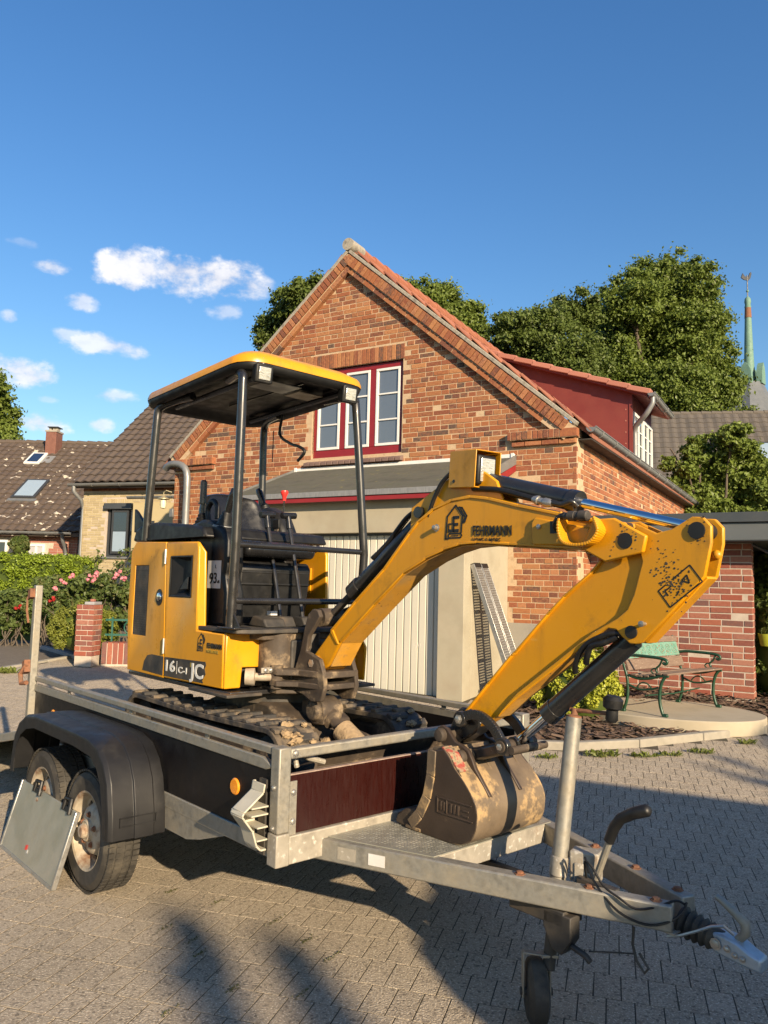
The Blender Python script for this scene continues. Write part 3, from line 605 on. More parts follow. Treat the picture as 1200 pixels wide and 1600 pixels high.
    # roof slopes (right one at a grazing angle) with dormer gap
    e = nrm((1, 0, SL)); base = V3((-.22, -9.6, EZ-.10))
    mb = MB(); mb.add([(-.2,-.05,EZ-.14),(-.2,-9.7,EZ-.14),(AU,-9.7,AZ+.06),(AU,-.05,AZ+.06),(-.2,-.05,EZ-.05),(-.2,-9.7,EZ-.05),(AU,-9.7,AZ+.13),(AU,-.05,AZ+.13)], [(0,1,2,3),(4,5,6,7),(0,1,5,4),(1,2,6,5),(2,3,7,6),(3,0,4,7)])
    mb.add([(7.7,-.05,EZ-.14),(7.7,-9.7,EZ-.14),(AU,-9.7,AZ+.05),(AU,-.05,AZ+.05),(7.7,-.05,EZ-.05),(7.7,-9.7,EZ-.05),(AU,-9.7,AZ+.12),(AU,-.05,AZ+.12)], [(0,1,2,3),(4,5,6,7),(0,1,5,4),(1,2,6,5),(2,3,7,6),(3,0,4,7)])
    roof = mb.build('roof', MAT['tile_orange'], HOUSE, smooth=0)
    box('eaves_board', MAT['dusty_black'], HOUSE, -.19, .02, -9.6, -.06, EZ-.16, EZ-.142); tile_sheet(roof, 'roof_tiles', MAT['tile_orange'], (-.22, -9.6, EZ-.02), (0, 1, 0), e, 9.5, 5.1, tw=.24, rh=.335)
    gutter(HOUSE, (-.20, .02, 3.845), (-.20, -9.6, 3.80), .068)
    downpipe(HOUSE, [(-.20, -9.5, 3.78), (-.20, -9.5, 3.62), (-.09, -9.5, 3.45), (-.09, -9.5, .5)], .045)
    gutter(HOUSE, (7.70, .02, 3.80), (7.70, -9.6, 3.78), .068)
    MB().tube([(7.68, .06, 3.70), (7.63, .08, 3.735), (7.55, .10, 3.765), (7.44, .115, 3.775), (7.33, .115, 3.765), (7.23, .115, 3.735), (7.15, .115, 3.68), (7.10, .115, 3.60), (7.08, .115, 3.50), (7.075, .115, 3.2), (7.07, .115, .3)], .062, 16).build('downpipe', MAT['zinc_grey'], HOUSE, smooth=60)
    # roof of the garage front, rendered walls, door
    gar = empty('garage_front', (0, 0, 0)); gar.parent = HOUSE
    ua, ub, vf = .98, 4.66, 1.50; du0, du1, dz = 1.336, 4.30, 2.335
    mb = MB(); mb.box(ua, du0, vf-.25, vf, -.3, 2.84); mb.box(du1, ub, vf-.25, vf, -.3, 2.84); mb.box(du0, du1, vf-.25, vf, dz, 2.84)
    mb.box(ua, ua+.25, .0, vf-.25, -.3, 2.9); mb.box(ub-.25, ub, .0, vf-.25, -.3, 2.9)
    mb.build('rendered_wall', MAT['stucco'], gar, bevel=.006)
    # sloping upper triangles of the side walls
    for x0, x1 in ((ua+.002, ua+.24), (ub-.24, ub-.002)):
        MB().prism([(0.005, 2.88), (vf-.02, 2.83), (vf-.02, 2.86), (0.005, 3.42)], x0, x1, 'yz').build('rendered_wall', MAT['stucco'], gar, smooth=0)
    sl = (3.50-2.87)/1.66; nv = nrm((0, sl, 1)); r0, r1 = .885, 4.745
    def roofpt(u, v, h): return (u, v, 3.50-sl*v+h)
    mb = MB(); vs = [roofpt(r0, .0, 0), roofpt(r1, .0, 0), roofpt(r1, 1.66, 0), roofpt(r0, 1.66, 0)]; vs += [(a, b, c-.05) for a, b, c in vs]
    felt = mb.add(vs, [(0,1,2,3),(7,6,5,4),(0,4,5,1),(1,5,6,2),(2,6,7,3),(3,7,4,0)]).build('felt_roof', MAT['roof_felt'], HOUSE, smooth=0); felt.parent = gar
    for v0, v1 in ((.03, .55), (.54, 1.10), (1.09, 1.645)):
        x = r0+.01
        for wd in (1.28, 1.30, 1.24):
            vs = [roofpt(x, v0, .006+v0*.004), roofpt(x+wd, v0, .006), roofpt(x+wd, v1, .010), roofpt(x, v1, .012)]
            MB().add(vs + [(a, b, c-.008) for a, b, c in vs], [(0,1,2,3),(7,6,5,4),(0,4,5,1),(1,5,6,2),(2,6,7,3),(3,7,4,0)]).build('felt_sheet', MAT['roof_felt'], gar, smooth=0); x += wd+.004
    mb = MB(); mb.beam(roofpt(r0-.01, 1.665, -.01), roofpt(r1+.01, 1.665, -.01), .02, .075); mb.build('edge_strip', MAT['lead'], gar, bevel=.004)
    mb = MB(); mb.box(r0+.0, r1, 1.625, 1.655, 2.755, 2.815); mb.build('fascia', MAT['fascia_red'], gar, bevel=.003)
    for x in (r0-.012, r1+.012):
        mb = MB(); vs = []
        for v, a, b in ((.01, .035, -.10), (1.67, .03, -.075)):
            for dx in (-.01, .01): vs += [(x+dx, v, 3.50-sl*v+b), (x+dx, v, 3.50-sl*v+a)]
        mb.add(vs, [(0,1,3,2),(4,6,7,5),(0,4,5,1),(2,3,7,6),(1,5,7,3),(0,2,6,4)]); mb.build('verge_strip', MAT['zinc_grey'], gar)
        mb = MB(); vs = []
        for v in (.02, 1.62):
            for dx in (-.007, .007): vs += [(x+dx, v, 3.50-sl*v-.20), (x+dx, v, 3.50-sl*v-.102)]
        mb.add(vs, [(0,1,3,2),(4,6,7,5),(0,4,5,1),(2,3,7,6),(1,5,7,3),(0,2,6,4)]); mb.build('verge_board', MAT['fascia_red'], gar)
    mb = MB(); mb.box(r0+.02, r1-.02, 1.51, 1.62, 2.79, 2.80); mb.build('soffit', MAT['anthracite'], gar)
    mb = MB(); mb.box(r0, r1, .0, .035, 3.49, 3.545); mb.box(r0, r0+.05, .036, .05, 3.40, 3.555); mb.box(r1-.05, r1, .036, .05, 3.40, 3.555); mb.build('flashing', MAT['window_white'], gar, bevel=.004)
    # ribbed up-and-over door
    dv = vf-.13; mb = MB(); mb.box(du0, du1, dv-.05, dv-.02, .2, dz-.02)
    mb.build('garage_door', MAT['door_white'], gar); door = bpy.data.objects[-1] if False else gar.children[-1]
    nrib = 27; wr = (du1-du0-.02)/nrib
    for k in range(nrib):
        x = du0+.01+k*wr; MB().box(x+.006, x+wr-.006, dv-.02, dv, .2, dz-.03).build('door_rib', MAT['door_white'], gar, bevel=.007)
    box('door_gap_shade', MAT['anthracite'], gar, du0, du1, dv-.04, dv+.02, dz-.03, dz)  # dark bar standing in for the shaded gap above the door
def px_x(p): q = np.array(p)-CAM; return 600+F_PX*(q@_r)/(q@_f)
def gutter(parent, a, b, r):
    a, b = V3(a), V3(b); d = nrm(b-a); s = nrm(np.cross(d, (0, 0, 1))); V = []; n = 10
    mb = MB(); nseg = max(1, int(np.linalg.norm(b-a)/1.5))
    for t in (0, 1):
        c = a if t == 0 else b
        for rr in (r, r-.006): V += [c + rr*(s*math.cos(math.pi+math.pi*k/n) + V3((0, 0, 1))*math.sin(math.pi+math.pi*k/n)) for k in range(n+1)]
    m = n+1; Fq = []
    for k in range(n): Fq += [(k, k+1, 2*m+k+1, 2*m+k), (m+k, 3*m+k, 3*m+k+1, m+k+1), (k, m+k, m+k+1, k+1), (2*m+k, 2*m+k+1, 3*m+k+1, 3*m+k)]
    Fq += [(0, 2*m, 3*m, m), (n, m+n, 3*m+n, 2*m+n)]
    mb.add(V, Fq); mb.add([a + r*.97*(s*math.cos(math.pi+math.pi*k/n) + V3((0, 0, 1))*math.sin(math.pi+math.pi*k/n)) for k in range(n+1)], [tuple(range(n+1))])
    g = mb.build('gutter', MAT['zinc_grey'], parent)
    L = np.linalg.norm(b-a)
    for k in range(int(L/.8)):
        c = a + d*(.4+k*.8); pts = [c + (r+.006)*(s*math.cos(math.pi+math.pi*i/8) + V3((0, 0, 1))*math.sin(math.pi+math.pi*i/8)) for i in range(9)]
        MB().tube(pts, .008, 5).build('gutter_bracket', MAT['zinc_grey'], g)
    MB().tube([a + s*r + V3((0, 0, .005)), b + s*r + V3((0, 0, .005))], .011, 8).build('gutter_bead', MAT['zinc_grey'], g)
def downpipe(parent, pts, r):
    p = [V3(q) for q in pts]; out = [p[0]]
    for i in range(1, len(p)-1):
        out += [p[i]*.75+p[i-1]*.25 if np.linalg.norm(p[i]-p[i-1]) < .3 else p[i]+nrm(p[i-1]-p[i])*.06, p[i]*.9+(p[i-1]+p[i+1])*.05, p[i]*.75+p[i+1]*.25 if np.linalg.norm(p[i]-p[i+1]) < .3 else p[i]+nrm(p[i+1]-p[i])*.06]
    out.append(p[-1]); MB().tube(out, r, 14).build('downpipe', MAT['zinc_grey'], parent, smooth=60)
def build_window():
    w = empty('window', (0, 0, 0)); w.parent = HOUSE; v0, v1 = -.14, -.055
    fr = .075; us = [WU0, WU0+.567, WU0+1.133, WU1]
    mb = MB(); mb.box(WU0, WU1, v0, v1, WZ0, WZ0+.13); mb.box(WU0, WU1, v0, v1, WZ1-.09, WZ1)
    for u, wd in ((WU0+.035, .07), (us[1], .11), (us[2], .11), (WU1-.035, .07)): mb.box(u-wd/2, u+wd/2, v0+.002, v1+.002, WZ0+.13, WZ1-.09)
    mb.build('window_frame', MAT['window_red'], w, bevel=.006)
    mb = MB(); mb.box(WU0-.02, WU0, -.34, -.02, WZ0, WZ1); mb.box(WU1, WU1+.02, -.34, -.02, WZ0, WZ1); mb.box(WU0, WU1, -.34, -.02, WZ1, WZ1+.02); mb.build('reveal', MAT['window_red'], w)
    for i in range(3):
        a, b = us[i]+(.07 if i == 0 else .057), us[i+1]-(.07 if i == 2 else .057); z0, z1 = WZ0+.135, WZ1-.095; t = .042
        mb = MB(); mb.box(a, b, v1-.03, v1+.012, z0, z0+t); mb.box(a, b, v1-.03, v1+.012, z1-t, z1); mb.box(a, a+t, v1-.029, v1+.011, z0+t, z1-t); mb.box(b-t, b, v1-.029, v1+.011, z0+t, z1-t)
        for k in (1, 2): zz = z0+(z1-z0)*k/3; mb.box(a+t, b-t, v1-.025, v1+.006, zz-.013, zz+.013)
        c = mb.build('casement', MAT['window_white'], w, bevel=.004)
        for k in range(3):
            za, zb = z0+(z1-z0)*k/3, z0+(z1-z0)*(k+1)/3
            MB().box(a+t-.002, b-t+.002, v1-.022, v1-.016, za+.014, zb-.014).build('pane', MAT['glass'], w)
    box('curtain', MAT['curtain'], w, WU0+.02, WU1-.02, -.30, -.28, WZ0, WZ1)
build_house()
def build_dormer():
    d = empty('dormer', (0, 0, 0)); d.parent = HOUSE; v0, v1 = -3.2, -4.95; uf, ztop = -.03, 4.98
    sl = .37; ur = 2.75
    def rz(u): return 5.02 + (u+.33)*sl
    poly = [(uf, 3.80), (uf, rz(uf)-.06), (ur-.12, rz(ur-.12)-.06), (ur-.12, roofz(ur-.12)+.05), (.35, roofz(.35)+.02)]
    MB().prism(poly, v0-.06, v0, 'xz').build('cheek', MAT['dormer_red'], d, smooth=0)
    MB().prism(poly, v1, v1+.06, 'xz').build('cheek', MAT['dormer_red'], d, smooth=0)
    box('corner_trim', MAT['dormer_red'], d, uf-.025, uf+.03, v0-.03, v0+.014, 3.80, rz(uf)-.05)
    mb = MB(); mb.box(uf, uf+.06, v1+.06, v0-.06, 3.80, rz(uf)-.06); mb.build('front_board', MAT['dormer_red'], d)
    for k in range(2):
        a = v0-.12-k*.80; wf = empty('window', (0, 0, 0)); wf.parent = d
        mb = MB(); mb.box(uf-.03, uf+.01, a-.78, a, 3.95, 4.02); mb.box(uf-.03, uf+.01, a-.78, a, 4.72, 4.78)
        for y in (a-.78, a-.42, a-.06): mb.box(uf-.03, uf+.01, y, y+.06, 4.02, 4.72)
        for zz in (4.24, 4.48): mb.box(uf-.022, uf+.008, a-.75, a-.03, zz, zz+.022)
        mb.build('window_frame', MAT['window_white'], wf); box('pane', MAT['glass'], wf, uf-.012, uf-.004, a-.76, a-.02, 3.99, 4.75)
    mb = MB(); vs = [(-.33, v0+.16, rz(-.33)-.06), (-.33, v1-.1, rz(-.33)-.06), (ur, v1-.1, rz(ur)-.06), (ur, v0+.16, rz(ur)-.06)]; vs += [(a, b, c+.05) for a, b, c in vs]
    mb.add(vs, [(0,1,2,3),(7,6,5,4),(0,4,5,1),(1,5,6,2),(2,6,7,3),(3,7,4,0)]); mb.build('dormer_roof', MAT['dormer_red'], d, smooth=0)
    n = 9; L = math.hypot(ur+.33, (ur+.33)*sl); e = nrm((1, 0, sl)); nn = nrm((-sl, 0, 1))
    for k in range(n):
        p = V3((-.36, v0+.10, rz(-.36)+.0)) + e*(k+.5)*L/n; tl = nrm(e*1 - nn*-.0 + nn*-.06)
        MB().obox(p + nn*.02, tl*(L/n/2+.02), V3((0, .10, 0)), nn*.045).build('verge_tile', MAT['tile_pink'], d, bevel=.012)
    tile_sheet(d, 'dormer_tiles', MAT['tile_orange'], (-.36, v1-.1, rz(-.36)+.0), (0, 1, 0), e, abs(v1-v0)+.1, L, tw=.3, rh=.37)
    gutter(d, (-.41, v0+.22, 5.0), (-.41, v1+.15, 4.97), .06)
    downpipe(d, [(-.41, v0+.10, 4.95), (-.41, v0+.10, 4.84), (-.30, v0+.10, 4.66), (-.10, v0-.02, 4.5), (-.08, v0-.06, 4.42), (-.08, v0-.06, 3.92)], .045)
    for zz in (4.0, 4.2, 4.4, 4.6, 4.8): MB().cyl((uf+.09, v0, zz), (uf+.09, v0+.006, zz), .012, n=8).build('screw_cap', MAT['tile_pink'], d)
build_dormer()
def build_lantern():
    o = empty('wall_lantern', Hp(7.60, .16, 3.05), math.atan2(HU[1], HU[0]), 'brass ship lantern on the left corner of the brick house', 'lantern')
    mb = MB(); mb.lathe((0, 0, 0), (0, 0, 1), [(-.10, .02), (-.09, .05), (-.02, .06), (.05, .055), (.07, .03)], 14); mb.build('glass', MAT['opal'], o)
    mb = MB(); mb.lathe((0, 0, .07), (0, 0, 1), [(0, .11), (.012, .11), (.05, .04), (.07, .02)], 16); mb.tube([(0, 0, .13), (0, 0, .2), (-.06, 0, .23), (-.14, -.06, .2)], .009, 8); mb.build('hood', MAT['brass'], o)
    for k in range(4):
        a = k*math.pi/2; MB().tube([(.062*math.cos(a), .062*math.sin(a), -.09), (.064*math.cos(a), .064*math.sin(a), .07)], .005, 6).build('guard_bar', MAT['brass'], o)
    MB().box(-.19, -.11, -.09, -.05, -.25, -.1).build('bracket', MAT['zinc_grey'], o, bevel=.004)
build_lantern()
# ------------------------------------------------------------------ flat-roofed annex behind the bench
def build_annex():
    pc = Pz(1179, 1093, SLAB_Z); o = empty('flat_roofed_annex', (pc[0], pc[1], 0), math.atan2(-HU[1], -HU[0])+math.pi, 'red brick annex with dark grey flat-roof fascia behind the bench', 'annex')
    Lw = 2.9
    mb = MB(); mb.box(.006, Lw, -.30, -.005, 0, 2.40); w = mb.build('wall', MAT['mortar_pale'], o, smooth=0)
    rc = cross_bond(0, Lw, .31, 2.36, ch=.083, L=.25, Hd=.125, j=.014, header_rows=False)
    # stretcher courses with some headers, jittered
    lay_bricks(w, rc, lambda s, t, d: (s, d, t), ((1,0,0),(0,0,1),(0,1,0)), MAT['brick_red'], 300, weight=lambda r: -r[0])
    rc = cross_bond(-.30, -.005, .31, 2.36, ch=.083, L=.25, Hd=.125, j=.014, header_rows=False)
    lay_bricks(w, rc, lambda s, t, d: (-d, s, t), ((0,1,0),(0,0,1),(-1,0,0)), MAT['brick_red'], 0, 'end_brick')
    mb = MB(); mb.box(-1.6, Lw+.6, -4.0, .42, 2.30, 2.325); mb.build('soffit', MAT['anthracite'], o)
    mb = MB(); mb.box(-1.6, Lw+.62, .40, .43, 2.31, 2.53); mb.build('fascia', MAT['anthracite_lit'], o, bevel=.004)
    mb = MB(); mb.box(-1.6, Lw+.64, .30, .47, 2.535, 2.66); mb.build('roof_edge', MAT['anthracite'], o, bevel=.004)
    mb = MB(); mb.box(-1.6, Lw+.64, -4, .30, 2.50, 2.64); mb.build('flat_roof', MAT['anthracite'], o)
    MB().box(.9, 1.05, .0, .07, 1.50, 1.54).build('wall_bracket', MAT['sill_brick'], o, bevel=.004)
    mb = MB(); mb.tube([(-.02, .02, 2.28), (-.12, .05, 2.22), (-.2, .08, 2.17)], .02, 6); mb.build('bracket_lamp', MAT['anthracite'], o)
build_annex()
# ------------------------------------------------------------------ trailer
TYAW = .7301; T0 = (-.3982, 3.2393, 0.0)
TRZ = TYAW - math.pi/2; TL, TW = 2.97, 1.64
TRAILER = empty('trailer', T0, TRZ, 'galvanised twin-axle trailer with dark side boards carrying the mini excavator', 'trailer')
def toT(p):
    q = np.array(p)-np.array(T0); tf = np.array([math.sin(TYAW), -math.cos(TYAW), 0]); tw = np.array([math.cos(TYAW), math.sin(TYAW), 0]); return np.array([q@tf, q@tw, p[2]])
def bolt(parent, p, axis, r=.011, h=.008, mat='steel_bolt'):
    p, a = V3(p), nrm(axis); MB().lathe(p, a, [(0, r*1.5), (.003, r*1.5), (.0031, r), (h, r), (h+.002, r*.6)], 6 if r > .013 else 8).build('bolt', MAT[mat], parent)
def chan(mb, pts, w, h):
    for a, b in zip(pts[:-1], pts[1:]): mb.beam(a, b, w, h)
def build_trailer():
    Z = MAT['zinc']; ZD = MAT['zinc_dirty']; t = TRAILER
    for b0, b1 in ((0, .06), (TW-.06, TW)):
        box('side_beam', Z, t, -TL, -.062, b0+.004, b1-.004, .498, .568, bevel=.004)
    box('front_beam', ZD, t, -.052, .0, .062, TW-.062, .472, .585, bevel=.005)
    box('rear_beam', Z, t, -TL, -TL+.06, .062, TW-.062, .49, .568, bevel=.004)
    for a in (-.6, -1.2, -1.8, -2.4): box('cross_member', Z, t, a-.02, a+.02, .06, TW-.06, .49, .545)
    box('load_floor', MAT['plywood_black'], t, -TL+.06, -.055, .06, TW-.06, .547, .566)
    # corner posts
    for b in (0, TW-.06):
        p = MB().box(-.062, .0, b, b+.06, .60, .94).build('corner_post', Z, t, bevel=.006)
        MB().box(-.064, .003, b-.003, b+.063, .470, .598).build('post_foot', ZD, t, bevel=.005)
    for b in (-.03, TW-.02):
        MB().box(-TL-.05, -TL, b, b+.05, .47, 1.56).build('rear_post', Z, t, bevel=.006)
    # rusty latches on the visible rear post
    mb = MB(); mb.obox((-TL-.03, -.045, 1.50), (.022, 0, .008), (0, .018, 0), (-.004, 0, .03)); mb.tube([(-TL-.03, -.05, 1.52), (-TL-.07, -.06, 1.46), (-TL-.06, -.06, 1.38), (-TL-.03, -.055, 1.30)], .008, 6); mb.build('latch', MAT['rust'], t)
    mb = MB(); mb.obox((-TL-.03, -.05, 1.0), (.024, 0, .01), (0, .02, 0), (-.008, 0, .04)); mb.tube([(-TL-.01, -.055, 1.02), (-TL-.06, -.075, .95), (-TL-.03, -.075, .89), (-TL+.03, -.06, .90)], .016, 8); mb.build('latch', MAT['rust'], t)
    # side boards, capping rails and top rails
    for k, (bo, s) in enumerate(((0.012, 1), (TW-.03, -1))):
        box('side_board', MAT['plywood_black'], t, -TL+.01, -.064, bo, bo+.018, .57, .845)
        bi = bo-.008 if k == 0 else bo+.001
        mb = MB(); mb.prism([(-TL+.005, .838), (-.105, .838), (-.066, .850), (-.066, .862), (-.13, .885), (-TL+.005, .885)], bi, bi+.026); mb.build('capping_rail', Z, t, bevel=.004)
        bb = .004 if k == 0 else TW-.044
        mb = MB(); mb.box(-TL-.0, -.064, bb, bb+.04, .905, .938); mb.build('top_rail', Z, t, bevel=.006)
        for a in (-2.37, -1.45, -.62): box('rail_strut', Z, t, a-.017, a+.017, bb+.012, bb+.02, .886, .904)
        for a in (-2.6, -.345):
            if k == 0:
                mb = MB(); mb.lathe((a, .013, .722), (0, -1, 0), [(0, .036), (.004, .036), (.009, .031), (.010, .0)], 24); mb.build('reflector', MAT['amber'], t)
    # front board between angle strips, top bar
    box('front_board', MAT['plywood_red'], t, -.034, -.016, .066, TW-.066, .588, .822)
    box('board_edge', MAT['plywood_edge'], t, -.035, -.015, .066, TW-.066, .8225, .827)
    for b0, b1 in ((.062, .098), (TW-.098, TW-.062)):
        s = box('angle_strip', Z, t, -.015, -.008, b0, b1, .586, .80)
        for zz in (.64, .755): bolt(t, (-.008, (b0+b1)/2, zz), (1, 0, 0), .010)
    mb = MB(); mb.box(-.055, -.008, .062, TW-.062, .888, .931); mb.build('front_rail', Z, t, bevel=.008)
    bolt(t, (-.008, .085, .91), (1, 0, 0), .011); bolt(t, (-.008, TW-.085, .91), (1, 0, 0), .011)
    for zz in (.62, .78): bolt(t, (-.03, -.001, zz), (0, -1, 0), .008)
    # drawbar
    for sgn in (0, 1):
        m = (lambda b: b) if sgn == 0 else (lambda b: TW-b)
        mb = MB(); pts = [(-.05, m(.245)), (1.285, m(.765))]; d = nrm((1.335, m(.765)-m(.245), 0)); nn = np.cross(d, (0, 0, 1)) * (.03)
        mb.obox(((pts[0][0]+pts[1][0])/2, (pts[0][1]+pts[1][1])/2, .500), d*.716, nn, V3((0, 0, .045)))
        bm = mb.build('drawbar_beam', Z, t, bevel=.007)
        for k in (.62, .80, .96): q = V3((pts[0][0], pts[0][1], 0))*(1-k) + V3((pts[1][0], pts[1][1], 0))*k; bolt(t, (q[0], q[1], .545), (0, 0, 1), .014, .01, 'rust')
    for sx, w, h in ((.16, .085, .05), (.30, .075, .045)):
        d = nrm((1.335, .52, 0)); c = V3((-.05, .245, .5)) + d*sx + np.cross(d, (0, 0, 1))*.031
        MB().obox(c, d*w/2, np.cross(d, (0, 0, 1))*.0008, V3((0, 0, h/2))).build('sticker', MAT['white_sticker' if sx > .2 else 'zinc_dirty'], t)
    mb = MB(); mb.box(.40, .448, .44, TW-.44, .462, .543); mb.build('deck_beam', ZD, t, bevel=.005)
    mb = MB(); mb.add([(.003, .262, .546), (.455, .435, .546), (.455, TW-.435, .546), (.003, TW-.262, .546), (.003, .262, .550), (.455, .435, .550), (.455, TW-.435, .550), (.003, TW-.262, .550)], [(0,3,2,1),(4,5,6,7),(0,1,5,4),(1,2,6,5),(2,3,7,6),(3,0,4,7)])
    deck = mb.build('deck_plate', MAT['alu_sheet'], t)
    mb = MB()
    for i in range(24):
        for j in range(70):
            a, b = .025+i*.018, .29+j*.016
            if b < .275+.385*a+.01 or b > TW-.285-.385*a: continue
            g = (i//2+j//3) % 2; d = V3((.6, .8, 0)) if g else V3((-.6, .8, 0)); n2 = V3((d[1], -d[0], 0)); c = V3((a, b, .5508))
            mb.add([c-d*.0075, c+n2*.0022, c+d*.0075, c-n2*.0022, c+V3((0, 0, .0016))], [(0,1,4),(1,2,4),(2,3,4),(3,0,4)])
    tag(mb.build('tread_pattern', MAT['alu_sheet'], deck, smooth=0), kind='stuff')
    box('toe_plate', ZD, t, 1.03, 1.30, .735, TW-.735, .452, .458)
    # jockey wheel
    top, low = V3((.868, .785, 1.117)), V3((.846, .690, .40)); dj = nrm(low-top)
    j = empty('jockey_wheel', (0, 0, 0)); j.parent = t
    mb = MB(); mb.lathe(top, dj, [(0, .026), (.002, .030), (np.linalg.norm(low-top), .030)], 20); mb.build('tube', Z, j)
    mb = MB(); mb.lathe(top, -dj, [(-.004, .0295), (.004, .0295), (.008, .014), (.03, .012), (.031, .0)], 16); mb.build('tube_cap', MAT['rust'], j)
    crk = top - dj*.025; end = crk + V3((.150, .02, .004))
    mb = MB(); mb.tube([crk+V3((-.02, 0, 0)), crk, end], .008, 8); mb.build('crank', MAT['rust'], j)
    mb = MB(); mb.lathe(end+V3((0, 0, -.03)), (0.1, 0, 1), [(0, .018), (.01, .024), (.045, .022), (.055, .036), (.085, .038), (.098, .026), (.101, 0)], 18); mb.build('crank_knob', MAT['black_plastic'], j)
    inner = low + dj*.17; mb = MB(); mb.lathe(low, dj, [(0, .024), (.20, .024)], 16); mb.build('inner_tube', MAT['dusty_black'], j)
    ax = nrm((math.sin(TYAW), math.cos(TYAW), 0)); roll = np.cross((0, 0, 1), ax); wc = V3((.805, .636, .118))
    mb = MB(); mb.lathe(wc-ax*.036, ax, [(0, .045), (.002, .095), (.012, .112), (.036, .118), (.060, .112), (.070, .095), (.072, .045)], 30); mb.build('tyre', MAT['rubber'], j)
    mb = MB(); mb.lathe(wc-ax*.038, ax, [(0, .0), (.001, .04), (.075, .04), (.076, 0)], 20); mb.lathe(wc-ax*.06, ax, [(0, .014), (.12, .014)], 10); mb.build('hub', MAT['dusty_black'], j)
    mb = MB()
    for s in (-1, 1):
        p0, p1, p2 = wc+ax*s*.05+V3((0, 0, -.02)), wc+ax*s*.050+V3((0, 0, .14)), inner+ax*s*.024+V3((0, 0, .02))
        mb.beam(p0, p1, .008, .03, roll); mb.beam(p1, p2, .008, .03, roll)
    mb.obox(inner+V3((0, 0, .02)), ax*.03, roll*.022, V3((0, 0, .006))); mb.build('fork', MAT['zinc'], j, bevel=.003)
    # clamp that holds the tube
    mb = MB(); mb.lathe(top+dj*.52, dj, [(0, .034), (.075, .034)], 20); mb.obox(V3((.93, .775, .575)), V3((.05, .02, 0)), V3((-.012, .035, 0)), V3((0, 0, .055))); mb.obox(V3((.925, .75, .53)), V3((.02, .01, 0)), V3((-.005, .02, 0)), V3((0, 0, .06))); mb.build('tube_clamp', MAT['zinc_dirty'], t, bevel=.006)
    # hand brake
    hb = empty('hand_brake', (0, 0, 0)); hb.parent = t
    MB().tube([(.99, .735, .53), (1.03, .73, .63), (1.075, .72, .735)], .013, 10).build('lever', Z, hb)
    MB().tube([(1.062, .72, .705), (1.085, .72, .76), (1.11, .72, .795), (1.16, .72, .825), (1.215, .72, .848), (1.225, .72, .852)], [.019, .02, .02, .021, .022, .012], 12).build('grip', MAT['black_plastic'], hb, smooth=60)
    mb = MB(); mb.box(.93, 1.10, .705, .735, .475, .55); mb.build('quadrant', MAT['dusty_black'], hb, bevel=.006)
    # coupling
    cp = empty('coupling', (0, 0, 0)); cp.parent = t
    prof = [(0, .05)]
    for k in range(5): prof += [(.010+k*.024, .053-k*.002), (.022+k*.024, .036)]
    prof += [(.135, .034), (.15, .034)]
    mb = MB(); mb.lathe((1.285, .82, .475), (1, 0, -.14), prof, 20); mb.build('rubber_boot', MAT['rubber'], cp, smooth=60)
    sec = lambda a, w, z0, z1: [(a, .82-w, z0), (a, .82+w, z0), (a, .82+w, z1), (a, .82-w, z1)]
    mb = MB(); ss = [sec(1.405, .030, .425, .485), sec(1.45, .036, .42, .488), sec(1.49, .036, .414, .480), sec(1.525, .034, .410, .462), sec(1.565, .030, .406, .448)]
    vs = [q for s_ in ss for q in s_]; fs = [(0,3,2,1), (16,17,18,19)]
    for k in range(4):
        for i in range(4): fs.append((4*k+i, 4*k+(i+1) % 4, 4*k+4+(i+1) % 4, 4*k+4+i))
    mb.add(vs, fs).build('coupling_head', MAT['coupling'], cp, bevel=.008)
    for a, z, r in ((1.422, .455, .013), (1.46, .452, .008), (1.485, .440, .007), (1.51, .436, .007)): bolt(cp, (a, .783, z), (0, -1, 0), r, .006)
    mb = MB(); mb.tube([(1.475, .82, .47), (1.505, .82, .505), (1.505, .82, .535), (1.47, .82, .560), (1.43, .82, .585), (1.41, .82, .594)], [.014, .016, .017, .014, .012, .010], 10); mb.build('coupling_handle', Z, cp, smooth=60)
    mb = MB(); mb.tube([(1.48, .79, .50), (1.455, .77, .525), (1.42, .76, .515), (1.37, .755, .485), (1.31, .75, .452), (1.27, .75, .437)], .005, 6); mb.build('breakaway_cable', MAT['alu'], cp)
    # cables along the drawbar
    for pts in ([(.98, .70, .56), (1.0, .66, .63), (1.03, .66, .62), (1.08, .655, .57), (1.14, .66, .545), (1.19, .68, .52), (1.24, .72, .53), (1.29, .77, .555), (1.31, .80, .54)],
                [(.99, .70, .58), (.995, .67, .64), (1.02, .66, .60), (1.06, .66, .55), (1.14, .655, .50), (1.22, .69, .475), (1.28, .73, .49), (1.31, .775, .52), (1.315, .80, .55)]):
        p = [V3(q) for q in pts]; sm = []
        for i in range(len(p)-1):
            p0, p1, p2, p3 = p[max(i-1, 0)], p[i], p[i+1], p[min(i+2, len(p)-1)]
            for s in (0, .25, .5, .75): sm.append(.5*((2*p1)+(p2-p0)*s+(2*p0-5*p1+4*p2-p3)*s*s+(3*p1-p0-3*p2+p3)*s**3))
        sm.append(p[-1]); MB().tube(sm, .0045, 6).build('cable', MAT['black_plastic'], t)
    # dark brake gear hanging below the drawbar
    mb = MB(); mb.box(.70, .95, .60, .72, .395, .450); mb.prism([(.86, .44), (.98, .44), (.98, .36), (.94, .30), (.90, .31), (.86, .38)], .60, .66); mb.tube([(.70, .66, .42), (.84, .64, .40), (.92, .62, .36)], .02, 8); mb.tube([(.97, .62, .34), (1.03, .62, .325), (1.05, .62, .31)], .012, 8); mb.build('brake_gear', MAT['dusty_black'], t, bevel=.006)
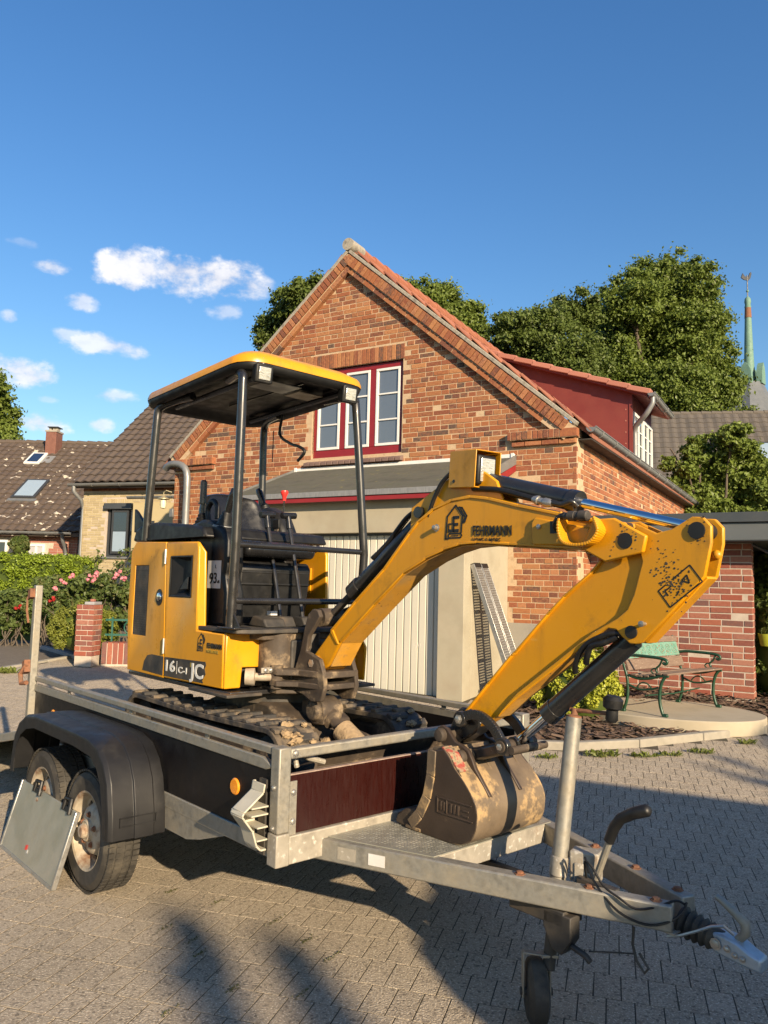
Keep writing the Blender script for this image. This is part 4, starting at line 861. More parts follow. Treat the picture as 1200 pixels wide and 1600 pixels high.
    mb = MB(); mb.tube([(1.16, .72, .44), (1.155, .72, .38), (1.17, .72, .33), (1.20, .72, .30), (1.215, .72, .32), (1.18, .72, .36)], .005, 6); mb.tube([(1.03, .64, .335), (1.10, .68, .345), (1.16, .72, .35)], .003, 5); mb.build('hanging_hook', MAT['dusty_black'], t)
    box('underrun_rod', MAT['dusty_black'], t, -1.2, 1.1, .80, .83, .42, .45)
    # drop brackets in front of the wheels
    for b0, b1 in ((.006, .014), (TW-.014, TW-.006)):
        MB().prism([(-.98, .50), (-.40, .50), (-.62, .43), (-.75, .40), (-.98, .40)], b0, b1).build('gusset_plate', Z, t, smooth=0)
    # axles, wheels, mudguards
    for a in (-1.46, -2.13): MB().cyl((a, .0, .30), (a, TW, .30), .032).build('axle', MAT['dusty_black'], t); 
    def wheel(a, b, s):
        w = empty('wheel', (a, b, .305)); w.parent = t; ax = (0, s, 0)
        prof = [(-.155, .19), (-.16, .215), (-.150, .262), (-.128, .288), (-.10, .300), (-.05, .305), (.0, .300), (.022, .288), (.035, .262), (.032, .215), (.022, .188)]
        mb = MB(); mb.lathe((0, 0, 0), ax, [(-d, r) for d, r in prof][::-1], 48, caps=False)
        for k in range(64):                                        # tread blocks and shoulder lugs
            th = 2*math.pi*k/64; er = V3((math.cos(th), 0, math.sin(th))); et = V3((-math.sin(th), 0, math.cos(th)))
            for d, tw2 in ((.118, .017), (.074, .015), (.030, .015), (-.010, .014)):
                mb.obox(er*.3025 + V3((0, s*d, 0)) + (et*.006 if d in (.074, -.010) else 0), et*.0115, V3((0, s*tw2, 0)), er*.0045)
        mb.build('tyre', MAT['rubber'], w, smooth=30)
        o = -s*.0; rp = [(.025, .0), (.025, .045), (.030, .046), (.028, .052), (.010, .058), (.006, .10), (-.005, .118), (-.040, .135), (-.036, .172), (-.010, .182), (.022, .188), (.028, .199), (.020, .200), (.0, .185), (-.06, .17), (-.06, 0)]
        mb = MB(); mb.lathe((0, 0, 0), (0, -s, 0), rp, 36); mb.build('rim', MAT['rust_rim'], w)
        mb = MB(); mb.lathe((0, 0, 0), (0, -s, 0), [(.024, .038), (.045, .036), (.055, .028), (.057, 0)], 18); mb.build('hub_cap', MAT['rust_rim'], w)
        for k in range(5):
            th = 2*math.pi*k/5+.3; bolt(w, (.078*math.cos(th), -s*.010, .078*math.sin(th)), (0, -s, 0), .011, .012, 'rust')
        for k in range(8):
            th = 2*math.pi*k/8; MB().obox((.145*math.cos(th), -s*-.036, .145*math.sin(th)), V3((-math.sin(th), 0, math.cos(th)))*.02, V3((0, .003, 0)), V3((math.cos(th), 0, math.sin(th)))*.008).build('rim_slot', MAT['black_print'], w)
    for a in (-1.46, -2.13): wheel(a, -.165, 1); wheel(a, TW+.165, -1)
    for s in (0, 1):
        f = (lambda b: b) if s == 0 else (lambda b: TW-b)
        prof = [(-.955, .385), (-.965, .50), (-1.00, .64), (-1.05, .72), (-1.13, .785), (-1.25, .815), (-1.45, .822), (-2.05, .822), (-2.22, .80), (-2.33, .745), (-2.40, .66), (-2.43, .54), (-2.44, .45)]
        V, Q = [], []
        sections = [(.000, 0), (-.06, 0), (-.064, .008), (-.155, .008), (-.159, 0), (-.265, 0), (-.282, -.012), (-.286, -.035)]
        n = len(sections)
        for i, (a, z) in enumerate(prof):
            p0, p1 = V3(prof[max(i-1, 0)]), V3(prof[min(i+1, len(prof)-1)]); tt = p1-p0; nn = nrm((tt[1], 0, -tt[0])) if True else None
            if nn[2] < 0 and 3 < i < 9: nn = -nn
            out = nrm((a+1.70, 0, z-.45)); 
            for b, h in sections: V.append((a+out[0]*h, f(b), z+out[2]*h))
        for i in range(len(prof)-1):
            for k in range(n-1): Q.append((i*n+k, i*n+k+1, (i+1)*n+k+1, (i+1)*n+k))
        me = bpy.data.meshes.new('mudguard'); me.from_pydata(V, [], Q); bm = bmesh.new(); bm.from_mesh(me); bmesh.ops.recalc_face_normals(bm, faces=bm.faces); bm.to_mesh(me); bm.free()
        me.polygons.foreach_set('use_smooth', [True]*len(me.polygons)); me.set_sharp_from_angle(angle=R(28))
        o = link('mudguard', me, t, [MAT['fender_plastic']]); so_ = o.modifiers.new('thick', 'SOLIDIFY'); so_.thickness = .006; so_.offset = 0
        bvl = o.modifiers.new('edge', 'BEVEL'); bvl.width = .006; bvl.segments = 2; bvl.limit_method = 'ANGLE'
        mb = MB(); mb.box(-.958, -.950, f(-.07) if s == 0 else f(-.21), f(-.21) if s == 1 else f(-.07), .435, .438) if False else None
        if s == 0:
            for (x0, x1, z0, z1) in ((-.235, -.05, .445, .449), (-.235, -.05, .485, .489), (-.235, -.231, .445, .489), (-.054, -.05, .445, .489)):
                MB().box(-.962+.010, -.948, x0, x1, z0, z1).build('moulded_line', MAT['fender_plastic'], o)
        # lower side skirt of the guard
        mb = MB(); b = f(-.286); low = [(a, z-.035-.0) for a, z in prof]
        inner = [(-1.02+.0, .385), (-1.035, .50), (-1.075, .62), (-1.13, .69), (-1.22, .735), (-1.45, .75), (-2.05, .75), (-2.19, .725), (-2.28, .68), (-2.335, .61), (-2.36, .53), (-2.365, .45)]
        outer = [(a+nrm((a+1.70, 0, z-.45))[0]*-.03, z+nrm((a+1.70, 0, z-.45))[2]*-.03) for a, z in prof]
        poly = outer + inner[::-1]
        mb.prism(poly, b-.002, b+.003); mb.build('mudguard_skirt', MAT['fender_plastic'], t, smooth=0)
    # lowered loading ramp at the back
    r = empty('tailgate_ramp', (-TL-.02, 0, .55)); r.parent = t; r.rotation_euler = (0, R(-11.6), 0)
    for b in (.0, TW-.05): box('ramp_beam', Z, r, -2.2, -.03, b, b+.05, -.03, .03, bevel=.005)
    box('ramp_board', MAT['plywood_black'], r, -2.18, -.03, .05, TW-.05, -.01, .012)
    for a in (-.4, -1.0, -1.6, -2.15): box('ramp_bar', Z, r, a-.02, a+.02, .05, TW-.05, .013, .03)
    # wiring lashed to the front board inside
    MB().tube([(-.10, .16, .83), (-.10, .15, .87), (-.10, .18, .885), (-.10, .22, .86), (-.09, .30, .835)], .012, 8).build('tie_ring', MAT['zinc_dirty'], t)
build_trailer()
def build_chock():
    o = empty('wheel_chock', Vector(T0) + Matrix.Rotation(TRZ, 3, 'Z') @ Vector((-.11, 0, 0)), TRZ, 'white plastic wheel chock hanging on the side of the trailer', 'chock')
    prof = [(-.004, .790), (-.02, .790), (-.026, .755), (-.115, .690), (-.122, .675), (-.110, .660), (-.070, .61), (-.050, .55), (-.03, .53), (-.004, .53)]
    mb = MB(); mb.prism([(a, b) for a, b in prof], -.055, -.045, 'yz'); mb.build('side_plate', MAT['white_plastic'], o, bevel=.004)
    mb = MB()
    for (p, q) in zip(prof[1:-1], prof[2:]): mb.beam((0, *p), (0, *q), .090, .008, nrm((0, q[1]-p[1], -(q[0]-p[0]))))
    mb.build('shell', MAT['white_plastic'], o, bevel=.003)
    for k, z in enumerate((.57, .62, .67, .70)):
        MB().box(-.044, .052, -.085 if k > 1 else -.055, -.006, z, z+.006).build('rib', MAT['white_plastic'], o)
    box('holder', MAT['dusty_black'], o, -.03, .02, .0, .012, .50, .80)
build_chock()
def build_panel():
    rot = Matrix.Rotation(TRZ, 3, 'Z'); p = Vector(T0) + rot @ Vector((-2.0, -.30, 0.0))
    o = empty('metal_panel', p, TRZ, 'scuffed aluminium panel with two black clips leaning against the trailer wheels', 'panel'); 
    th = math.atan2(.105, .375); h = .39; up = V3((0, math.sin(th), math.cos(th))); nn = V3((0, -math.cos(th), math.sin(th)))
    mb = MB(); mb.obox(up*h/2, V3((.44, 0, 0)), nn*.009, up*h/2); mb.build('sheet', MAT['alu_sheet'], o, bevel=.004)
    for s in (-1, 1): MB().obox(up*h/2 + V3((s*.436, 0, 0)), V3((.010, 0, 0)), nn*.014, up*h/2).build('edge_profile', MAT['alu'], o, bevel=.004)
    MB().obox(up*.006, V3((.426, 0, 0)), nn*.013, up*.008).build('edge_profile', MAT['alu'], o)
    for x in (-.14, .33):
        mb = MB(); c = up*h + V3((x, 0, 0)); mb.tube([c+V3((-.05, 0, 0))-up*.02+nn*.015, c+V3((-.045, 0, 0))+up*.04+nn*.02, c+V3((.035, 0, 0))+up*.045+nn*.02, c+V3((.045, 0, 0))-up*.03+nn*.018], .013, 8); mb.obox(c-up*.01+nn*.012, V3((.055, 0, 0)), nn*.006, up*.014); mb.build('clip', MAT['black_plastic'], o, bevel=.003)
    MB().obox(up*.09 + V3((-.05, 0, 0)) + nn*.0102, V3((.018, 0, .004)), nn*.0006, up*.013).build('sticker', MAT['red_plastic'], o)
    MB().obox(up*.075 + V3((-.02, 0, 0)) + nn*.0102, V3((.010, 0, .002)), nn*.0006, up*.009).build('sticker', MAT['white_sticker'], o)
build_panel()
# ------------------------------------------------------------------ mini excavator (same local axes as the trailer: forward, right, up)
EXC = empty('mini_excavator', T0, TRZ, 'yellow mini excavator with canopy standing on the trailer, bucket on the drawbar deck', 'excavator')
def mirror_poly(poly): return [(a, b) for a, b in poly]
def ram(name, p, q, rb, rr, frac, rodmat='chrome', barrel='black_paint', eye=.03, ax=(0, 1, 0)):
    p, q = V3(p), V3(q); d = nrm(q-p); L = np.linalg.norm(q-p); r = empty(name, (0, 0, 0)); r.parent = EXC
    MB().lathe(p, d, [(eye*.6, rb*.6), (eye, rb), (L*frac-.05, rb), (L*frac-.049, rb*1.12), (L*frac, rb*1.12), (L*frac+.001, rr)], 24).build('barrel', MAT[barrel], r)
    MB().lathe(p, d, [(L*frac-.002, rr), (L-eye*.8, rr)], 20).build('rod', MAT[rodmat], r)
    for c in (p, q): MB().lathe(c-V3(ax)*.03, ax, [(0, .0), (.0005, eye), (.0595, eye), (.06, 0)], 18).build('eye', MAT[barrel], r)
    return r
def strip(mb, pts, b0, b1, th):
    for (p, q) in zip(pts[:-1], pts[1:]):
        d = nrm((q[0]-p[0], 0, q[1]-p[1])); n = V3((d[2], 0, -d[0])); c = V3(((p[0]+q[0])/2, (b0+b1)/2, (p[1]+q[1])/2)); L = math.hypot(q[0]-p[0], q[1]-p[1])
        mb.obox(c, d*(L/2+.001), V3((0, (b1-b0)/2, 0)), n*th/2)
def spline(pts, n=6):
    p = [V3(q) for q in pts]; out = []
    for i in range(len(p)-1):
        p0, p1, p2, p3 = p[max(i-1, 0)], p[i], p[i+1], p[min(i+2, len(p)-1)]
        for k in range(n):
            s = k/n; out.append(.5*((2*p1)+(p2-p0)*s+(2*p0-5*p1+4*p2-p3)*s*s+(3*p1-p0-3*p2+p3)*s**3))
    out.append(p[-1]); return out
def hose(pts, r=.011, parent=None, mat='black_plastic', name='hose'): return MB().tube(spline(pts), r, 8).build(name, MAT[mat], parent or EXC, smooth=60)
def build_tracks():
    for b0, b1 in ((.32, .56), (1.08, 1.32)):
        t = empty('track', (0, 0, 0)); t.parent = EXC
        ca, cb, zc, r = -.60, -2.05, .745, .160
        path = []
        n = 14
        for k in range(n+1): th = math.pi/2 - math.pi*k/n; path.append((ca+r*math.cos(th), zc+r*math.sin(th)))
        for k in range(1, 12): path.append((ca+(cb-ca)*k/12, zc-r))
        for k in range(n+1): th = -math.pi/2 - math.pi*k/n; path.append((cb+r*math.cos(th), zc+r*math.sin(th)))
        for k in range(1, 12): s = k/12; path.append((cb+(ca-cb)*s, zc+r-.012*math.sin(math.pi*s)))
        V, Q = [], []; m = len(path)
        for a, z in path:
            o = nrm((a-min(max(a, cb), ca), 0, z-zc)) if abs(z-zc) > 1e-6 or a > ca or a < cb else V3((0, 0, 1))
            for rr, b in ((0, b0), (0, b1), (-.028, b1), (-.028, b0)): V.append((a+o[0]*rr, b, z+o[2]*rr))
        for i in range(m):
            j = (i+1) % m
            for k in range(4): Q.append((4*i+k, 4*i+(k+1) % 4, 4*j+(k+1) % 4, 4*j+k))
        mb = MB().add(V, Q)
        # rubber lugs around the loop
        seg = np.cumsum([0]+[math.hypot(path[(i+1) % m][0]-path[i][0], path[(i+1) % m][1]-path[i][1]) for i in range(m)]); L = seg[-1]; nl = 60
        for k in range(nl):
            s = L*k/nl; i = int(np.searchsorted(seg, s, 'right')-1) % m; f = (s-seg[i])/max(1e-6, seg[i+1]-seg[i]); p, q = path[i], path[(i+1) % m]
            a, z = p[0]+(q[0]-p[0])*f, p[1]+(q[1]-p[1])*f; d = nrm((q[0]-p[0], 0, q[1]-p[1])); o = V3((-d[2], 0, d[0]))
            if np.dot(o, V3((a-(ca+cb)/2, 0, (z-zc)*3))) < 0: o = -o
            h = .019; lo, hi = (b0+.005, b0+.135) if k % 2 else (b1-.135, b1-.005)
            c = V3((a, (lo+hi)/2, z)) + o*h/2; base = len(mb.v); mb.obox(c, d*.026, V3((0, (hi-lo)/2, 0)), o*h/2)
            for vi in range(base, len(mb.v)):
                q3 = V3(mb.v[vi]); 
                if np.dot(q3-c, o) > 0: q3 = q3 - d*np.sign(np.dot(q3-c, d))*.008
                mb.v[vi] = tuple(q3)
        mb.build('belt', MAT['track_rubber'], t, bevel=.004)
        box('track_frame', MAT['mud_steel'], t, cb+.12, ca-.10, b0+.05, b1-.05, .66, .83, bevel=.02)
        MB().lathe((ca, b0+.03, zc), (0, 1, 0), [(0, .04), (.005, .118), (.05, .128), (.12, .128), (.165, .118), (.17, .04)], 28).build('idler', MAT['mud_steel'], t)
        mb = MB(); mb.lathe((cb, b0+.06, zc), (0, 1, 0), [(0, .05), (.002, .118), (.11, .118), (.112, .05)], 28); mb.build('sprocket', MAT['mud_steel'], t)
        for a in (-.92, -1.2, -1.48, -1.75): MB().lathe((a, b0+.03, .655), (0, 1, 0), [(0, .02), (.002, .062), (.06, .062), (.065, .045), (.105, .045), (.11, .062), (.168, .062), (.17, .02)], 18).build('roller', MAT['mud_steel'], t)
        for k in range(12):
            a = random.uniform(-.80, -.47); mb = MB(); rr = random.uniform(.008, .026)
            th = random.uniform(-.3, 1.3); mb.ball((ca+(r+.012)*math.cos(th), random.uniform(b0+.05, b1-.03), zc+(r+.012)*math.sin(th)), rr, 9, 6, (1, 1.5, .8)); mb.move(lambda x, y, z: (x+random.gauss(0, rr*.22), y+random.gauss(0, rr*.22), z+random.gauss(0, rr*.22))); mb.build('mud_clod', MAT['mud'], t)
build_tracks()
def build_under():
    u = empty('undercarriage', (0, 0, 0)); u.parent = EXC
    MB().prism([(-1.75, .68), (-1.75, .86), (-1.5, .95), (-1.0, .95), (-.80, .86), (-.80, .68)], .60, 1.04).build('centre_frame', MAT['mud_steel'], u, bevel=.015)
    MB().cyl((-1.25, .82, .94), (-1.25, .82, 1.025), .27, n=36).build('slew_ring', MAT['dusty_black'], u)
    # dozer: arms, ram, blade
    for b in (.62, .96): MB().prism([(-.95, .84), (-.95, .72), (-.30, .60), (-.30, .70), (-.60, .80)], b, b+.06).build('blade_arm', MAT['mud_steel'], u, bevel=.008)
    prof = [(-.20, .575), (-.235, .62), (-.25, .70), (-.24, .78), (-.205, .85)]
    mb = MB(); strip(mb, prof, .33, 1.31, .016); mb.build('dozer_blade', MAT['mud_steel'], u, bevel=.004)
    for b in (.325, 1.295):
        MB().prism([(-.19, .572), (-.34, .575), (-.36, .70), (-.30, .85), (-.195, .86)], b, b+.02).build('blade_end', MAT['mud_steel'], u, bevel=.004)
    for b in (.60, 1.0): MB().prism([(-.26, .60), (-.52, .62), (-.42, .80), (-.27, .83)], b, b+.02).build('blade_gusset', MAT['mud_steel'], u, bevel=.004)
    mb = MB(); mb.lathe((-.78, .82, .93), (.78, .02, -.42), [(0, .04), (.02, .055), (.10, .055), (.11, .03), (.20, .03)], 18); mb.build('dozer_ram_rod', MAT['mud_steel'], u)
    mb = MB(); mb.lathe((-.62, .825, .845), (.78, .02, -.42), [(0, .03), (.01, .062), (.24, .066), (.25, .05), (.30, .04)], 20); mb.build('dozer_ram', MAT['mud'], u)
    mb = MB(); mb.lathe((-.76, .72, .93), (0, 1, 0), [(0, .0), (.001, .05), (.03, .055), (.031, .075), (.15, .075), (.151, .055), (.19, .05), (.191, 0)], 18); mb.prism([(-.90, .84), (-.70, .86), (-.69, .96), (-.78, 1.0), (-.90, .97)], .76, .86); mb.build('ram_boss', MAT['mud_steel'], u, bevel=.008)
    for k in range(40):
        a, b = random.uniform(-.55, -.06), random.uniform(.25, 1.4); mb = MB(); rr = random.uniform(.006, .028); mb.ball((a, b, .568+rr*.3), rr, 8, 5, (1.2, 1, .6)); mb.move(lambda x, y, z: (x+random.gauss(0, .006), y+random.gauss(0, .006), z+random.gauss(0, .004))); mb.build('mud_clod', MAT['mud'], u)
    for k in range(16):
        a, b, z = random.uniform(-.9, -.4), random.uniform(.60, 1.05), random.uniform(.80, .9); mb = MB(); rr = random.uniform(.015, .04); mb.ball((a, b, .74+.1*(a+.4)*-1.4), rr, 8, 5, (1.2, 1, .6)); mb.move(lambda x, y, z: (x+random.gauss(0, .005), y+random.gauss(0, .005), z+random.gauss(0, .004))); mb.build('mud_clod', MAT['mud'], u)
build_under()
Yw = MAT['yellow']
def recess(o, b):
    c = MB().box(*b).build('cutter', MAT['black_print'], None, smooth=0); m = o.modifiers.new('cut', 'BOOLEAN'); m.object = c; m.solver = 'EXACT'; m.operation = 'DIFFERENCE'
    bpy.context.view_layer.update(); par = o.parent; o.parent = None; bpy.context.view_layer.update()
    me = bpy.data.meshes.new_from_object(o.evaluated_get(bpy.context.evaluated_depsgraph_get())); o.modifiers.clear(); o.data = me; o.parent = par; bpy.data.objects.remove(c)
def build_body():
    e = empty('upper_body', (0, 0, 0)); e.parent = EXC
    box('base_plate', MAT['black_paint'], e, -2.25, -.98, .35, 1.27, 1.005, 1.028, bevel=.004)
    MB().prism([(-2.22, .39), (-2.22, 1.23), (-1.72, 1.23), (-1.72, .39)], 1.03, 1.83, 'xy').build('engine_block_cover', MAT['black_plastic'], e)
    # left flank: rear panel and service door, split by a gap
    rear = [(-2.245, 1.034), (-2.285, 1.40), (-2.275, 1.80), (-2.21, 1.862), (-1.785, 1.850), (-1.735, 1.030)]
    door = [(-1.729, 1.030), (-1.779, 1.850), (-1.385, 1.842), (-1.372, 1.800), (-1.355, 1.372), (-1.355, 1.336), (-1.055, 1.332), (-1.047, 1.040)]
    for nm, poly, bv, cut in (('rear_panel', rear, .014, (-2.205, -2.005, .30, .346, 1.262, 1.708)), ('service_door', door, .012, (-1.705, -1.440, .30, .386, 1.520, 1.760))):
        pn = MB().prism(poly, .338, .354).build(nm, Yw, e); recess(pn, cut); bb = pn.modifiers.new('edge', 'BEVEL'); bb.width = .008; bb.segments = 2; bb.limit_method = 'ANGLE'; bb.angle_limit = R(40)
        MB().prism(poly, 1.262, 1.285).build(nm, Yw, e, bevel=.008)
    # the door's forward edge returns towards the seat
    MB().add([(-1.355, .3385, 1.336), (-1.385, .3385, 1.842), (-1.350, .372, 1.784), (-1.322, .372, 1.375), (-1.322, .372, 1.336), (-1.355, .353, 1.336), (-1.385, .353, 1.842), (-1.355, .384, 1.780), (-1.328, .384, 1.375), (-1.328, .384, 1.336)], [(0,1,2,3,4),(9,8,7,6,5),(0,5,6,1),(1,6,7,2),(2,7,8,3),(3,8,9,4),(4,9,5,0)]).build('door_return', Yw, e, bevel=.004)
    pts = [(-2.24, .40), (-2.33, .50), (-2.37, .65), (-2.38, .82), (-2.37, .99), (-2.33, 1.14), (-2.24, 1.24)]
    MB().prism(pts, 1.03, 1.85, 'xy').build('counterweight', Yw, e, bevel=.03)
    # vent, window recess, catch, hinges
    box('vent_grille', MAT['dusty_black'], e, -2.204, -2.006, .3420, .350, 1.263, 1.707)
    mb = MB()
    for k in range(28): mb.box(-2.198, -2.012, .3405, .3425, 1.275+k*.0148, 1.282+k*.0148)
    mb.build('vent_slats', MAT['dusty_black'], e)
    # recessed inspection pocket
    mb = MB(); x0, x1, z0, z1 = -1.704, -1.441, 1.521, 1.759; xi0, xi1, zi0, zi1 = -1.60, -1.465, 1.56, 1.735; bo, bi = .3385, .384
    mb.add([(x0,bo,z0),(x1,bo,z0),(x1,bo,z1),(x0,bo,z1),(xi0,bi,zi0),(xi1,bi,zi0),(xi1,bi,zi1),(xi0,bi,zi1)], [(0,1,5,4),(1,2,6,5),(2,3,7,6),(3,0,4,7),(4,5,6,7)])
    o = mb.build('pocket', MAT['black_plastic'], e, smooth=0)
    mb = MB()
    for (a0, a1, c0, c1) in ((x0-.004, x1+.004, z0-.004, z0+.006), (x0-.004, x1+.004, z1-.006, z1+.004), (x0-.004, x0+.006, z0+.006, z1-.006), (x1-.006, x1+.004, z0+.006, z1-.006)): mb.box(a0, a1, .334, .3395, c0, c1)
    mb.build('pocket_rim', MAT['black_plastic'], e, bevel=.003)
    MB().prism([(-1.60, 1.56), (-1.50, 1.565), (-1.50, 1.64), (-1.535, 1.62)], .345, .380).build('pocket_latch', MAT['black_print'], e, bevel=.004)
    MB().lathe((-1.838, .339, 1.51), (0, -1, 0), [(0, .045), (.004, .044), (.005, .032), (.006, 0)], 20).move(lambda a, b, z: (a, b, 1.51+(z-1.51)*1.15)).build('door_catch', MAT['black_plastic'], e)
    MB().lathe((-1.835, .334, 1.512), (0, -1, 0), [(0, .028), (.006, .024), (.010, .012), (.011, 0)], 16).build('catch_knob', MAT['chrome'], e)
    for z in (1.76, 1.22): MB().cyl((-1.775+(1.76-z)*.06, .333, z-.045), (-1.775+(1.76-z)*.06, .333, z+.045), .008, n=8).build('hinge', MAT['steel_bolt'], e)
    # dark lower band with its numerals
    band = [(-2.02, 1.052), (-2.00, 1.11), (-1.96, 1.148), (-1.90, 1.158), (-1.74, 1.156)]
    MB().prism(band+[(-1.742, 1.045)], .3362, .3378).build('decal_band', MAT['dusty_black'], e, smooth=0)
    MB().prism([(-1.722, 1.045), (-1.724, 1.156), (-1.30, 1.166), (-1.235, 1.168), (-1.225, 1.15), (-1.24, 1.13), (-1.228, 1.10), (-1.262, 1.062), (-1.25, 1.05)], .3362, .3378).build('decal_band', MAT['dusty_black'], e, smooth=0)
    X, Zt = (1, 0, .012), (0, 0, 1)
    text('16', .090, e, (-1.700, .3355, 1.078), X, Zt, MAT['white_print'], width=.115, bold=.02)
    box('divider', MAT['white_print'], e, -1.566, -1.563, .3352, .3360, 1.07, 1.145)
    text('C-1', .050, e, (-1.545, .3355, 1.080), X, Zt, MAT['white_print'], width=.105, bold=.02)
    text('JC', .112, e, (-1.405, .3355, 1.070), X, Zt, MAT['white_print'], width=.155, bold=.025)
    box('logo_square', MAT['grey_print'], e, -1.405, -1.375, .3350, .3360, 1.125, 1.150)
    house_logo(e, (-1.335, .3365, 1.218), .105); text('FEHRMANN', .040, e, (-1.222, .3365, 1.247), (1, 0, 0), Zt, MAT['black_print'], width=.158, bold=.006); text('HOME & MORE', .022, e, (-1.222, .3365, 1.222), (1, 0, 0), Zt, MAT['grey_print'], width=.125)
    # bright front box below the floor
    MB().prism([(.344, 1.334), (.628, 1.334), (.640, 1.31), (.640, 1.145), (.452, 1.150), (.444, 1.040), (.344, 1.040)], -1.075, -1.035, 'yz').build('front_cover', Yw, e, bevel=.006)
    MB().prism([(1.276, 1.334), (1.05, 1.334), (1.05, 1.15), (1.18, 1.15), (1.18, 1.040), (1.276, 1.040)], -1.075, -1.035, 'yz').build('front_cover', Yw, e, bevel=.006)
    box('front_cover_fill', MAT['dusty_black'], e, -1.30, -1.078, .41, 1.25, 1.04, 1.33)
    MB().prism([(-1.10, 1.04), (-1.10, 1.30), (-.99, 1.28), (-.955, 1.24), (-.97, 1.04)], 1.262, 1.28).build('corner_plate', Yw, e, bevel=.006)
    box('warning_label', MAT['white_sticker'], e, -1.034, -1.033, 1.21, 1.25, 1.10, 1.20)
    box('skirt_plate', MAT['dusty_black'], e, -1.35, -.93, .30, .52, 1.005, 1.022, bevel=.004); box('skirt_plate', MAT['dusty_black'], e, -1.25, -.93, 1.12, 1.33, 1.005, 1.022, bevel=.004)
    # hood
    hood = [(-2.33, 1.868), (-2.29, 1.945), (-2.20, 1.975), (-2.02, 1.985), (-1.60, 1.955), (-1.39, 1.930), (-1.345, 1.868)]
    MB().prism(hood, .362, 1.258).build('engine_hood', MAT['black_plastic'], e, bevel=.018)
    box('hood_seam', MAT['black_plastic'], e, -2.25, -1.36, .356, .366, 1.872, 1.884)
    MB().prism([(-2.33, 1.93), (-2.34, 2.09), (-2.30, 2.07), (-2.20, 2.0), (-2.05, 1.975), (-2.05, 1.95)], .37, .39).build('hood_fin', MAT['black_plastic'], e, bevel=.005)
    # cab floor, seat, consoles
    MB().prism([(-1.36, .345), (-.94, .345), (-.90, .42), (-.90, 1.20), (-.94, 1.275), (-1.36, 1.275)], 1.338, 1.362, 'xy').build('cab_floor', MAT['dusty_black'], e, bevel=.005)
    MB().prism([(-1.80, 1.36), (-1.80, 1.74), (-1.30, 1.74), (-1.27, 1.70), (-1.30, 1.50), (-1.33, 1.36)], .56, 1.07).build('seat_base', MAT['black_plastic'], e, bevel=.015)
    for z in (1.49, 1.60, 1.67): box('seat_base_rib', MAT['black_plastic'], e, -1.32, -1.272, .57, 1.06, z, z+.012, bevel=.003)
    mb = MB(); mb.prism([(-1.72, 1.755), (-1.72, 1.84), (-1.60, 1.855), (-1.35, 1.87), (-1.24, 1.855), (-1.205, 1.81), (-1.23, 1.765)], .565, 1.065); mb.build('seat_cushion', MAT['vinyl'], e, bevel=.035, seg=4)
    mb = MB(); V = []
    for i in range(9):
        z = 1.83+.375*i/8; hw = .245 - .07*(max(0, i-4)/4)**2 - .03*(max(0, 2-i)/2)
        for j in range(9):
            s = -1+2*j/8; a = -1.74-.13*i/8 + .05*(s*s) ; V.append((a, .815+s*hw, z-.03*s*s*(i == 8)))
    n0 = len(V); V += [(a-.09-.02*math.sin(k), b, z) for k, (a, b, z) in enumerate(V)]
    Q = [(i*9+j, i*9+j+1, (i+1)*9+j+1, (i+1)*9+j) for i in range(8) for j in range(8)]; Q += [tuple(n0+q for q in f[::-1]) for f in Q[:64]]
    for i in range(8): Q += [(i*9, (i+1)*9, n0+(i+1)*9, n0+i*9), (i*9+8, n0+i*9+8, n0+(i+1)*9+8, (i+1)*9+8)]
    for j in range(8): Q += [(j, n0+j, n0+j+1, j+1), (72+j, 72+j+1, n0+72+j+1, n0+72+j)]
    mb.add(V, Q); o = mb.build('seat_back', MAT['vinyl'], e, smooth=80, bevel=0); sub = o.modifiers.new('soft', 'SUBSURF'); sub.levels = 1; sub.render_levels = 2
    # left console
    MB().prism([(-1.66, 1.36), (-1.66, 1.95), (-1.52, 1.985), (-1.40, 1.97), (-1.27, 1.915), (-1.225, 1.85), (-1.22, 1.70), (-1.245, 1.65), (-1.20, 1.55), (-1.20, 1.36)], .428, .552).build('left_console', MAT['black_plastic'], e, bevel=.022, seg=3)
    MB().prism([(-1.415, 1.575), (-1.415, 1.735), (-1.265, 1.735), (-1.265, 1.575)], .4255, .4275).build('noise_label', MAT['white_sticker'], e, smooth=0)
    text('L', .03, e, (-1.325, .4250, 1.690), (1, 0, 0), Zt, MAT['black_print']); text('93', .085, e, (-1.385, .4250, 1.605), (1, 0, 0), Zt, MAT['black_print'], width=.080, bold=.015); text('dB', .025, e, (-1.298, .4250, 1.605), (1, 0, 0), Zt, MAT['black_print'])
    def boot(c, d, r, h, name='lever_boot'):
        prof = [(0, r)]
        for k in range(4): prof += [(h*(k+.35)/4, r*(1-.14*k)), (h*(k+.8)/4, r*(.80-.14*k))]
        prof.append((h, r*.35)); MB().lathe(c, d, prof, 16).build(name, MAT['black_plastic'], e, smooth=60)
    boot((-1.36, .49, 1.945), (.35, 0, 1), .05, .09); MB().lathe((-1.33, .49, 2.02), (.5, 0, .85), [(0, .018), (.05, .022), (.11, .026), (.15, .022), (.16, 0)], 14).build('joystick', MAT['vinyl'], e, smooth=60)
    MB().lathe((-1.37, .49, 1.935), (.2, 0, 1), [(0, .066), (.012, .062), (.013, 0)], 24).build('joystick_collar', MAT['zinc_grey'], e)
    boot((-1.64, .50, 1.955), (0, 0, 1), .055, .08); MB().lathe((-1.645, .50, 2.03), (-.0, 0, 1), [(0, .012), (.06, .012), (.061, .030), (.068, .030), (.07, .022), (.20, .020), (.21, .012), (.212, 0)], 14).build('safety_lever', MAT['vinyl'], e)
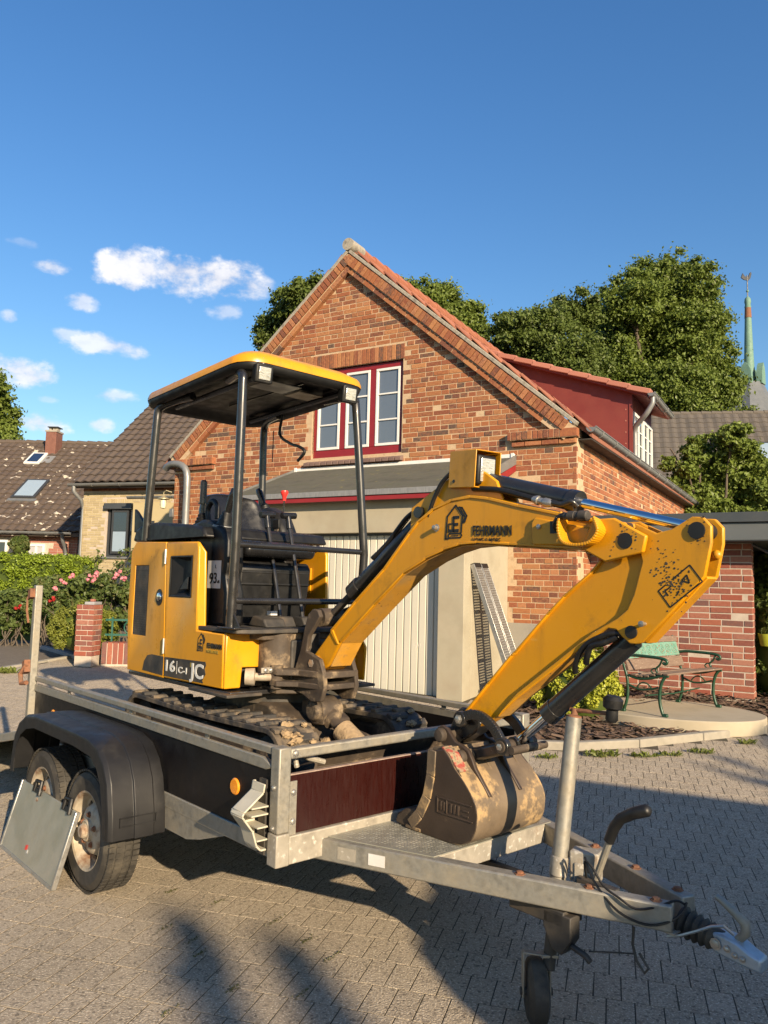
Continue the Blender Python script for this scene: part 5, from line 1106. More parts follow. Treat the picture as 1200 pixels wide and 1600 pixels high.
    MB().tube(spline([(-1.56, .50, 1.97), (-1.58, .50, 2.05), (-1.53, .50, 2.10), (-1.47, .50, 2.07), (-1.46, .50, 1.99)]), .017, 10).build('grab_loop', MAT['black_plastic'], e, smooth=60)
    MB().prism([(-2.06, 1.50), (-2.06, 2.02), (-2.0, 2.11), (-1.88, 2.14), (-1.74, 2.09), (-1.66, 1.97), (-1.64, 1.78), (-1.66, 1.50)], 1.09, 1.245).build('right_console', MAT['black_plastic'], e, bevel=.045, seg=4)
    boot((-1.93, 1.15, 2.11), (-.5, 0, 1), .045, .07); MB().lathe((-1.965, 1.15, 2.17), (-.55, 0, .8), [(0, .016), (.05, .022), (.10, .026), (.13, .02), (.14, 0)], 14).build('joystick', MAT['vinyl'], e, smooth=60)
    MB().tube([(-1.79, 1.2, 2.09), (-1.785, 1.2, 2.19)], .006, 6).build('blade_lever', MAT['black_paint'], e); MB().lathe((-1.785, 1.2, 2.185), (0, 0, 1), [(0, .012), (.03, .016), (.055, .028), (.07, .026), (.072, 0)], 14).build('lever_knob', MAT['red_plastic'], e)
    for db, a0, a1 in ((.79, -1.17, -1.37), (.90, -1.10, -1.30)):
        MB().tube([(a0, db, 1.37), (a0-.02, db, 1.45), (a1+.03, db, 1.93), (a1, db, 2.02)], .012, 10).build('travel_lever', MAT['black_paint'], e)
        MB().tube([(a1, db-.045, 2.03), (a1, db+.055, 2.035)], .020, 12).build('travel_lever_grip', MAT['vinyl'], e); MB().cyl((a1+.02, db, 1.95), (a1, db, 2.03), .019, n=12).build('travel_lever_sleeve', MAT['vinyl'], e)
        MB().prism([(a0-.07, 1.362), (a0+.09, 1.362), (a0+.05, 1.42), (a0-.04, 1.42)], db-.05, db+.05).build('pedal', MAT['dusty_black'], e, bevel=.008)
    MB().prism([(-1.24, 1.362), (-1.04, 1.362), (-1.07, 1.41), (-1.19, 1.425)], .60, .74).build('foot_rest', MAT['dusty_black'], e, bevel=.01); box('pedal_label', MAT['white_sticker'], e, -1.19, -1.15, .70, .745, 1.426, 1.45)
    MB().tube(spline([(-1.78, 1.30, 1.945), (-1.64, 1.30, 1.94), (-1.53, 1.30, 1.89), (-1.50, 1.30, 1.82), (-1.53, 1.30, 1.73), (-1.70, 1.30, 1.70)]), .011, 8).build('grab_rail', MAT['black_paint'], e, smooth=60)
    MB().prism([(-1.72, 1.80), (-1.68, 1.80), (-1.64, 2.0), (-1.68, 2.0)], 1.062, 1.068).build('seat_belt', MAT['belt'], e); box('belt_buckle', MAT['black_plastic'], e, -1.70, -1.63, 1.055, 1.075, 1.98, 2.04, bevel=.004)
    box('warning_label', MAT['yellow'], e, -1.60, -1.52, 1.25, 1.26, 1.55, 1.72)
def house_logo(parent, o, h):
    """little outlined house with an excavator, drawn as flat printed strokes on the left flank"""
    x0, y0, z0 = o; k = h/100.0; mb = MB()
    def stroke(pts, w):
        for (p, q) in zip(pts[:-1], pts[1:]):
            d = np.array(q, float)-np.array(p, float); L = np.linalg.norm(d); d /= L; n = np.array([-d[1], d[0]])*w/2; p_, q_ = np.array(p)-d*w*.3, np.array(q)+d*w*.3
            cs = [p_-n, q_-n, q_+n, p_+n]; mb.add([(x0+c[0]*k, y0, z0+c[1]*k) for c in cs]+[(x0+c[0]*k, y0+.0012, z0+c[1]*k) for c in cs], [(0,1,2,3),(7,6,5,4),(0,4,5,1),(1,5,6,2),(2,6,7,3),(3,7,4,0)])
    stroke([(60, 20), (64, 68), (38, 98), (6, 68), (0, 4), (12, 4)], 5); stroke([(14, 6), (58, 6), (62, 12), (58, 18), (14, 18), (10, 12), (14, 6)], 4); stroke([(50, 92), (62, 90), (80, 66), (72, 48)], 5); stroke([(56, 86), (74, 62), (66, 48)], 4)
    stroke([(30, 24), (30, 64), (50, 64)], 8); stroke([(30, 44), (46, 44)], 8); stroke([(12, 26), (48, 26)], 9); stroke([(12, 28), (12, 46), (26, 46)], 4); stroke([(22, 12), (50, 12)], 2)
    mb.build('house_emblem', MAT['black_print'], parent, smooth=0)
build_body()
def rrect(a0, a1, b0, b1, r, n=4):
    out = []
    for ca, cb, th in ((a1-r, b1-r, 0), (a0+r, b1-r, 90), (a0+r, b0+r, 180), (a1-r, b0+r, 270)):
        for k in range(n+1): t = R(th+90*k/n); out.append((ca+r*math.cos(t), cb+r*math.sin(t)))
    return out
def build_canopy():
    c = empty('canopy', (0, 0, 0)); c.parent = EXC
    A0, A1, B0, B1 = -2.25, -.945, .325, 1.245
    def zt(a, z): return z + .045*(a-A0)/(A1-A0)          # the roof rises slightly towards the front
    def loft(layers, name, mat, cap0, cap1):
        mb = MB(); V, Q = [], []; rings = []
        for ins, z, r in layers:
            pts = rrect(A0+ins, A1-ins, B0+ins, B1-ins, r); rings.append(len(pts)); V += [(a, b, zt(a, z)) for a, b in pts]
        n = rings[0]
        for i in range(len(layers)-1):
            for k in range(n): Q.append((i*n+k, i*n+(k+1) % n, (i+1)*n+(k+1) % n, (i+1)*n+k))
        if cap0: Q.append(tuple(range(n-1, -1, -1)))
        if cap1: Q.append(tuple((len(layers)-1)*n+k for k in range(n)))
        return mb.add(V, Q).build(name, mat, c, smooth=50)
    loft([(.0, 2.793, .15), (.0, 2.810, .15), (.010, 2.838, .145), (.085, 2.885, .11), (.13, 2.895, .10)], 'roof_shell', Yw, False, True)
    loft([(.004, 2.792, .15), (.002, 2.785, .15), (.012, 2.760, .145), (.04, 2.748, .13), (.07, 2.765, .12), (.12, 2.795, .10), (.16, 2.80, .1)], 'roof_lining', MAT['lining'], False, True)
    mb = MB(); 
    for b in (.52, 1.10): mb.tube([(-2.1, b, 2.775), (-1.05, b, 2.80)], .018, 8)
    mb.build('roof_rib', MAT['black_paint'], c)
    box('instruction_plate', MAT['zinc_grey'], c, -1.33, -1.12, .60, .84, 2.796, 2.800); box('instruction_plate', MAT['rust_rim'], c, -1.36, -1.20, .88, 1.06, 2.796, 2.800); box('roof_seam', MAT['black_paint'], c, -1.9, -1.05, .80, .804, 2.80, 2.81)
    K = MAT['black_paint']; r = .026
    posts = (('FL', [(-1.03, .365, 1.36), (-1.03, .365, 1.42), (-1.01, .362, 1.80), (-1.005, .36, 2.66), (-1.02, .365, 2.76), (-1.12, .40, 2.80), (-1.30, .44, 2.80)]),
             ('RL', [(-2.13, .365, 1.87), (-2.12, .365, 2.05), (-2.075, .372, 2.66), (-2.06, .38, 2.74), (-1.95, .42, 2.775), (-1.75, .45, 2.78)]),
             ('FR', [(-1.03, 1.275, 1.36), (-1.03, 1.275, 1.42), (-1.00, 1.272, 1.80), (-1.04, 1.212, 2.68), (-1.055, 1.205, 2.76), (-1.15, 1.18, 2.80), (-1.30, 1.15, 2.80)]),
             ('RR', [(-2.07, 1.205, 1.87), (-2.07, 1.205, 2.05), (-2.085, 1.205, 2.66), (-2.07, 1.20, 2.74), (-1.98, 1.17, 2.775), (-1.8, 1.14, 2.78)]))
    for nm, pts in posts: MB().tube(pts[:3] + spline(pts[2:], 5)[1:], r, 14).build('canopy_post', K, c, smooth=60)
    for z in (1.818, 1.512): MB().tube([(-1.015, .375, z), (-.985, .82, z), (-1.01, 1.268, z)], .017, 12).build('guard_bar', K, c, smooth=60)
    for b in (.365, 1.275):
        MB().prism([(-1.03, 1.363), (-.93, 1.363), (-1.02, 1.46)], b-.004, b+.004).build('post_gusset', K, c); MB().box(-1.10, -.92, b-.045, b+.06 if b < 1 else b+.03, 1.362, 1.372).build('post_foot', K, c, bevel=.003)
    MB().tube([(-2.10, .375, 1.965), (-1.98, .60, 1.97), (-1.90, .80, 1.97)], .014, 8).build('rear_bar', K, c)
    # work lamps
    for a, b, z in ((-.935, .455, 2.772), (-.935, 1.075, 2.770)):
        l = empty('work_lamp', (a, b, z)); l.parent = c; l.rotation_euler = (0, R(8), R(-6))
        MB().prism([(-.055, -.05), (.0, -.055), (.0, .055), (-.045, .05), (-.06, .03), (-.06, -.03)], -.055, .055, 'xz').build('housing', MAT['black_plastic'], l, bevel=.010)
        MB().box(.0005, .006, -.036, .036, -.036, .036).build('lens', MAT['lamp_glass'], l, bevel=.006)
        MB().tube([(-.03, 0, .05), (-.04, 0, .09)], .010, 8).build('bracket', MAT['black_paint'], l)
    hose([(-1.55, 1.0, 2.72), (-1.60, 1.02, 2.60), (-1.45, 1.0, 2.52), (-1.32, .98, 2.48), (-1.26, .98, 2.44), (-1.33, .98, 2.39)], .010, c, name='loose_cable'); MB().tube([(-1.95, 1.2, 2.70), (-1.95, 1.2, 2.60), (-1.80, 1.1, 2.45)], .004, 6).build('thin_wire', MAT['black_plastic'], c)
build_canopy()
def build_arm():
    # swing casting
    s = empty('swing_casting', (0, 0, 0)); s.parent = EXC; D = MAT['dusty_black']; MS = MAT['mud_steel']
    MB().tube([(-1.02, .66, 1.085), (-1.02, .66, 1.335)], .11, 20).build('king_body', MS, s); MB().prism([(-1.12, .46), (-.95, .52), (-.92, .70), (-.94, .90), (-1.0, 1.05), (-1.12, 1.1)], 1.30, 1.338, 'xy').build('king_top', MS, s, bevel=.006)
    MB().prism([(-1.12, .60), (-.92, .60), (-.86, .70), (-.84, .81), (-.86, .92), (-.95, 1.0), (-1.12, 1.02)], 1.01, 1.045, 'xy').build('king_lower', MS, s, bevel=.006)
    MB().box(-1.1, -.90, .68, .95, 1.05, 1.30).build('king_core', D, s, bevel=.01)
    MB().box(-.935, -.925, .505, .595, 1.125, 1.155).build('king_lug', MAT['zinc_dirty'], s, bevel=.003)
    for b in (.53, .565): bolt(s, (-.925, b, 1.14), (1, 0, 0), .010)
    ear = [(-.95, 1.115), (-.95, 1.03), (-.80, 1.015), (-.72, .985), (-.64, .995), (-.61, 1.07), (-.625, 1.145), (-.66, 1.215), (-.78, 1.25), (-.765, 1.33), (-.70, 1.40), (-.668, 1.44), (-.69, 1.475), (-.735, 1.478), (-.775, 1.45), (-.80, 1.38), (-.835, 1.25), (-.88, 1.15)]
    for b in (.690, .905): MB().prism(ear, b, b+.028).build('ear_plate', MS, s, bevel=.006)
    for z0, z1 in ((1.055, 1.085), (1.115, 1.15)): MB().prism([(-.98, .60), (-.94, .57), (-.88, .57), (-.80, .66), (-.62, .70), (-.62, .93), (-.80, .96), (-.95, .95)], z0, z1, 'xy').build('swing_lug', MS, s, bevel=.005)
    MB().cyl((-.925, .605, 1.04), (-.925, .605, 1.165), .035).build('swing_pin', MS, s); MB().cyl((-.90, .81, 1.0), (-.90, .81, 1.34), .05).build('king_pin', D, s)
    MB().lathe((-1.03, .47, 1.10), (.55, .72, .0), [(0, .045), (.05, .048), (.055, .022), (.16, .022)], 16).build('swing_ram', MAT['rust_rim'], s)
    for k in range(4): hose([(-1.0, .80+k*.03, 1.20+k*.02), (-.86, .77+k*.03, 1.14+k*.04), (-.72, .78+k*.03, 1.20+k*.05), (-.66, .80+k*.02, 1.36+k*.02)], .014, s)
    MB().prism([(-.86, 1.33), (-.62, 1.30), (-.60, 1.47), (-.66, 1.50), (-.74, 1.48)], .90, .915).build('guard_plate', MAT['black_paint'], s, bevel=.02)
    # boom
    B0, B1 = .730, .890
    up = [(-.786, 1.211), (-.614, 1.373), (-.419, 1.534), (-.208, 1.698), (-.03, 1.872), (.03, 1.926), (.127, 1.979), (.241, 2.014), (.358, 2.023), (.463, 2.007), (.629, 1.965), (.854, 1.915), (.992, 1.885), (1.10, 1.872)]
    low = [(1.10, 1.755), (.952, 1.765), (.854, 1.774), (.583, 1.794), (.400, 1.807), (.293, 1.801), (.198, 1.779), (.083, 1.740), (-.068, 1.670), (-.278, 1.512), (-.535, 1.311), (-.626, 1.184), (-.703, 1.150), (-.745, 1.145), (-.785, 1.165)]
    bm = MB().prism(up+low, B0, B1).build('boom', Yw, EXC, bevel=.010, seg=3)
    inset = [(a, z-.004) for a, z in low[1:12]]
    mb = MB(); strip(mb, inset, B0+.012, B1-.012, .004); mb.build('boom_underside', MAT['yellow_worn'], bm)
    # raised flange along the upper edge
    ups = [(a, z-.006) for a, z in up[1:13]]
    mb = MB(); strip(mb, ups, B0-.006, B1+.006, .014); mb.build('boom_flange', Yw, bm, bevel=.003)
    mb = MB(); strip(mb, [(a, z+.006) for a, z in low[1:11]], B0-.004, B0+.02, .012); mb.build('boom_flange', Yw, bm, bevel=.003)
    MB().prism([(-.62, 1.362), (-.56, 1.30), (-.545, 1.302), (-.60, 1.375)], B0-.006, B0+.01).build('weld_bead', Yw, bm, bevel=.003)
    for b in (.752, .852): MB().prism([(-.051, 1.872), (-.045, 1.994), (.24, 2.135), (.40, 2.140), (.49, 2.08), (.53, 1.985), (.30, 2.0), (.10, 1.96)], b, b+.018).build('knee_plate', Yw, bm, bevel=.005)
    MB().cyl((.022, B0-.0, 1.966), (.022, B1, 1.966), .028).build('pin', MAT['black_paint'], bm)
    MB().lathe((-.731, B0-.03, 1.188), (0, 1, 0), [(0, .0), (.001, .040), (.22, .040), (.221, 0)], 24).build('base_pin', MAT['yellow_worn'], bm); MB().lathe((-.731, B0-.045, 1.188), (0, 1, 0), [(0, .0), (.001, .022), (.02, .024)], 6).build('base_pin_bolt', MAT['steel_bolt'], bm)
    bolt(bm, (.155, B0-.002, 1.885), (0, -1, 0), .012, .022); bolt(bm, (.745, B0-.002, 1.865), (0, -1, 0), .011, .016)
    # printed emblem and name
    house_logo(bm, (.212, B0-.0025, 1.826), .160)
    text('FEHRMANN', .062, bm, (.378, B0-.0018, 1.843), nrm((1, 0, -.035)), (0, 0, 1), MAT['black_print'], width=.218, bold=.01)
    text('HOME & MORE', .040, bm, (.376, B0-.0018, 1.805), nrm((1, 0, -.035)), (0, 0, 1), MAT['black_print'], width=.160, depth=.0006)
    # hose outlet plate, lifting eye, quick coupling
    MB().prism([(.705, 1.885), (.72, 1.905), (.98, 1.852), (.98, 1.785), (.72, 1.79), (.705, 1.80)], B0-.012, B0+.002).build('cover_plate', Yw, bm, bevel=.006)
    box('hose_opening', MAT['black_print'], bm, .800, .865, B0-.0135, B0-.005, 1.835, 1.885)
    pts = spline([(.872, B0-.02, 1.905), (.880, B0-.05, 1.85), (.90, B0-.055, 1.80), (.95, B0-.055, 1.783), (1.02, B0-.055, 1.790), (1.055, B0-.05, 1.83), (1.03, B0-.03, 1.880)], 6)
    mb = MB()
    for p, q in zip(pts[:-1], pts[1:]): mb.beam(p, q+nrm(q-p)*.002, .055, .012, np.cross(nrm(q-p), (0, 1, 0)))
    mb.build('hose_guard', Yw, bm, bevel=.003)
    hose([(.83, B0-.005, 1.85), (.845, B0-.04, 1.865), (.87, B0-.05, 1.893), (.90, B0-.05, 1.90)], .013, bm)
    MB().lathe((.895, B0-.05, 1.897), (1, 0, -.03), [(0, .014), (.02, .015), (.021, .02), (.05, .02), (.051, .017), (.07, .017), (.071, .021), (.105, .021), (.11, .016), (.111, 0)], 16).build('quick_coupling', MAT['dusty_black'], bm)
    # fork plates at the boom end
    for b in (B0-.020, B1-.000): MB().prism([(.95, 1.77), (1.0, 1.883), (1.093, 1.883), (1.225, 1.812), (1.210, 1.752), (1.055, 1.718)], b, b+.020).build('boom_end_plate', Yw, bm, bevel=.006)
    MB().lathe((1.14, B0-.024, 1.796), (0, 1, 0), [(0, 0), (.001, .030), (.22, .030), (.221, 0)], 20).build('pivot_pin', MAT['black_print'], bm)
    # lamp box on the boom
    l = empty('boom_lamp', (.335, .79, 2.145)); l.parent = EXC; l.rotation_euler = (0, R(4), R(-8))
    mb = MB(); t = .005
    mb.box(-.10, .085, -.075, -.075+t, -.085, .085); mb.box(-.10, .085, .075-t, .075, -.085, .085); mb.box(-.10, .085, -.069, .069, .085-t, .085); mb.box(-.10, .085, -.069, .069, -.085, -.085+t); mb.box(-.10, -.10+t, -.069, .069, -.079, .079)
    mb.build('lamp_box', Yw, l, bevel=.003); MB().box(.03, .078, -.055, .055, -.07, .065).build('housing', MAT['black_plastic'], l, bevel=.010); MB().box(.0785, .085, -.041, .041, -.056, .050).build('lens', MAT['lamp_glass'], l, bevel=.006)
    MB().box(-.05, .05, -.03, .03, -.12, -.087).build('bracket', Yw, l, bevel=.006); MB().lathe((-.06, -.0752, -.055), (0, -1, 0), [(0, .008), (.002, .008), (.0021, 0)], 10).build('hole', MAT['black_print'], l)
    hose([(.26, .745, 2.16), (.18, .735, 2.10), (.13, .735, 2.03), (.10, .735, 1.965), (.095, .74, 1.935)], .010, EXC)
    # rams
    r = empty('boom_ram', (0, 0, 0)); r.parent = EXC; p, q = V3((.022, .81, 1.966)), V3((-.735, .81, 1.432)); d = nrm(q-p); L = np.linalg.norm(q-p)
    MB().lathe(p, d, [(0, .03), (.03, .042), (L*.66, .042), (L*.66+.001, .050), (L*.74, .050), (L*.741, .02)], 22).build('barrel', MAT['black_paint'], r); MB().lathe(p, d, [(L*.73, .021), (L-.03, .021)], 18).build('rod', MAT['dusty_black'], r); MB().lathe(q-V3((0, .07, 0)), (0, 1, 0), [(0, 0), (.001, .05), (.139, .05), (.14, 0)], 20).build('eye', MAT['mud_steel'], r)
    for k, o in enumerate((.05, .07)): hose([tuple(p+d*.05+V3((-.02, -.02+k*.03, o))), tuple(p+d*.14+V3((-.03, -.02+k*.03, o+.01))), tuple(p+d*.3+V3((-.03, -.02+k*.03, o-.015))), tuple(p+d*.45+V3((-.01, -.03+k*.03, .045)))], .012, r)
    ram('dipper_ram', (.33, .81, 2.105), (1.395, .795, 1.832), .042, .020, .52)
    for k in range(2): hose([(.36, .765-.02*k, 2.055), (.52, .755-.01*k, 2.035), (.68, .75, 1.99), (.80, .76, 1.962)], .013, EXC)
    MB().lathe((.69, .75, 1.985), (1, 0, -.27), [(0, .013), (.02, .02), (.03, .02), (.031, .015), (.06, .015), (.061, .019), (.085, .019), (.1, .013)], 12).build('hose_fitting', MAT['steel_bolt'], EXC)
    MB().tube(spline([(.78, .75, 1.965), (.83, .755, 1.955), (.87, .76, 1.965), (.885, .78, 1.945)]), .012, 8).build('feed_pipe', MAT['black_paint'], EXC, smooth=60)
    # dipper
    D0, D1 = .745, .845
    back = [(.318, 1.055), (.456, 1.201), (.583, 1.333), (.60, 1.345), (.765, 1.511), (.845, 1.585), (.968, 1.679), (1.013, 1.725), (1.10, 1.835), (1.16, 1.850), (1.246, 1.800), (1.30, 1.74), (1.335, 1.60)]
    front = [(1.190, 1.432), (1.165, 1.424), (1.141, 1.424), (1.108, 1.447), (1.086, 1.47), (1.051, 1.475), (1.010, 1.451), (.881, 1.357), (.725, 1.242), (.612, 1.160), (.515, 1.075), (.400, 1.010)]
    dp = MB().prism(back+front, D0+.012, D1-.012).build('dipper', Yw, EXC, bevel=.006)
    # outer side plates leave the long forearm face set back
    plate = [(1.16, 1.862), (1.246, 1.822), (1.306, 1.835), (1.382, 1.876), (1.421, 1.872), (1.450, 1.840), (1.449, 1.782), (1.424, 1.667), (1.192, 1.428), (1.165, 1.419), (1.138, 1.419), (1.104, 1.444), (1.082, 1.467), (1.048, 1.471), (1.008, 1.447), (.881, 1.353), (.725, 1.238), (.612, 1.156), (.515, 1.071), (.540, 1.105), (.62, 1.185), (.80, 1.318), (.98, 1.452), (1.085, 1.510), (1.128, 1.545), (1.155, 1.60), (1.190, 1.72), (1.17, 1.80)]
    for b in (D0-.004, D1-.014): MB().prism(plate, b, b+.018).build('dipper_plate', Yw, dp, bevel=.005)
    mb = MB(); strip(mb, [(a+.002, z) for a, z in back[:8]], D0-.002, D1+.002, .010); mb.build('dipper_flange', Yw, dp, bevel=.003)
    mb = MB(); strip(mb, [(1.424, 1.665), (1.192, 1.428)], D0+.014, D1-.014, .012); mb.build('dipper_end_plate', Yw, dp, bevel=.003)
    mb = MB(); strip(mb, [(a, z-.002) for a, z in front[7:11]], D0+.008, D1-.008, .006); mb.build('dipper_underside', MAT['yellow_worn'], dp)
    for (a, z), rr, mm in (((1.40, 1.826), .030, 'black_print'), ((1.146, 1.462), .024, 'black_print')): MB().lathe((a, D0-.012, z), (0, 1, 0), [(0, 0), (.001, rr), (.13, rr), (.131, 0)], 22).build('pin', MAT[mm], dp)
    MB().lathe((1.20, D0-.004, 1.495), (0, -1, 0), [(0, .006), (.02, .006), (.021, .011), (.03, .011), (.032, 0)], 12).build('grease_nipple', MAT['steel_bolt'], dp)
    MB().ball((1.425, D1-.01, 1.745), .018, 10, 6).build('stop_block', Yw, dp)
    # worn outlined decal
    ca, cz, th = 1.335, 1.632, R(38); ex, ez = V3((math.cos(th), 0, math.sin(th))), V3((-math.sin(th), 0, math.cos(th))); cc = V3((ca, D0-.0045, cz)); mb = MB(); w, h = .075, .036
    for p, q in (((-w, -h), (w, -h)), ((w, -h), (w, h)), ((w, h), (-w*.1, h)), ((-w*.5, h), (-w, h)), ((-w, h), (-w, -h)), ((-.055, .0), (-.055, .02)), ((-.055, .02), (-.025, .02)), ((.018, .012), (.045, .016)), ((.045, .016), (.035, -.012)), ((.018, .012), (.035, -.012)), ((-.03, -.018), (-.012, -.01))):
        P0, P1 = cc+ex*p[0]+ez*p[1], cc+ex*q[0]+ez*q[1]; mb.beam(P0, P1, .0045, .0015, (0, 1, 0))
    mb.build('worn_decal', MAT['black_print'], dp, smooth=0)
    mb = MB()
    for _ in range(230):
        a0, z0_, sg = random.choice(((1.40, 1.826, .022), (1.14, 1.796, .026), (1.27, 1.72, .03), (1.30, 1.65, .022), (1.31, 1.625, .025), (1.33, 1.63, .028)))
        a, z = a0+random.gauss(0, sg), z0_+random.gauss(0, sg*1.2); r_ = random.uniform(.0012, .0045)
        bb = B0-.0205 if (a0 == 1.14) else D0-.0045
        if a0 == 1.14 and (a > 1.19 or a < 1.02): continue
        if a > 1.43: continue
        mb.lathe((a, bb, z), (0, -1, 0), [(0, r_), (.0006, r_*.8), (.0007, 0)], 5)
    tag(mb.build('paint_chips', MAT['dusty_black'], dp), kind='stuff')
    r = ram('bucket_ram', (1.146, .795, 1.455), (.575, .80, .966), .040, .021, .72, 'chrome', 'black_paint')
    hose([(1.08, .75, 1.44), (1.03, .738, 1.415), (.98, .735, 1.40), (.955, .745, 1.36), (.94, .76, 1.33)], .012, EXC); hose([(1.10, .76, 1.45), (1.05, .74, 1.45), (.95, .74, 1.40), (.90, .75, 1.33), (.885, .77, 1.29)], .011, EXC)
    # bucket linkage
    K = MAT['black_paint']; lk = empty('bucket_linkage', (0, 0, 0)); lk.parent = EXC
    MB().prism([(.275, 1.065), (.305, 1.085), (.36, 1.085), (.42, 1.03), (.38, .98), (.29, .925), (.245, .925), (.225, .965)], D0+.005, D1-.005).build('dipper_nose', K, lk, bevel=.008)
    arc = spline([(.337, 0, 1.041), (.39, 0, 1.066), (.45, 0, 1.068), (.51, 0, 1.040), (.55, 0, 1.0), (.572, 0, .962)], 5)
    for b in (.712, .862):
        mb = MB()
        for p, q in zip(arc[:-1], arc[1:]): mb.beam(p+V3((0, b, 0)), q+V3((0, b, 0))+nrm(q-p)*.004, .022, .042, np.cross(nrm(q-p), (0, 1, 0)))
        for (a, z), rr in (((.337, 1.041), .034), ((.572, .962), .036)): mb.lathe((a, b-.014, z), (0, 1, 0), [(0, 0), (.001, rr), (.028, rr), (.029, 0)], 20)
        mb.build('tipping_link', K, lk, bevel=.003)
        for a, z in ((.337, 1.041), (.572, .962)): bolt(lk, (a, b-.015 if b < .8 else b+.014, z), (0, -1 if b < .8 else 1, 0), .014, .012)
    mb = MB(); mb.beam((.585, .80, .962), (.366, .80, .886), .12, .055); mb.build('bucket_link', K, lk, bevel=.012)
    MB().cyl((.572, .69, .962), (.572, .915, .962), .024).build('link_pin', MAT['mud_steel'], lk)
    for a, z in ((.600, .945), (.625, .955)): MB().cyl((a, .70, z), (a, .93, z), .016).build('link_pin', MAT['mud_steel'], lk)
    # bucket
    bk = empty('bucket', (0, 0, 0)); bk.parent = EXC; BS = MAT['bucket']; b0, b1 = .600, 1.055
    side = [(.275, .911), (.345, .925), (.375, .90), (.407, .86), (.46, .815), (.498, .775), (.525, .735), (.535, .695), (.528, .635), (.501, .587), (.449, .561), (.378, .552), (.227, .552), (.150, .555), (.165, .60), (.205, .629), (.249, .711), (.270, .804)]
    for b in (b0, b1-.014): MB().prism(side, b, b+.014).build('side_plate', MAT['bucket_side'], bk, bevel=.004)
    cx, cz = .33, .72; out = []; src = [V3((a, 0, z)) for a, z in side[1:14]]
    out = [(p[0], p[2]) for p in spline(src, 4)]; inn = [(a+(cx-a)*.045, z+(cz-z)*.045) for a, z in out]
    MB().prism(out+inn[::-1], b0+.002, b1-.002).build('back_shell', BS, bk, smooth=40)
    mb = MB(); strip(mb, [(.330, .930), (.372, .908), (.405, .868), (.43, .846)], b0+.006, b0+.062, .006); mb.build('paint_flakes', MAT['red_flakes'], bk)
    mb = MB(); strip(mb, [(.262, .804), (.27, .911), (.345, .92)], b0+.014, b1-.014, .02); mb.build('top_plate', BS, bk)
    edge = [(.275, .911), (.270, .804), (.249, .711), (.205, .629), (.150, .575)]
    for b in (b0-.004, b1-.012): mb = MB(); strip(mb, edge, b, b+.016, .05); mb.build('side_cutter', MAT['bucket'], bk, bevel=.004)
    box('cutting_lip', BS, bk, .120, .215, b0-.002, b1+.002, .5525, .569, bevel=.004)
    for k in range(4):
        b = b0+.015+k*(b1-b0-.085)/3
        MB().prism([(.185, .556), (.09, .552), (.045, .560), (.060, .600), (.105, .630), (.165, .640), (.195, .62)], b-.008, b+.062).build('tooth', MAT['mud_steel'], bk, bevel=.008)
    ear = [(.208, .962), (.217, .990), (.245, 1.004), (.278, .992), (.325, .945), (.365, .935), (.402, .918), (.424, .885), (.442, .850), (.525, .752), (.50, .745), (.40, .845), (.345, .900), (.29, .895), (.245, .925)]
    for b in (.690, .890): MB().prism(ear, b, b+.020).build('bucket_ear', MAT['bucket_side'], bk, bevel=.004)
    for (a, z), rr in (((.247, .962), .030), ((.366, .886), .032)):
        MB().lathe((a, .66, z), (0, 1, 0), [(0, 0), (.004, rr*.8), (.012, rr), (.268, rr), (.276, rr*.8), (.28, 0)], 20).build('bucket_pin', MAT['mud_steel'], bk)
    for b in (.80, .985): MB().prism([(.38, .895), (.47, .80), (.515, .745), (.50, .735), (.45, .80)], b, b+.012).build('stiffener', BS, bk, bevel=.003)
    MB().prism([(.32, .93), (.36, .915), (.40, .865), (.375, .89), (.34, .915)], .625, .655).build('paint_patch', MAT['red_plastic'], bk) if False else None
    # raised maker's block on the side plate, illegible with wear
    mb = MB()
    for (x0, z0, x1, z1) in ((.315, .722, .505, .728), (.322, .660, .512, .666), (.312, .662, .318, .728), (.366, .668, .370, .722)): mb.box(x0, x1, b0-.004, b0+.002, z0, z1)
    for x0 in (.328, .345, .385, .405, .425): mb.prism([(x0, .675), (x0+.012, .675), (x0+.014, .712), (x0+.002, .712)], b0-.0035, b0+.002)
    for k, z0 in enumerate((.675, .695)): mb.box(.455, .49, b0-.003, b0+.002, z0, z0+.007)
    mb.build('raised_plate', MAT['bucket_side'], bk, bevel=.0012)
build_arm()
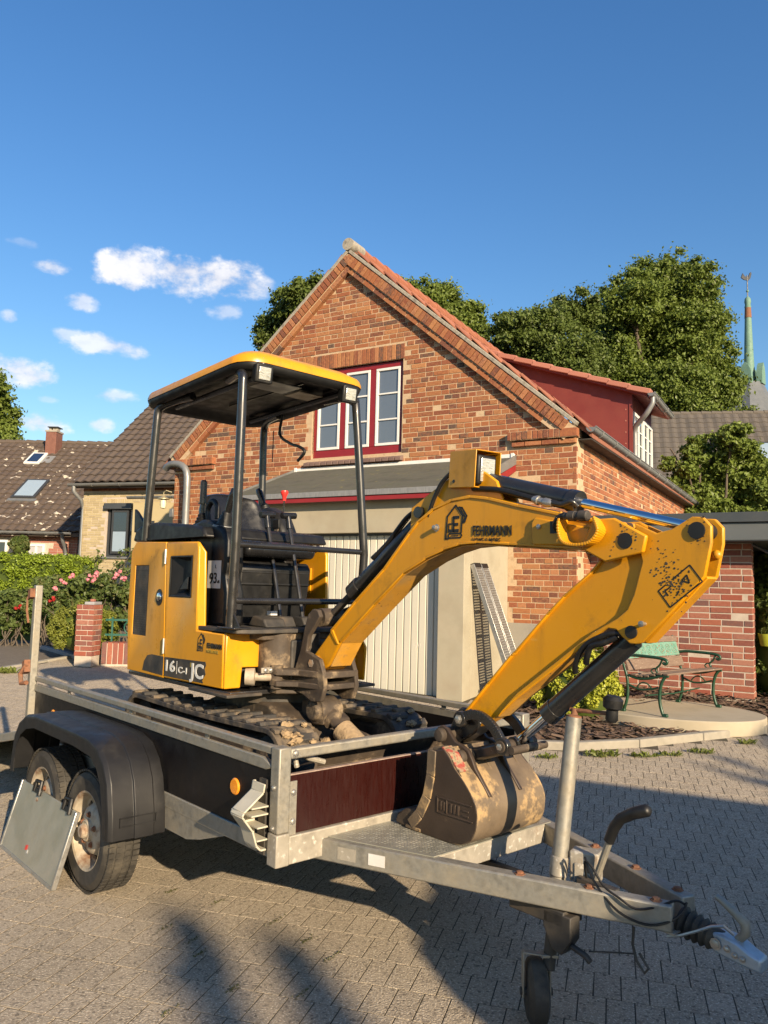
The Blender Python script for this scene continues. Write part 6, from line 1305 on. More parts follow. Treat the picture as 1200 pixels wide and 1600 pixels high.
# ------------------------------------------------------------------ garden bench
def build_bench():
    o = empty('garden_bench', (BENCH_O[0], BENCH_O[1], SLAB_Z), math.atan2(BX[1], BX[0]), 'garden bench with green cast-iron ends, brown slats and a turquoise panel', 'bench')
    G, Wd = MAT['bench_green'], MAT['bench_wood']; L = 1.24
    for x in (0.0, L):
        mb = MB(); w = .022
        def bar(pts, r): 
            p = spline([(x, q[0], q[1]) for q in pts], 5); mb.tube(p, r, 8)
        bar([(-.03, .0), (.0, .03), (.03, .14), (.03, .26), (.005, .36), (-.03, .415), (-.05, .43)], [.018 for _ in range(31)])
        bar([(.47, .0), (.455, .03), (.42, .14), (.41, .27), (.42, .38), (.45, .48), (.49, .62), (.525, .76), (.54, .80)], .017)
        bar([(-.07, .43), (.02, .425), (.14, .39), (.28, .375), (.40, .40)], .016)
        bar([(.48, .60), (.36, .62), (.18, .62), (.04, .615), (-.04, .60), (-.055, .57), (-.03, .555), (-.01, .57)], .017)
        bar([(.0, .60), (.03, .54), (.07, .50), (.06, .46), (.03, .44)], .011); bar([(.40, .30), (.28, .26), (.15, .27), (.05, .30)], .011)
        bar([(.12, .28), (.18, .33), (.25, .33), (.30, .28)], .008); bar([(.09, .42), (.06, .46), (.09, .50), (.13, .47), (.10, .44)], .008)
        mb.build('bench_end', G, o, smooth=60)
        for y in (-.03, .47): MB().prism([(-.022, 0), (.022, 0), (.014, .035), (-.014, .035)], y-.028, y+.028).move(lambda a, b, c: (a+x, b, c)).build('foot', G, o, bevel=.006)
    for y, z in ((-.045, .437), (.03, .436), (.105, .418), (.18, .401), (.255, .392), (.33, .400)):
        MB().box(-.02, L+.02, y-.031, y+.031, z, z+.022).build('seat_slat', Wd, o, bevel=.006)
    def bp(s): return V3((0, .425+.105*s, .44+.34*s))
    up = nrm((0, .105, .34)); nn = nrm((0, -.34, .105))
    for s, h in ((.10, .035), (.26, .03), (.93, .035)):
        c = bp(s)+nn*.028+V3((L/2, 0, 0)); MB().obox(c, V3((L/2+.01, 0, 0)), nn*.011, up*h).build('back_slat', Wd, o, bevel=.006)
    c = bp(.60)+nn*.026+V3((L/2, 0, 0)); pn = MB().obox(c, V3((L/2-.015, 0, 0)), nn*.006, up*.082).build('cast_panel', MAT['bench_turquoise'], o, bevel=.004)
    mb = MB()
    for k in range(8):
        cx = (k-3.5)*.145
        for r_ in (.055, .032): mb.tube([c + nn*.008 + V3((cx, 0, 0)) + (V3((1, 0, 0))*math.cos(t)+up*math.sin(t))*r_ for t in np.linspace(0, 6.0, 14)], .0055, 5)
        mb.ball(tuple(c+nn*.008+V3((cx, 0, 0))), .013, 8, 5)
    mb.build('relief_scrolls', MAT['bench_turquoise'], pn)
    MB().tube([(0, .2, .2), (L/2, .2, .18), (L, .2, .2)], .008, 6).build('tie_rod', G, o)
    for v in o.children: pass
build_bench()
# ------------------------------------------------------------------ perforated aluminium loading ramps leaning on the garage
def build_ramps():
    for k, (u, lab) in enumerate(((.945, 'perforated aluminium loading ramp leaning on the garage wall, nearer the garage door'), (.945, 'perforated aluminium loading ramp leaning on the garage wall, nearer the brick corner'))):
        # feet on the yard, heads against the rendered return wall (which faces right)
        v = 1.16 - k*.235; foot = Hp(u-.60, v, gz(Hp(u-.6, v, 0)[1])); head = Hp(u+.012, v+.05, 1.93+.0)
        ax = nrm(head-foot); wd = nrm(-HW*-1.0 + ax*np.dot(HW, ax)*-1.0); wd = nrm(-HW - ax*np.dot(-HW, ax)); nn = nrm(np.cross(wd, ax)); L = np.linalg.norm(head-foot)
        if np.dot(nn, -HU) < 0: nn = -nn
        o = empty('loading_ramp', tuple(foot), 0, lab, 'loading ramp', 'loading ramps leaning on the garage')
        W = .20
        mb = MB(); c = ax*L/2
        for s in (-1, 1): mb.obox(c + wd*s*(W/2), ax*L/2, wd*.004, nn*.03)
        mb.build('side_rail', MAT['alu'], o, bevel=.003)
        # tread plate with real perforations: a lattice of bars
        mb = MB(); nrow = int(L/.032)
        for i in range(nrow): mb.obox(ax*(i+.5)*L/nrow + nn*.02, ax*.0085, wd*(W/2-.004), nn*.0025)
        for j in range(6): mb.obox(c + wd*(-.075+j*.03) + nn*.0235, ax*L/2, wd*.006, nn*.003)
        mb.build('tread', MAT['alu'], o, smooth=0)
        for i in range(6): MB().obox(ax*(i+.3)*L/6.2 - nn*.012, ax*.012, wd*(W/2-.004), nn*.010).build('cross_bar', MAT['alu'], o)
        MB().obox(ax*(L-.02), ax*.03, wd*(W/2), nn*.033).build('head_lip', MAT['black_plastic'], o)
build_ramps()
# ------------------------------------------------------------------ houses on the left
def frame_at(p, yaw):                               # local x to the right along the facade, y away from the camera
    return (p[0], p[1], 0.0), -yaw
def build_cream_house():
    loc, rz = frame_at(P(126, 850, 20.0), R(16)); h = empty('cream_brick_house', loc, rz, 'cream brick house with brown tiled roof behind the excavator canopy', 'house')
    mb = MB(); mb.box(.005, .74, .005, 6.0, .2, 4.12); mb.box(1.44, 6.5, .005, 6.0, .2, 4.12); mb.box(.74, 1.44, .005, 6, .2, 2.22); mb.box(.74, 1.44, .005, 6, 3.50, 4.12); mb.box(.75, 1.43, .25, 5.9, 2.22, 3.50); w = mb.build('wall', MAT['mortar_pale'], h, smooth=0)
    rc = cross_bond(0, 2.6, .9, 3.9, ch=.058, L=.19, Hd=.09, j=.008, keep=lambda a, b, t0, t1: not (b > .74 and a < 1.44 and t1 > 2.22 and t0 < 3.70), header_rows=False)
    rc += [(.70+k*.066, .70+k*.066+.058, 3.51, 3.69, 0) for k in range(12)]
    lay_bricks(w, rc, lambda s, t, d: (s, -d, t), ((1,0,0),(0,0,1),(0,-1,0)), MAT['brick_cream'], 0)
    for z, m_ in ((3.905, 'brick_plain'), (3.985, 'brick_cream'), (4.06, 'brick_plain')):
        rc = [(k*.26, k*.26+.25, z, z+.066, .02 if m_ == 'brick_plain' else .01) for k in range(25)]; lay_bricks(h, rc, lambda s, t, d: (s, -d, t), ((1,0,0),(0,0,1),(0,-1,0)), MAT[m_], 0, 'cornice_brick')
    rc = cross_bond(4.5, 5.9, .9, 3.9, ch=.058, L=.19, Hd=.09, j=.008, header_rows=False); lay_bricks(w, rc, lambda s, t, d: (-d+.004, 5.9-s, t), ((0,-1,0),(0,0,1),(-1,0,0)), MAT['brick_cream'], 0, 'flank_brick')
    win = empty('window', (0, 0, 0)); win.parent = h; K = MAT['dark_frame']
    mb = MB(); mb.box(.74, .80, .04, .12, 2.22, 3.50); mb.box(1.38, 1.44, .04, .12, 2.22, 3.50); mb.box(.80, 1.38, .04, .12, 2.22, 2.30); mb.box(.80, 1.38, .04, .12, 3.42, 3.50); mb.build('window_frame', K, win)
    box('blind_box', MAT['anthracite'], win, .68, 1.50, -.10, .05, 3.42, 3.58, bevel=.02)
    # tilted-open sash
    s = empty('sash', (0, .06, 1.95)); s.parent = win; s.rotation_euler = (R(9), 0, 0)
    mb = MB(); mb.box(.90, .95, -.06, 0, 0, 1.10); mb.box(1.33, 1.38, -.06, 0, 0, 1.10); mb.box(.95, 1.33, -.06, 0, 0, .06); mb.box(.95, 1.33, -.06, 0, 1.05, 1.10); mb.build('sash_frame', K, win).location = (0, .03, 2.30)
    box('pane', MAT['glass_dark'], win, .94, 1.34, -.02, -.012, 2.87, 3.36); box('blind', MAT['blind'], win, .94, 1.34, -.018, -.010, 2.35, 2.86)
    box('curtain', MAT['window_white'], win, .81, .90, .10, .11, 2.30, 3.42)
    MB().box(.68, 1.50, -.05, .10, 2.17, 2.219).build('sill', MAT['zinc_grey'], win, bevel=.006)
    bpy.data.objects.remove(s)
    up = nrm((0, 1, .86)); mb = MB(); vs = [(-.12, -.28, 4.06), (6.6, -.28, 4.06), (6.6, 4.2, 7.91), (-.12, 4.2, 7.91)]; vs += [(a, b, c-.12) for a, b, c in vs]
    mb.add(vs, [(0,1,2,3),(7,6,5,4),(0,4,5,1),(1,5,6,2),(2,6,7,3),(3,7,4,0)]); r = mb.build('roof', MAT['tile_brown'], h, smooth=0)
    mb = MB(); vs = [(-.10, 8.6, 4.1), (6.6, 8.6, 4.1), (6.6, 4.2, 7.88), (-.10, 4.2, 7.88)]; vs += [(a, b, c-.12) for a, b, c in vs]; mb.add(vs, [(3,2,1,0),(4,5,6,7),(0,4,5,1),(1,5,6,2),(2,6,7,3),(3,7,4,0)]).build('roof', MAT['tile_brown'], h, smooth=0)
    MB().prism([(0, 4.0), (6.0, 4.0), (6.0, 6.1), (4.2, 7.7)], .02, .2, 'yz').build('gable', MAT['brick_cream'], h, smooth=0)
    tile_sheet(r, 'roof_tiles', MAT['tile_brown'], (-.12, -.30, 4.085), (1, 0, 0), up, 6.7, 5.9, tw=.25, rh=.30, wave=.04, lift=.035)
    gutter(h, (6.5, -.34, 4.07), (-.2, -.34, 4.05), .075); downpipe(h, [(-.05, -.34, 4.0), (-.05, -.34, 3.85), (.06, -.10, 3.62), (.06, -.09, .4)], .05)
    # lower lean-to on the right side
    mb = MB(); mb.box(1.72, 6.5, -.35, -.01, .2, 3.55); mb.build('side_wing', MAT['brick_cream'], h, smooth=0); gutter(h, (6.5, -.45, 3.72), (1.62, -.45, 3.70), .07)
    box('wing_window', MAT['dark_frame'], h, 2.0, 2.35, -.38, -.36, 2.3, 3.1); box('wall_lamp', MAT['dark_frame'], h, 1.55, 1.70, -.16, .01, 2.75, 2.86)
build_cream_house()
def build_cottage():
    p = P(0, 860, 22.5); h = empty('red_brick_cottage', (p[0], p[1], 0), R(-2), 'low red brick cottage with lichen-spotted brown roof', 'cottage')
    x0, x1 = -6.0, 2.25; mb = MB(); mb.box(x0, x1, .012, 5, .2, 3.0); w = mb.build('wall', MAT['mortar_pale'], h, smooth=0)
    rc = cross_bond(-3.0, x1, 1.2, 2.95, header_rows=False, keep=lambda a, b, t0, t1: not ((b > .78 and a < 1.34 and t0 < 2.64) or (a < .24 and b > -.8 and t0 < 2.75))); lay_bricks(w, rc, lambda s, t, d: (s, -d, t), ((1,0,0),(0,0,1),(0,-1,0)), MAT['brick_pink'], 0)
    for a, b, z0, z1 in ((.80, 1.32, 1.6, 2.62), (-.75, .22, 1.5, 2.72)):
        win = empty('window', (0, 0, 0)); win.parent = h; mb = MB(); t = .07; mb.box(a, a+t, -.03, .05, z0, z1); mb.box(b-t, b, -.03, .05, z0, z1); mb.box(a+t, b-t, -.03, .05, z1-t, z1); mb.box((a+b)/2-.03, (a+b)/2+.03, -.02, .05, z0, z1-t); mb.build('window_frame', MAT['window_white'], win)
        box('pane', MAT['curtain' if a > 0 else 'glass_dark'], win, a+t, b-t, .0, .006, z0, z1-t)
    up = nrm((0, 1, .72)); Lr = 5.8; mb = MB(); e = up*Lr; vs = [(x0, -.3, 2.93), (x1+1.2, -.3, 2.93), (x1+1.2, -.3+e[1], 2.93+e[2]), (x0, -.3+e[1], 2.93+e[2])]; vs += [(a, b, c-.1) for a, b, c in vs]
    mb.add(vs, [(0,1,2,3),(7,6,5,4),(0,4,5,1),(1,5,6,2),(2,6,7,3),(3,7,4,0)]); r = mb.build('roof', MAT['tile_lichen'], h, smooth=0)
    tile_sheet(r, 'roof_tiles', MAT['tile_lichen'], (x0, -.32, 2.96), (1, 0, 0), up, x1+1.2-x0, Lr, tw=.25, rh=.30, wave=.04, lift=.035)
    mb = MB()
    for k in range(26): mb.tube([(x0+k*.36, -.3+e[1], 2.98+e[2]), (x0+k*.36+.40, -.3+e[1], 2.955+e[2])], [.11, .10], 8)
    mb.build('ridge_tile', MAT['tile_brown'], h)
    gutter(h, (x1-.05, -.38, 2.95), (x0, -.38, 2.95), .07); downpipe(h, [(1.95, -.36, 2.88), (1.95, -.30, 2.72), (1.95, -.08, 2.5), (1.95, -.08, .4)], .05)
    # chimney with its pot
    def rp(x, s, n=0): q = V3((x, -.3, 2.95)) + up*s; return q + n*nrm((0, -.72, 1))
    c = rp(-.45, 5.15); ch = MB().box(c[0]-.20, c[0]+.16, c[1]-.25, c[1]+.25, c[2]-.5, c[2]+.66).build('chimney', MAT['chimney'], h, bevel=.01)
    box('chimney_cap', MAT['cement'], ch, c[0]-.22, c[0]+.18, c[1]-.27, c[1]+.27, c[2]+.661, c[2]+.72)
    for dx in (-.13, 0, .09): box('pot', MAT['cement'], ch, c[0]+dx-.04, c[0]+dx+.04, c[1]-.1, c[1]+.1, c[2]+.721, c[2]+.83)
    box('pot_cover', MAT['dark_frame'], ch, c[0]-.19, c[0]+.17, c[1]-.18, c[1]+.2, c[2]+.831, c[2]+.86)
    MB().obox(rp(-.6, 4.45, .06), V3((.42, 0, 0)), up*.25, nrm((0, -.72, 1))*.02).build('chimney_apron', MAT['lead'], h)
    for x, s, w_, l_, m_ in ((.0, 2.35, .29, .50, 'blind'), (-.75, 4.45, .18, .30, 'glass_dark')):
        sk = empty('skylight', (0, 0, 0)); sk.parent = h; n3 = nrm((0, -.72, 1))
        MB().obox(rp(x, s, .10), V3((w_+.08, 0, 0)), up*(l_+.08), n3*.035).build('frame', MAT['dark_frame' if m_ == 'blind' else 'window_white'], sk, bevel=.01); MB().obox(rp(x, s, .137), V3((w_, 0, 0)), up*l_, n3*.004).build('pane', MAT[m_], sk)
        if m_ == 'blind': MB().obox(rp(x, s-l_-.16, .07), V3((w_+.15, 0, 0)), up*.07, n3*.02).build('flashing', MAT['zinc_grey'], sk)
build_cottage()
# ------------------------------------------------------------------ far right: tiled roof, spire, white wall
def build_far_right():
    p = P(1030, 720, 26.0); h = empty('grey_roofed_house', (p[0], p[1], 0), R(-10), 'grey-brown tiled house roof behind the trees on the right', 'house')
    box('wall', MAT['white_wall'], h, .5, 12, 1.2, 8, 0, 5.2)
    up = nrm((.12, 1, .86)); mb = MB(); o = V3((-.5, 0, 5.0)); L = 5.6; vs = [o, o+V3((13, 0, 0)), o+V3((13, 0, 0))+up*L, o+up*L]; vs = [tuple(q) for q in vs]+[tuple(q-V3((0, 0, .12))) for q in vs]
    mb.add(vs, [(0,1,2,3),(7,6,5,4),(0,4,5,1),(1,5,6,2),(2,6,7,3),(3,7,4,0)]); r = mb.build('roof', MAT['tile_grey'], h, smooth=0)
    tile_sheet(r, 'roof_tiles', MAT['tile_grey'], tuple(o+V3((0, -.02, .03))), (1, 0, 0), up, 13, L, tw=.33, rh=.37)
    mb = MB(); e = o+up*L
    for k in range(34): mb.tube([tuple(e+V3((k*.38, 0, .03))), tuple(e+V3((k*.38+.42, 0, .01)))], [.11, .10], 8)
    mb.build('ridge_tile', MAT['tile_grey'], h)
    n3 = nrm(np.cross((1, 0, 0), up)); c = o+up*2.55+V3((4.1, 0, 0))+n3*.1
    sk = empty('skylight', (0, 0, 0)); sk.parent = h; MB().obox(c, V3((.55, 0, 0)), up*.62, n3*.05).build('frame', MAT['dark_frame'], sk); MB().obox(c+n3*.054, V3((.46, 0, 0)), up*.52, n3*.004).build('pane', MAT['blind'], sk)
    Y = 70.0; b = P(1171, 600, Y); s = empty('church_spire', (b[0], b[1], 0), R(20), 'slender green copper church spire with weathercock', 'spire')
    def zpx(y, x=1170): return P(x, y, Y)[2]
    z0, z1, z2, z3 = zpx(660), zpx(572), zpx(545), zpx(483)
    MB().lathe((0, 0, 0), (0, 0, 1), [(2, 3.6), (z0, 3.2), (zpx(618), 1.6), (zpx(600), 1.15)], 8).build('tower_roof', MAT['slate'], s, smooth=20)
    MB().lathe((0, 0, 0), (0, 0, 1), [(zpx(600), .55), (zpx(560), .42), (zpx(500), .30), (z3, .24), (zpx(480), .30), (zpx(476), .24), (zpx(472), .30), (zpx(467), .26), (zpx(463), .05)], 12).build('spire', MAT['copper_green'], s)
    MB().lathe((0, 0, 0), (0, 0, 1), [(zpx(497), .315), (zpx(480), .27)], 12).build('spire_band', MAT['rust'], s)
    for k in range(4):
        a = k*math.pi/2+.5; c0 = V3((1.0*math.cos(a), 1.0*math.sin(a), zpx(588))); MB().prism([(-.55, -.9), (.55, -.9), (.5, .2), (.3, .75), (0, 1.1), (-.3, .75), (-.5, .2)], -.25, .25).move(lambda x, y, z: (c0[0]+x*-math.sin(a)+y*math.cos(a), c0[1]+x*math.cos(a)+y*math.sin(a), c0[2]+z)).build('gablet', MAT['copper_green'], s)
    MB().cyl((0, 0, zpx(466)), (0, 0, zpx(430)), .05, n=8).build('vane_rod', MAT['dark_frame'], s); MB().ball((0, 0, zpx(455)), .13, 10, 6).build('vane_ball', MAT['copper_green'], s)
    zc = zpx(436); MB().prism([(-.75, 0), (-.55, .45), (-.3, .2), (.1, .2), (.3, .62), (.45, .75), (.5, .55), (.35, .1), (.1, -.15), (-.4, -.15)], -.04, .04).move(lambda x, y, z: (x, y, z+zc)).build('weathercock', MAT['dark_frame'], s)
    q = P(1190, 900, 15.0); w = empty('white_house', (q[0]+.05, q[1], 0), R(-8), 'white rendered house wall beyond the right end of the annex', 'house')
    box('wall', MAT['white_wall'], w, .15, 6, 0, 5, 0, 3.0); box('roof', MAT['slate'], w, -.1, 6.3, -.3, 5.2, 3.0, 3.15)
build_far_right()
# ------------------------------------------------------------------ gate pier, low wall and green railing
def build_pier():
    b = P(136, 1024, 11.6); o = empty('brick_gate_pier', (b[0], b[1], b[2]), R(-6), 'short brick gate pier in front of the round box bush', 'pier')
    box('core', MAT['mortar_pale'], o, -.155, .155, -.155, .155, -.15, .74)
    for k in range(10):
        z = k*.075
        for f in range(4):
            A = Matrix.Rotation(f*math.pi/2, 4, 'Z'); split = -.06 if (k+f) % 2 else .06
            for a, c in ((-.165, split-.006), (split+.006, .165)):
                v, fc = brick_block(c-a, .063, .004, .02); me = bpy.data.meshes.new('brick'); Q = np.stack([v[:, 0]+(a+c)/2, -.166-v[:, 2], v[:, 1]+z+.034], 1); me.from_pydata([tuple(A @ Vector(q)) for q in Q], [], [tuple(map(int, q[::-1])) for q in fc])
                link('brick', me, o, [MAT['brick_red']])
    MB().box(-.03, .15, -.15, .15, .742, .785).build('loose_cap', MAT['kerb_grey'], o, bevel=.006); MB().box(.02, .09, -.05, .04, .786, .825).build('brick_scrap', MAT['brick_pink'], o, bevel=.008)
    o.scale = (.82, .82, 1.0)
    l = empty('low_garden_wall', (b[0]+.2, b[1]+.05, b[2]-.02), R(8), 'low wall of upright bricks carrying the green railing', 'wall')
    box('core', MAT['mortar_pale'], l, 0, 2.4, -.04, .20, -.15, .2)
    for k in range(30): MB().box(k*.079+.004, k*.079+.071, -.052, .205, -.1, .215).build('brick', MAT['brick_red'], l, bevel=.006)
    r = empty('green_railing', (b[0]+.2, b[1]+.13, b[2]), R(8), 'dark green metal railing above the low brick wall', 'railing')
    for z in (.30, .52): MB().beam((0, 0, z), (2.4, 0, z), .03, .03).build('rail', MAT['fence_green'], r)
    for k in range(5):
        x = .1+k*.55; MB().beam((x, 0, .2), (x, 0, .56), .025, .025, (1, 0, 0)).build('post', MAT['fence_green'], r)
        MB().tube([(x+.27+.10*math.cos(t), 0, .41+.10*math.sin(t)) for t in np.linspace(0, 6.28, 15)], .010, 6).build('ring', MAT['fence_green'], r)
build_pier()
# ------------------------------------------------------------------ vegetation
def leaf_cloud(name, centers, radii, n, size, mat, parent, flat=1.0, shell=.55, up_bias=.25, gauss=False, aspect=1.6):
    """leaves: small folded quads scattered near the surfaces of many overlapping lobes"""
    c = np.asarray(centers, float); r = np.asarray(radii, float).reshape(len(c), -1); 
    if r.shape[1] == 1: r = np.repeat(r, 3, 1)
    wgt = r.prod(1)**(2/3); idx = RNG.choice(len(c), n, p=wgt/wgt.sum())
    d = RNG.normal(0, 1, (n, 3)); d /= np.linalg.norm(d, axis=1, keepdims=True); rad = shell + (1-shell)*RNG.random(n)**.6
    if gauss: rad = np.abs(RNG.normal(0, .85, n)); r = r*np.array([1.15, 1.15, .75])
    p = c[idx] + d*r[idx]*rad[:, None]*np.where(RNG.random(n) < .06, 1.12, 1.0)[:, None]
    nrmv = d*1.0 + RNG.normal(0, .75, (n, 3)) + np.array([0, 0, up_bias]); nrmv /= np.linalg.norm(nrmv, axis=1, keepdims=True)
    t = np.cross(nrmv, RNG.normal(0, 1, (n, 3))); t /= np.maximum(1e-6, np.linalg.norm(t, axis=1, keepdims=True)); b = np.cross(nrmv, t)
    s = size*RNG.uniform(.6, 1.25, n)[:, None]; L = t*s*aspect/2; W = b*s/2
    fold = nrmv*s*.18
    V = np.stack([p-L, p-W+fold, p+L, p+W+fold], 1).reshape(-1, 3); Q = np.arange(4*n).reshape(n, 4)
    lobe_tone = RNG.random(len(c)); tone = np.clip(.4*lobe_tone[idx] + .6*RNG.random(n), 0, .999)
    o = fast_mesh(name, V, Q, mat, parent, tone); return o
def limb(mb, p, q, r0, r1, wob=.06, n=5):
    p, q = V3(p), V3(q); L = np.linalg.norm(q-p); pts = [p+(q-p)*k/n + (RNG.normal(0, wob*L*.25, 3) if 0 < k < n else 0) for k in range(n+1)]; mb.tube(pts, [r0+(r1-r0)*k/n for k in range(n+1)], 8)
def tree(name, base, lobes, n, size, mat, label, group=None, trunk_r=.3, cat='tree'):
    global RNG
    RNG = np.random.default_rng(int(n + 1000*abs(base[0])))
    base = V3(base); o = empty(name, tuple(base), 0, label, cat, group)
    cs, rs = [], []
    for (x, y, z, r) in lobes:
        m = max(18, int(46*r)); 
        for _ in range(m):
            d = RNG.normal(0, 1, 3); d /= np.linalg.norm(d); k = r*.92*RNG.random()**.38; cs.append(V3((x, y, z))-base + d*k*np.array([1, 1, .92])); rs.append(r*RNG.uniform(.12, .26))
    leaf_cloud('crown', cs, np.array(rs), n, size, mat, o, gauss=True)
    mb = MB(); top = np.mean([V3(l[:3]) for l in lobes], 0)-base; fork = top*np.array([.4, .4, .45]); limb(mb, (0, 0, -.3), fork, trunk_r, trunk_r*.7)
    for l in lobes:
        q = V3(l[:3])-base; limb(mb, fork*RNG.uniform(.8, 1.0), q, trunk_r*.45, trunk_r*.12)
        for _ in range(4): limb(mb, q*.85+fork*.15, q+RNG.normal(0, l[3]*.25, 3), trunk_r*.12, .02)
    mb.build('trunk', MAT['bark'], o)
    return o
def lobes_px(Y, spec, jitter=1.5):
    return [(*(P(x, y, Y+((i*.37) % 1-.5)*2*jitter)), r*Y/F_PX) for i, (x, y, r) in enumerate(spec)]
B = lambda x, Y: (P(x, 900, Y)[0], Y, .4)
tree('lime_tree', B(1060, 36), lobes_px(36, [(985, 470, 50), (1020, 440, 44), (1060, 430, 44), (1090, 445, 40), (1095, 500, 42), (1105, 560, 48), (1075, 520, 62), (1030, 535, 70), (965, 510, 55), (950, 575, 60), (1110, 615, 55), (1040, 620, 70), (1135, 605, 36), (975, 640, 60), (1060, 670, 60), (1125, 660, 50)]), 300000, .105, MAT['leaf_tree'], 'tall broad lime tree rising behind the red dormer', 'trees beyond the houses', .5)
tree('lime_tree', B(850, 33), lobes_px(33, [(800, 520, 40), (850, 515, 45), (900, 490, 45), (880, 555, 55), (820, 565, 48), (920, 590, 50), (790, 550, 30), (850, 610, 50), (930, 640, 50)]), 130000, .10, MAT['leaf_dark'], 'darker lime tree behind the ridge, left of the tallest tree', 'trees beyond the houses', .4)
tree('lime_tree', B(680, 34), lobes_px(34, [(650, 470, 40), (690, 485, 45), (725, 500, 38), (670, 520, 50), (740, 520, 26), (630, 455, 26)]), 95000, .10, MAT['leaf_tree'], 'rounded tree crown showing right above the gable verge', 'trees beyond the houses', .4)
tree('lime_tree', B(470, 34), lobes_px(34, [(480, 465, 38), (450, 490, 38), (425, 520, 32), (500, 500, 45), (410, 535, 18), (460, 540, 45), (515, 470, 30)]), 75000, .115, MAT['leaf_dark'], 'tree crown showing left of the gable above the canopy', 'trees beyond the houses', .4)
tree('ash_tree', B(-25, 30), lobes_px(30, [(-40, 620, 50), (-10, 650, 36), (5, 680, 24), (-30, 690, 50), (0, 610, 18)]), 40000, .11, MAT['leaf_tree'], 'tree at the left edge of the picture beyond the cottage', 'trees beyond the houses', .35)
tree('maple_tree', B(1110, 19), lobes_px(19, [(1070, 720, 30), (1090, 700, 26), (1125, 695, 26), (1145, 685, 28), (1150, 730, 44), (1100, 750, 46), (1055, 760, 26), (1185, 745, 36), (1130, 785, 50), (1185, 790, 40), (1060, 795, 34), (1100, 800, 40)], .6), 90000, .08, MAT['leaf_tree'], 'bushy round-leaved tree in front of the grey roof at right', None, .14)
def bush(name, c, r, n, size, mat, label, cat='bush', sq=(1, 1, .9), rough=.10, group=None):
    o = empty(name, (c[0], c[1], c[2]-r*sq[2]), 0, label, cat, group); cs, rs = [], []
    for _ in range(70):
        d = RNG.normal(0, 1, 3); d /= np.linalg.norm(d); d[2] = abs(d[2])*1.0 if RNG.random() < .5 else d[2]; cs.append(np.array([0, 0, r*sq[2]]) + d*np.array(sq)*r*(.86+RNG.normal(0, rough*.4))); rs.append(r*RNG.uniform(.13, .22))
    leaf_cloud('foliage', cs, np.array(rs), n, size, mat, o, shell=.5)
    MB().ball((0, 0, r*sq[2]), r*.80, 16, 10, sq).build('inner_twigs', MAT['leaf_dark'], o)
    mb = MB()
    for k in range(5): limb(mb, (RNG.normal(0, r*.08), RNG.normal(0, r*.08), -.05), (RNG.normal(0, r*.3), RNG.normal(0, r*.3), r*.8), .02, .008)
    mb.build('stem', MAT['bark'], o); return o
g = Pg(130, 1022); cb = P(130, 984, 12.15); bush('box_bush', cb, .50, 14000, .024, MAT['leaf_box'], 'round clipped box bush behind the brick gate pier', sq=(1, 1, .86), rough=.05)
cbb = P(903, 1082, 9.1); bush('golden_shrub', cbb, .50, 12000, .028, MAT['leaf_bright'], 'yellow-green shrub in the bed behind the bucket cylinder', 'shrub', (1, 1, .98), .2)
bush('dark_shrub', P(1205, 1010, 10.6), .55, 5000, .06, MAT['leaf_dark'], 'dark shrub past the right corner of the annex', 'shrub', (.6, 1, 1.6), .2)
bush('light_shrub', P(1206, 910, 12.0), .55, 5000, .07, MAT['leaf_tree'], 'lighter shrub under the annex roof edge at far right', 'shrub', (.8, 1, 1.1), .2)
mbp = MB(); q = P(1197, 1000, 10.2); tag(mbp.lathe((0, 0, 0), (0, 0, 1), [(0, .06), (.01, .07), (.15, .095), (.16, .095), (.15, .08), (.02, .05)], 20).build('plant_pot', MAT['leaf_bright']), 'small green flower pot at the right edge beside the shrubs', 'pot').location = tuple(q-np.array([0, 0, .08]))
def hedge():
    a, b = P(-90, 900, 15.2), P(108, 905, 14.6); o = empty('clipped_hedge', (a[0], a[1], gz(15)), math.atan2(b[1]-a[1], b[0]-a[0]), 'bright yellow-green clipped hedge in front of the red brick cottage', 'hedge')
    L = math.hypot(b[0]-a[0], b[1]-a[1]); top = P(50, 868, 14.8)[2]-gz(15); cs, rs = [], []
    for _ in range(420):
        x = RNG.uniform(0, L); f = RNG.random()
        if f < .45: cs.append((x, RNG.uniform(0, .9), top-.07+RNG.normal(0, .02)))
        else: cs.append((x, .06+RNG.normal(0, .02), RNG.uniform(.1, top-.05)))
        rs.append(RNG.uniform(.06, .13))
    for _ in range(60): cs.append((L-.02, RNG.uniform(0, .9), RNG.uniform(.1, top-.08))); rs.append(RNG.uniform(.06, .12))
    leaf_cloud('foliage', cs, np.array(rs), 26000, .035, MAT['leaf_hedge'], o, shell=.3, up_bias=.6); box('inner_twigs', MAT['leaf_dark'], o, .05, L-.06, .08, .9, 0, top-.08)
hedge()
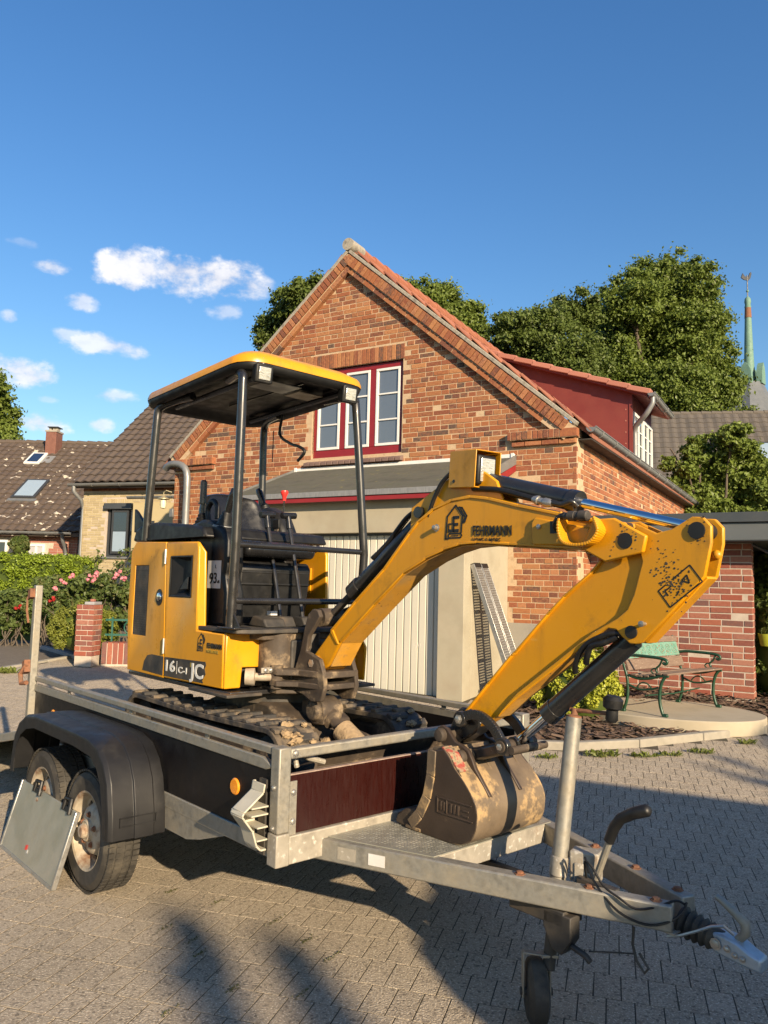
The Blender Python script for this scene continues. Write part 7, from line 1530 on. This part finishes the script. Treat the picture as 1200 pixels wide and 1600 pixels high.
def roses():
    for k, (x, y, Y, r, lab) in enumerate(((20, 948, 13.6, .40, 'dark-leaved rose bush with red blooms below the hedge'), (75, 938, 13.4, .40, 'rose bush with pink blooms left of the cream house corner'), (165, 935, 13.2, .50, 'tall rose bush with pink blooms below the dark window'), (215, 940, 13.0, .5, 'rose bush behind the green railing beside the excavator'))):
        c = P(x, y, Y); z0 = gz(Y); o = empty('rose_bush', (c[0], c[1], z0), 0, lab, 'rose bush', 'roses along the cream house'); cs, rs = [], []
        for _ in range(46):
            d = RNG.normal(0, 1, 3); d /= np.linalg.norm(d); cs.append(np.array([0, 0, (c[2]-z0)*.95]) + d*r*np.array([1.25, .8, 1.0])*RNG.random()**.4); rs.append(RNG.uniform(.06, .15))
        leaf_cloud('foliage', cs, np.array(rs), 4200, .055, MAT['leaf_rose'], o, shell=.2); mb = MB()
        for _ in range(16): limb(mb, (RNG.normal(0, .12), RNG.normal(0, .1), 0), (RNG.normal(0, r*.7), RNG.normal(0, r*.4), RNG.uniform(.5, 1.0)*(c[2]-z0+r*.9)), .012, .004, .12)
        mb.build('cane', MAT['bark'], o)
        spots = {0: [(30, 950, 'r')], 1: [(88, 917, 'p'), (99, 911, 'p'), (113, 899, 'p'), (80, 938, 'r')], 2: [(140, 902, 'p'), (151, 898, 'p'), (145, 905, 'p'), (178, 900, 'p'), (184, 898, 'p')], 3: [(196, 905, 'p')]}[k]
        for sx, sy, col in spots:
            q = P(sx, sy, Y-.45)-V3(o.location); 
            for _ in range(3):
                m2 = MB(); off = RNG.normal(0, .03, 3); m2.ball((0, 0, 0), .030, 8, 5, (1, 1, .8)); m2.move(lambda a, b, cc: (a+q[0]+off[0]+random.gauss(0, .006), b+q[1]+off[1]+random.gauss(0, .006), cc+q[2]+off[2]+random.gauss(0, .006))); m2.build('bloom', MAT['petal_pink' if col == 'p' else 'petal_red'], o, smooth=20)
    c = P(140, 915, 14.2); o = empty('climbing_rose', (c[0], c[1], gz(14)), 0, 'sparse reddish climbing rose canes against the cream brick wall', 'rose'); mb = MB(); tips = []
    for _ in range(9):
        t = V3((RNG.normal(.25, .3), RNG.normal(0, .1), RNG.uniform(1.2, 1.75))); limb(mb, (RNG.normal(0, .2), 0, 0), t, .012, .004, .15); tips.append(t)
    mb.build('cane', MAT['bark'], o); leaf_cloud('foliage', tips + [t*.85 for t in tips], np.full(18, .12), 420, .05, MAT['leaf_rose'], o, shell=.1)
    c = P(30, 853, 21.9); bush('young_shrub', c, .27, 1600, .07, MAT['leaf_rose'], 'small shrub between the two white windows of the cottage', 'shrub', (1, .8, 1), .3)
roses()
def tuft(name, p, n, h, spread, label, cat='weed', mat='weed', group=None):
    V, Q, T = [], [], []
    for k in range(n):
        a = RNG.uniform(0, 6.28); r = spread*RNG.random()**.6; b = np.array([r*math.cos(a)*1.6, r*math.sin(a)*.6, 0]); l = h*RNG.uniform(.4, 1); d = np.array([RNG.normal(0, .6), RNG.normal(0, .6), 1.0]); d /= np.linalg.norm(d); s = np.cross(d, RNG.normal(0, 1, 3)); s = s/np.linalg.norm(s)*l*.16
        m = b + d*l*.6; tip = b + d*l + np.array([d[0], d[1], -.3])*l*.3; V += [b, m-s, tip, m+s]; Q.append((4*k, 4*k+1, 4*k+2, 4*k+3)); T.append(RNG.random())
    o = fast_mesh(name, V, Q, MAT[mat], None, T); o.location = tuple(p); return tag(o, label, cat, group)
WL = ['weed tuft at the kerb just right of the jockey wheel tube', 'second weed tuft along the kerb, right of the jockey wheel tube', 'third weed tuft along the kerb, below the bench slab', 'fourth and darkest weed tuft along the kerb', 'weed tuft at the kerb nearest the right edge']
for (x, y, n_, h_, s_), lab in zip(((938, 1182, 90, .09, .10), (1005, 1183, 60, .08, .075), (1047, 1181, 60, .07, .07), (1095, 1177, 70, .07, .08), (1168, 1163, 40, .08, .06)), WL): tuft('weed_tuft', Pg(x, y), n_, h_, s_, lab, group='weeds along the kerb')
tuft('weed_tuft', Pg(855, 1185), 60, .07, .07, 'weed tuft at the kerb left of the jockey wheel tube', group='weeds along the kerb')
for (x, y) in ((8, 1052), (165, 1024), (205, 1019)): tuft('grass_tuft', Pg(x, y), 90, .12, .10, {8: 'grass tuft on the kerb at the left picture edge', 165: 'grass tuft at the foot of the brick gate pier', 205: 'grass tuft along the low brick wall'}[x], 'grass', group='grass tufts by the drive')
def moss():
    V, Q, T = [], [], []; k = 0
    spots = [(340, 1410), (255, 1452), (312, 1490), (300, 1470), (520, 1495), (475, 1550), (265, 1580), (430, 1440), (270, 1392), (365, 1545), (480, 1470)]
    for x, y in spots:
        c = Pz(x, y, 0)
        for _ in range(46):
            u = RNG.normal(0, .030); b = c + np.array([HW[0]*u+RNG.normal(0, .006), HW[1]*u+RNG.normal(0, .006), .0]); l = RNG.uniform(.003, .011); d = np.array([RNG.normal(0, .7), RNG.normal(0, .7), .8]); s = np.cross(d, RNG.normal(0, 1, 3)); s = s/np.linalg.norm(s)*l*.3
            V += [b, b+d*l*.6-s, b+d*l, b+d*l*.6+s]; Q.append((4*k, 4*k+1, 4*k+2, 4*k+3)); T.append(RNG.random()); k += 1
    tag(fast_mesh('joint_moss', V, Q, MAT['moss'], None, T), 'sparse moss and grass in the paving joints', 'moss', kind='stuff')
moss()
# ------------------------------------------------------------------ unseen behind the camera: added shed block shading the near yard, and trees
SV = np.array([-math.sin(SUN_AZ), math.cos(SUN_AZ)]); QV = np.array([math.cos(SUN_AZ), math.sin(SUN_AZ)]); TE = math.tan(SUN_EL)
def SQ(al, pe): return SV*al + QV*pe
def build_shade_block():
    D = 4.0; c = SQ(-D, 0); o = empty('shade_block', (c[0], c[1], 0), SUN_AZ, 'unseen shed-shaped block added behind the camera to shade the near yard', 'shed')
    def hh(al): return (al+D)*TE
    prof = [(1.80, 0), (1.80, hh(2.7)), (1.88, hh(3.15)), (2.2, hh(3.6)), (4.30, hh(5.55)), (6.6, hh(2.6)), (6.6, 0)]  # outline shaped so that its shadow edge falls across the yard
    MB().prism(prof, -3.0, 0, 'xz').build('wall', MAT['brick_pink'], o, smooth=0)
    MB().prism([(2.2, hh(3.5)), (2.2, hh(3.62)), (4.30, hh(5.62)), (6.75, hh(2.55)), (6.75, hh(2.4)), (4.30, hh(5.5))], -3.2, -.01, 'xz').build('roof', MAT['slate'], o, smooth=0)
build_shade_block()
def back_tree(al, pe, lobes, n, label):
    c = SQ(al, pe); lb = []
    for dp, top, r in lobes:
        q = SQ(al, pe+dp); lb.append((q[0], q[1], (top-al)*TE-r, r))
    tree('birch_tree', (c[0], c[1], 0), lb, n, .16, MAT['leaf_tree'], label, 'trees behind the camera', .12)
back_tree(-15, 1.15, [(-.14, 3.85, .08), (-.17, 3.6, .09), (-.20, 3.35, .09), (-.22, 3.1, .10), (-.25, 2.85, .10), (-.26, 2.6, .11), (-.27, 2.3, .13), (.19, 3.45, .07), (.17, 3.2, .08), (.15, 2.95, .09), (.13, 2.7, .10), (.10, 2.4, .12), (0, 1.5, .5), (0, .4, .8)], 2600, 'slender birch behind the camera')
back_tree(-16, 8.9, [(-2.6, 5.6, .5), (-1.6, 6.3, .6), (-.6, 6.6, .7), (.5, 7.2, .9), (1.6, 7.8, 1.0), (-.6, 4.4, 1.2), (.8, 4.6, 1.4), (-2.2, 3.6, 1.0)], 7000, 'broad birch behind the camera to the right')
# every object that groups parts stays at its thing; nothing else to do
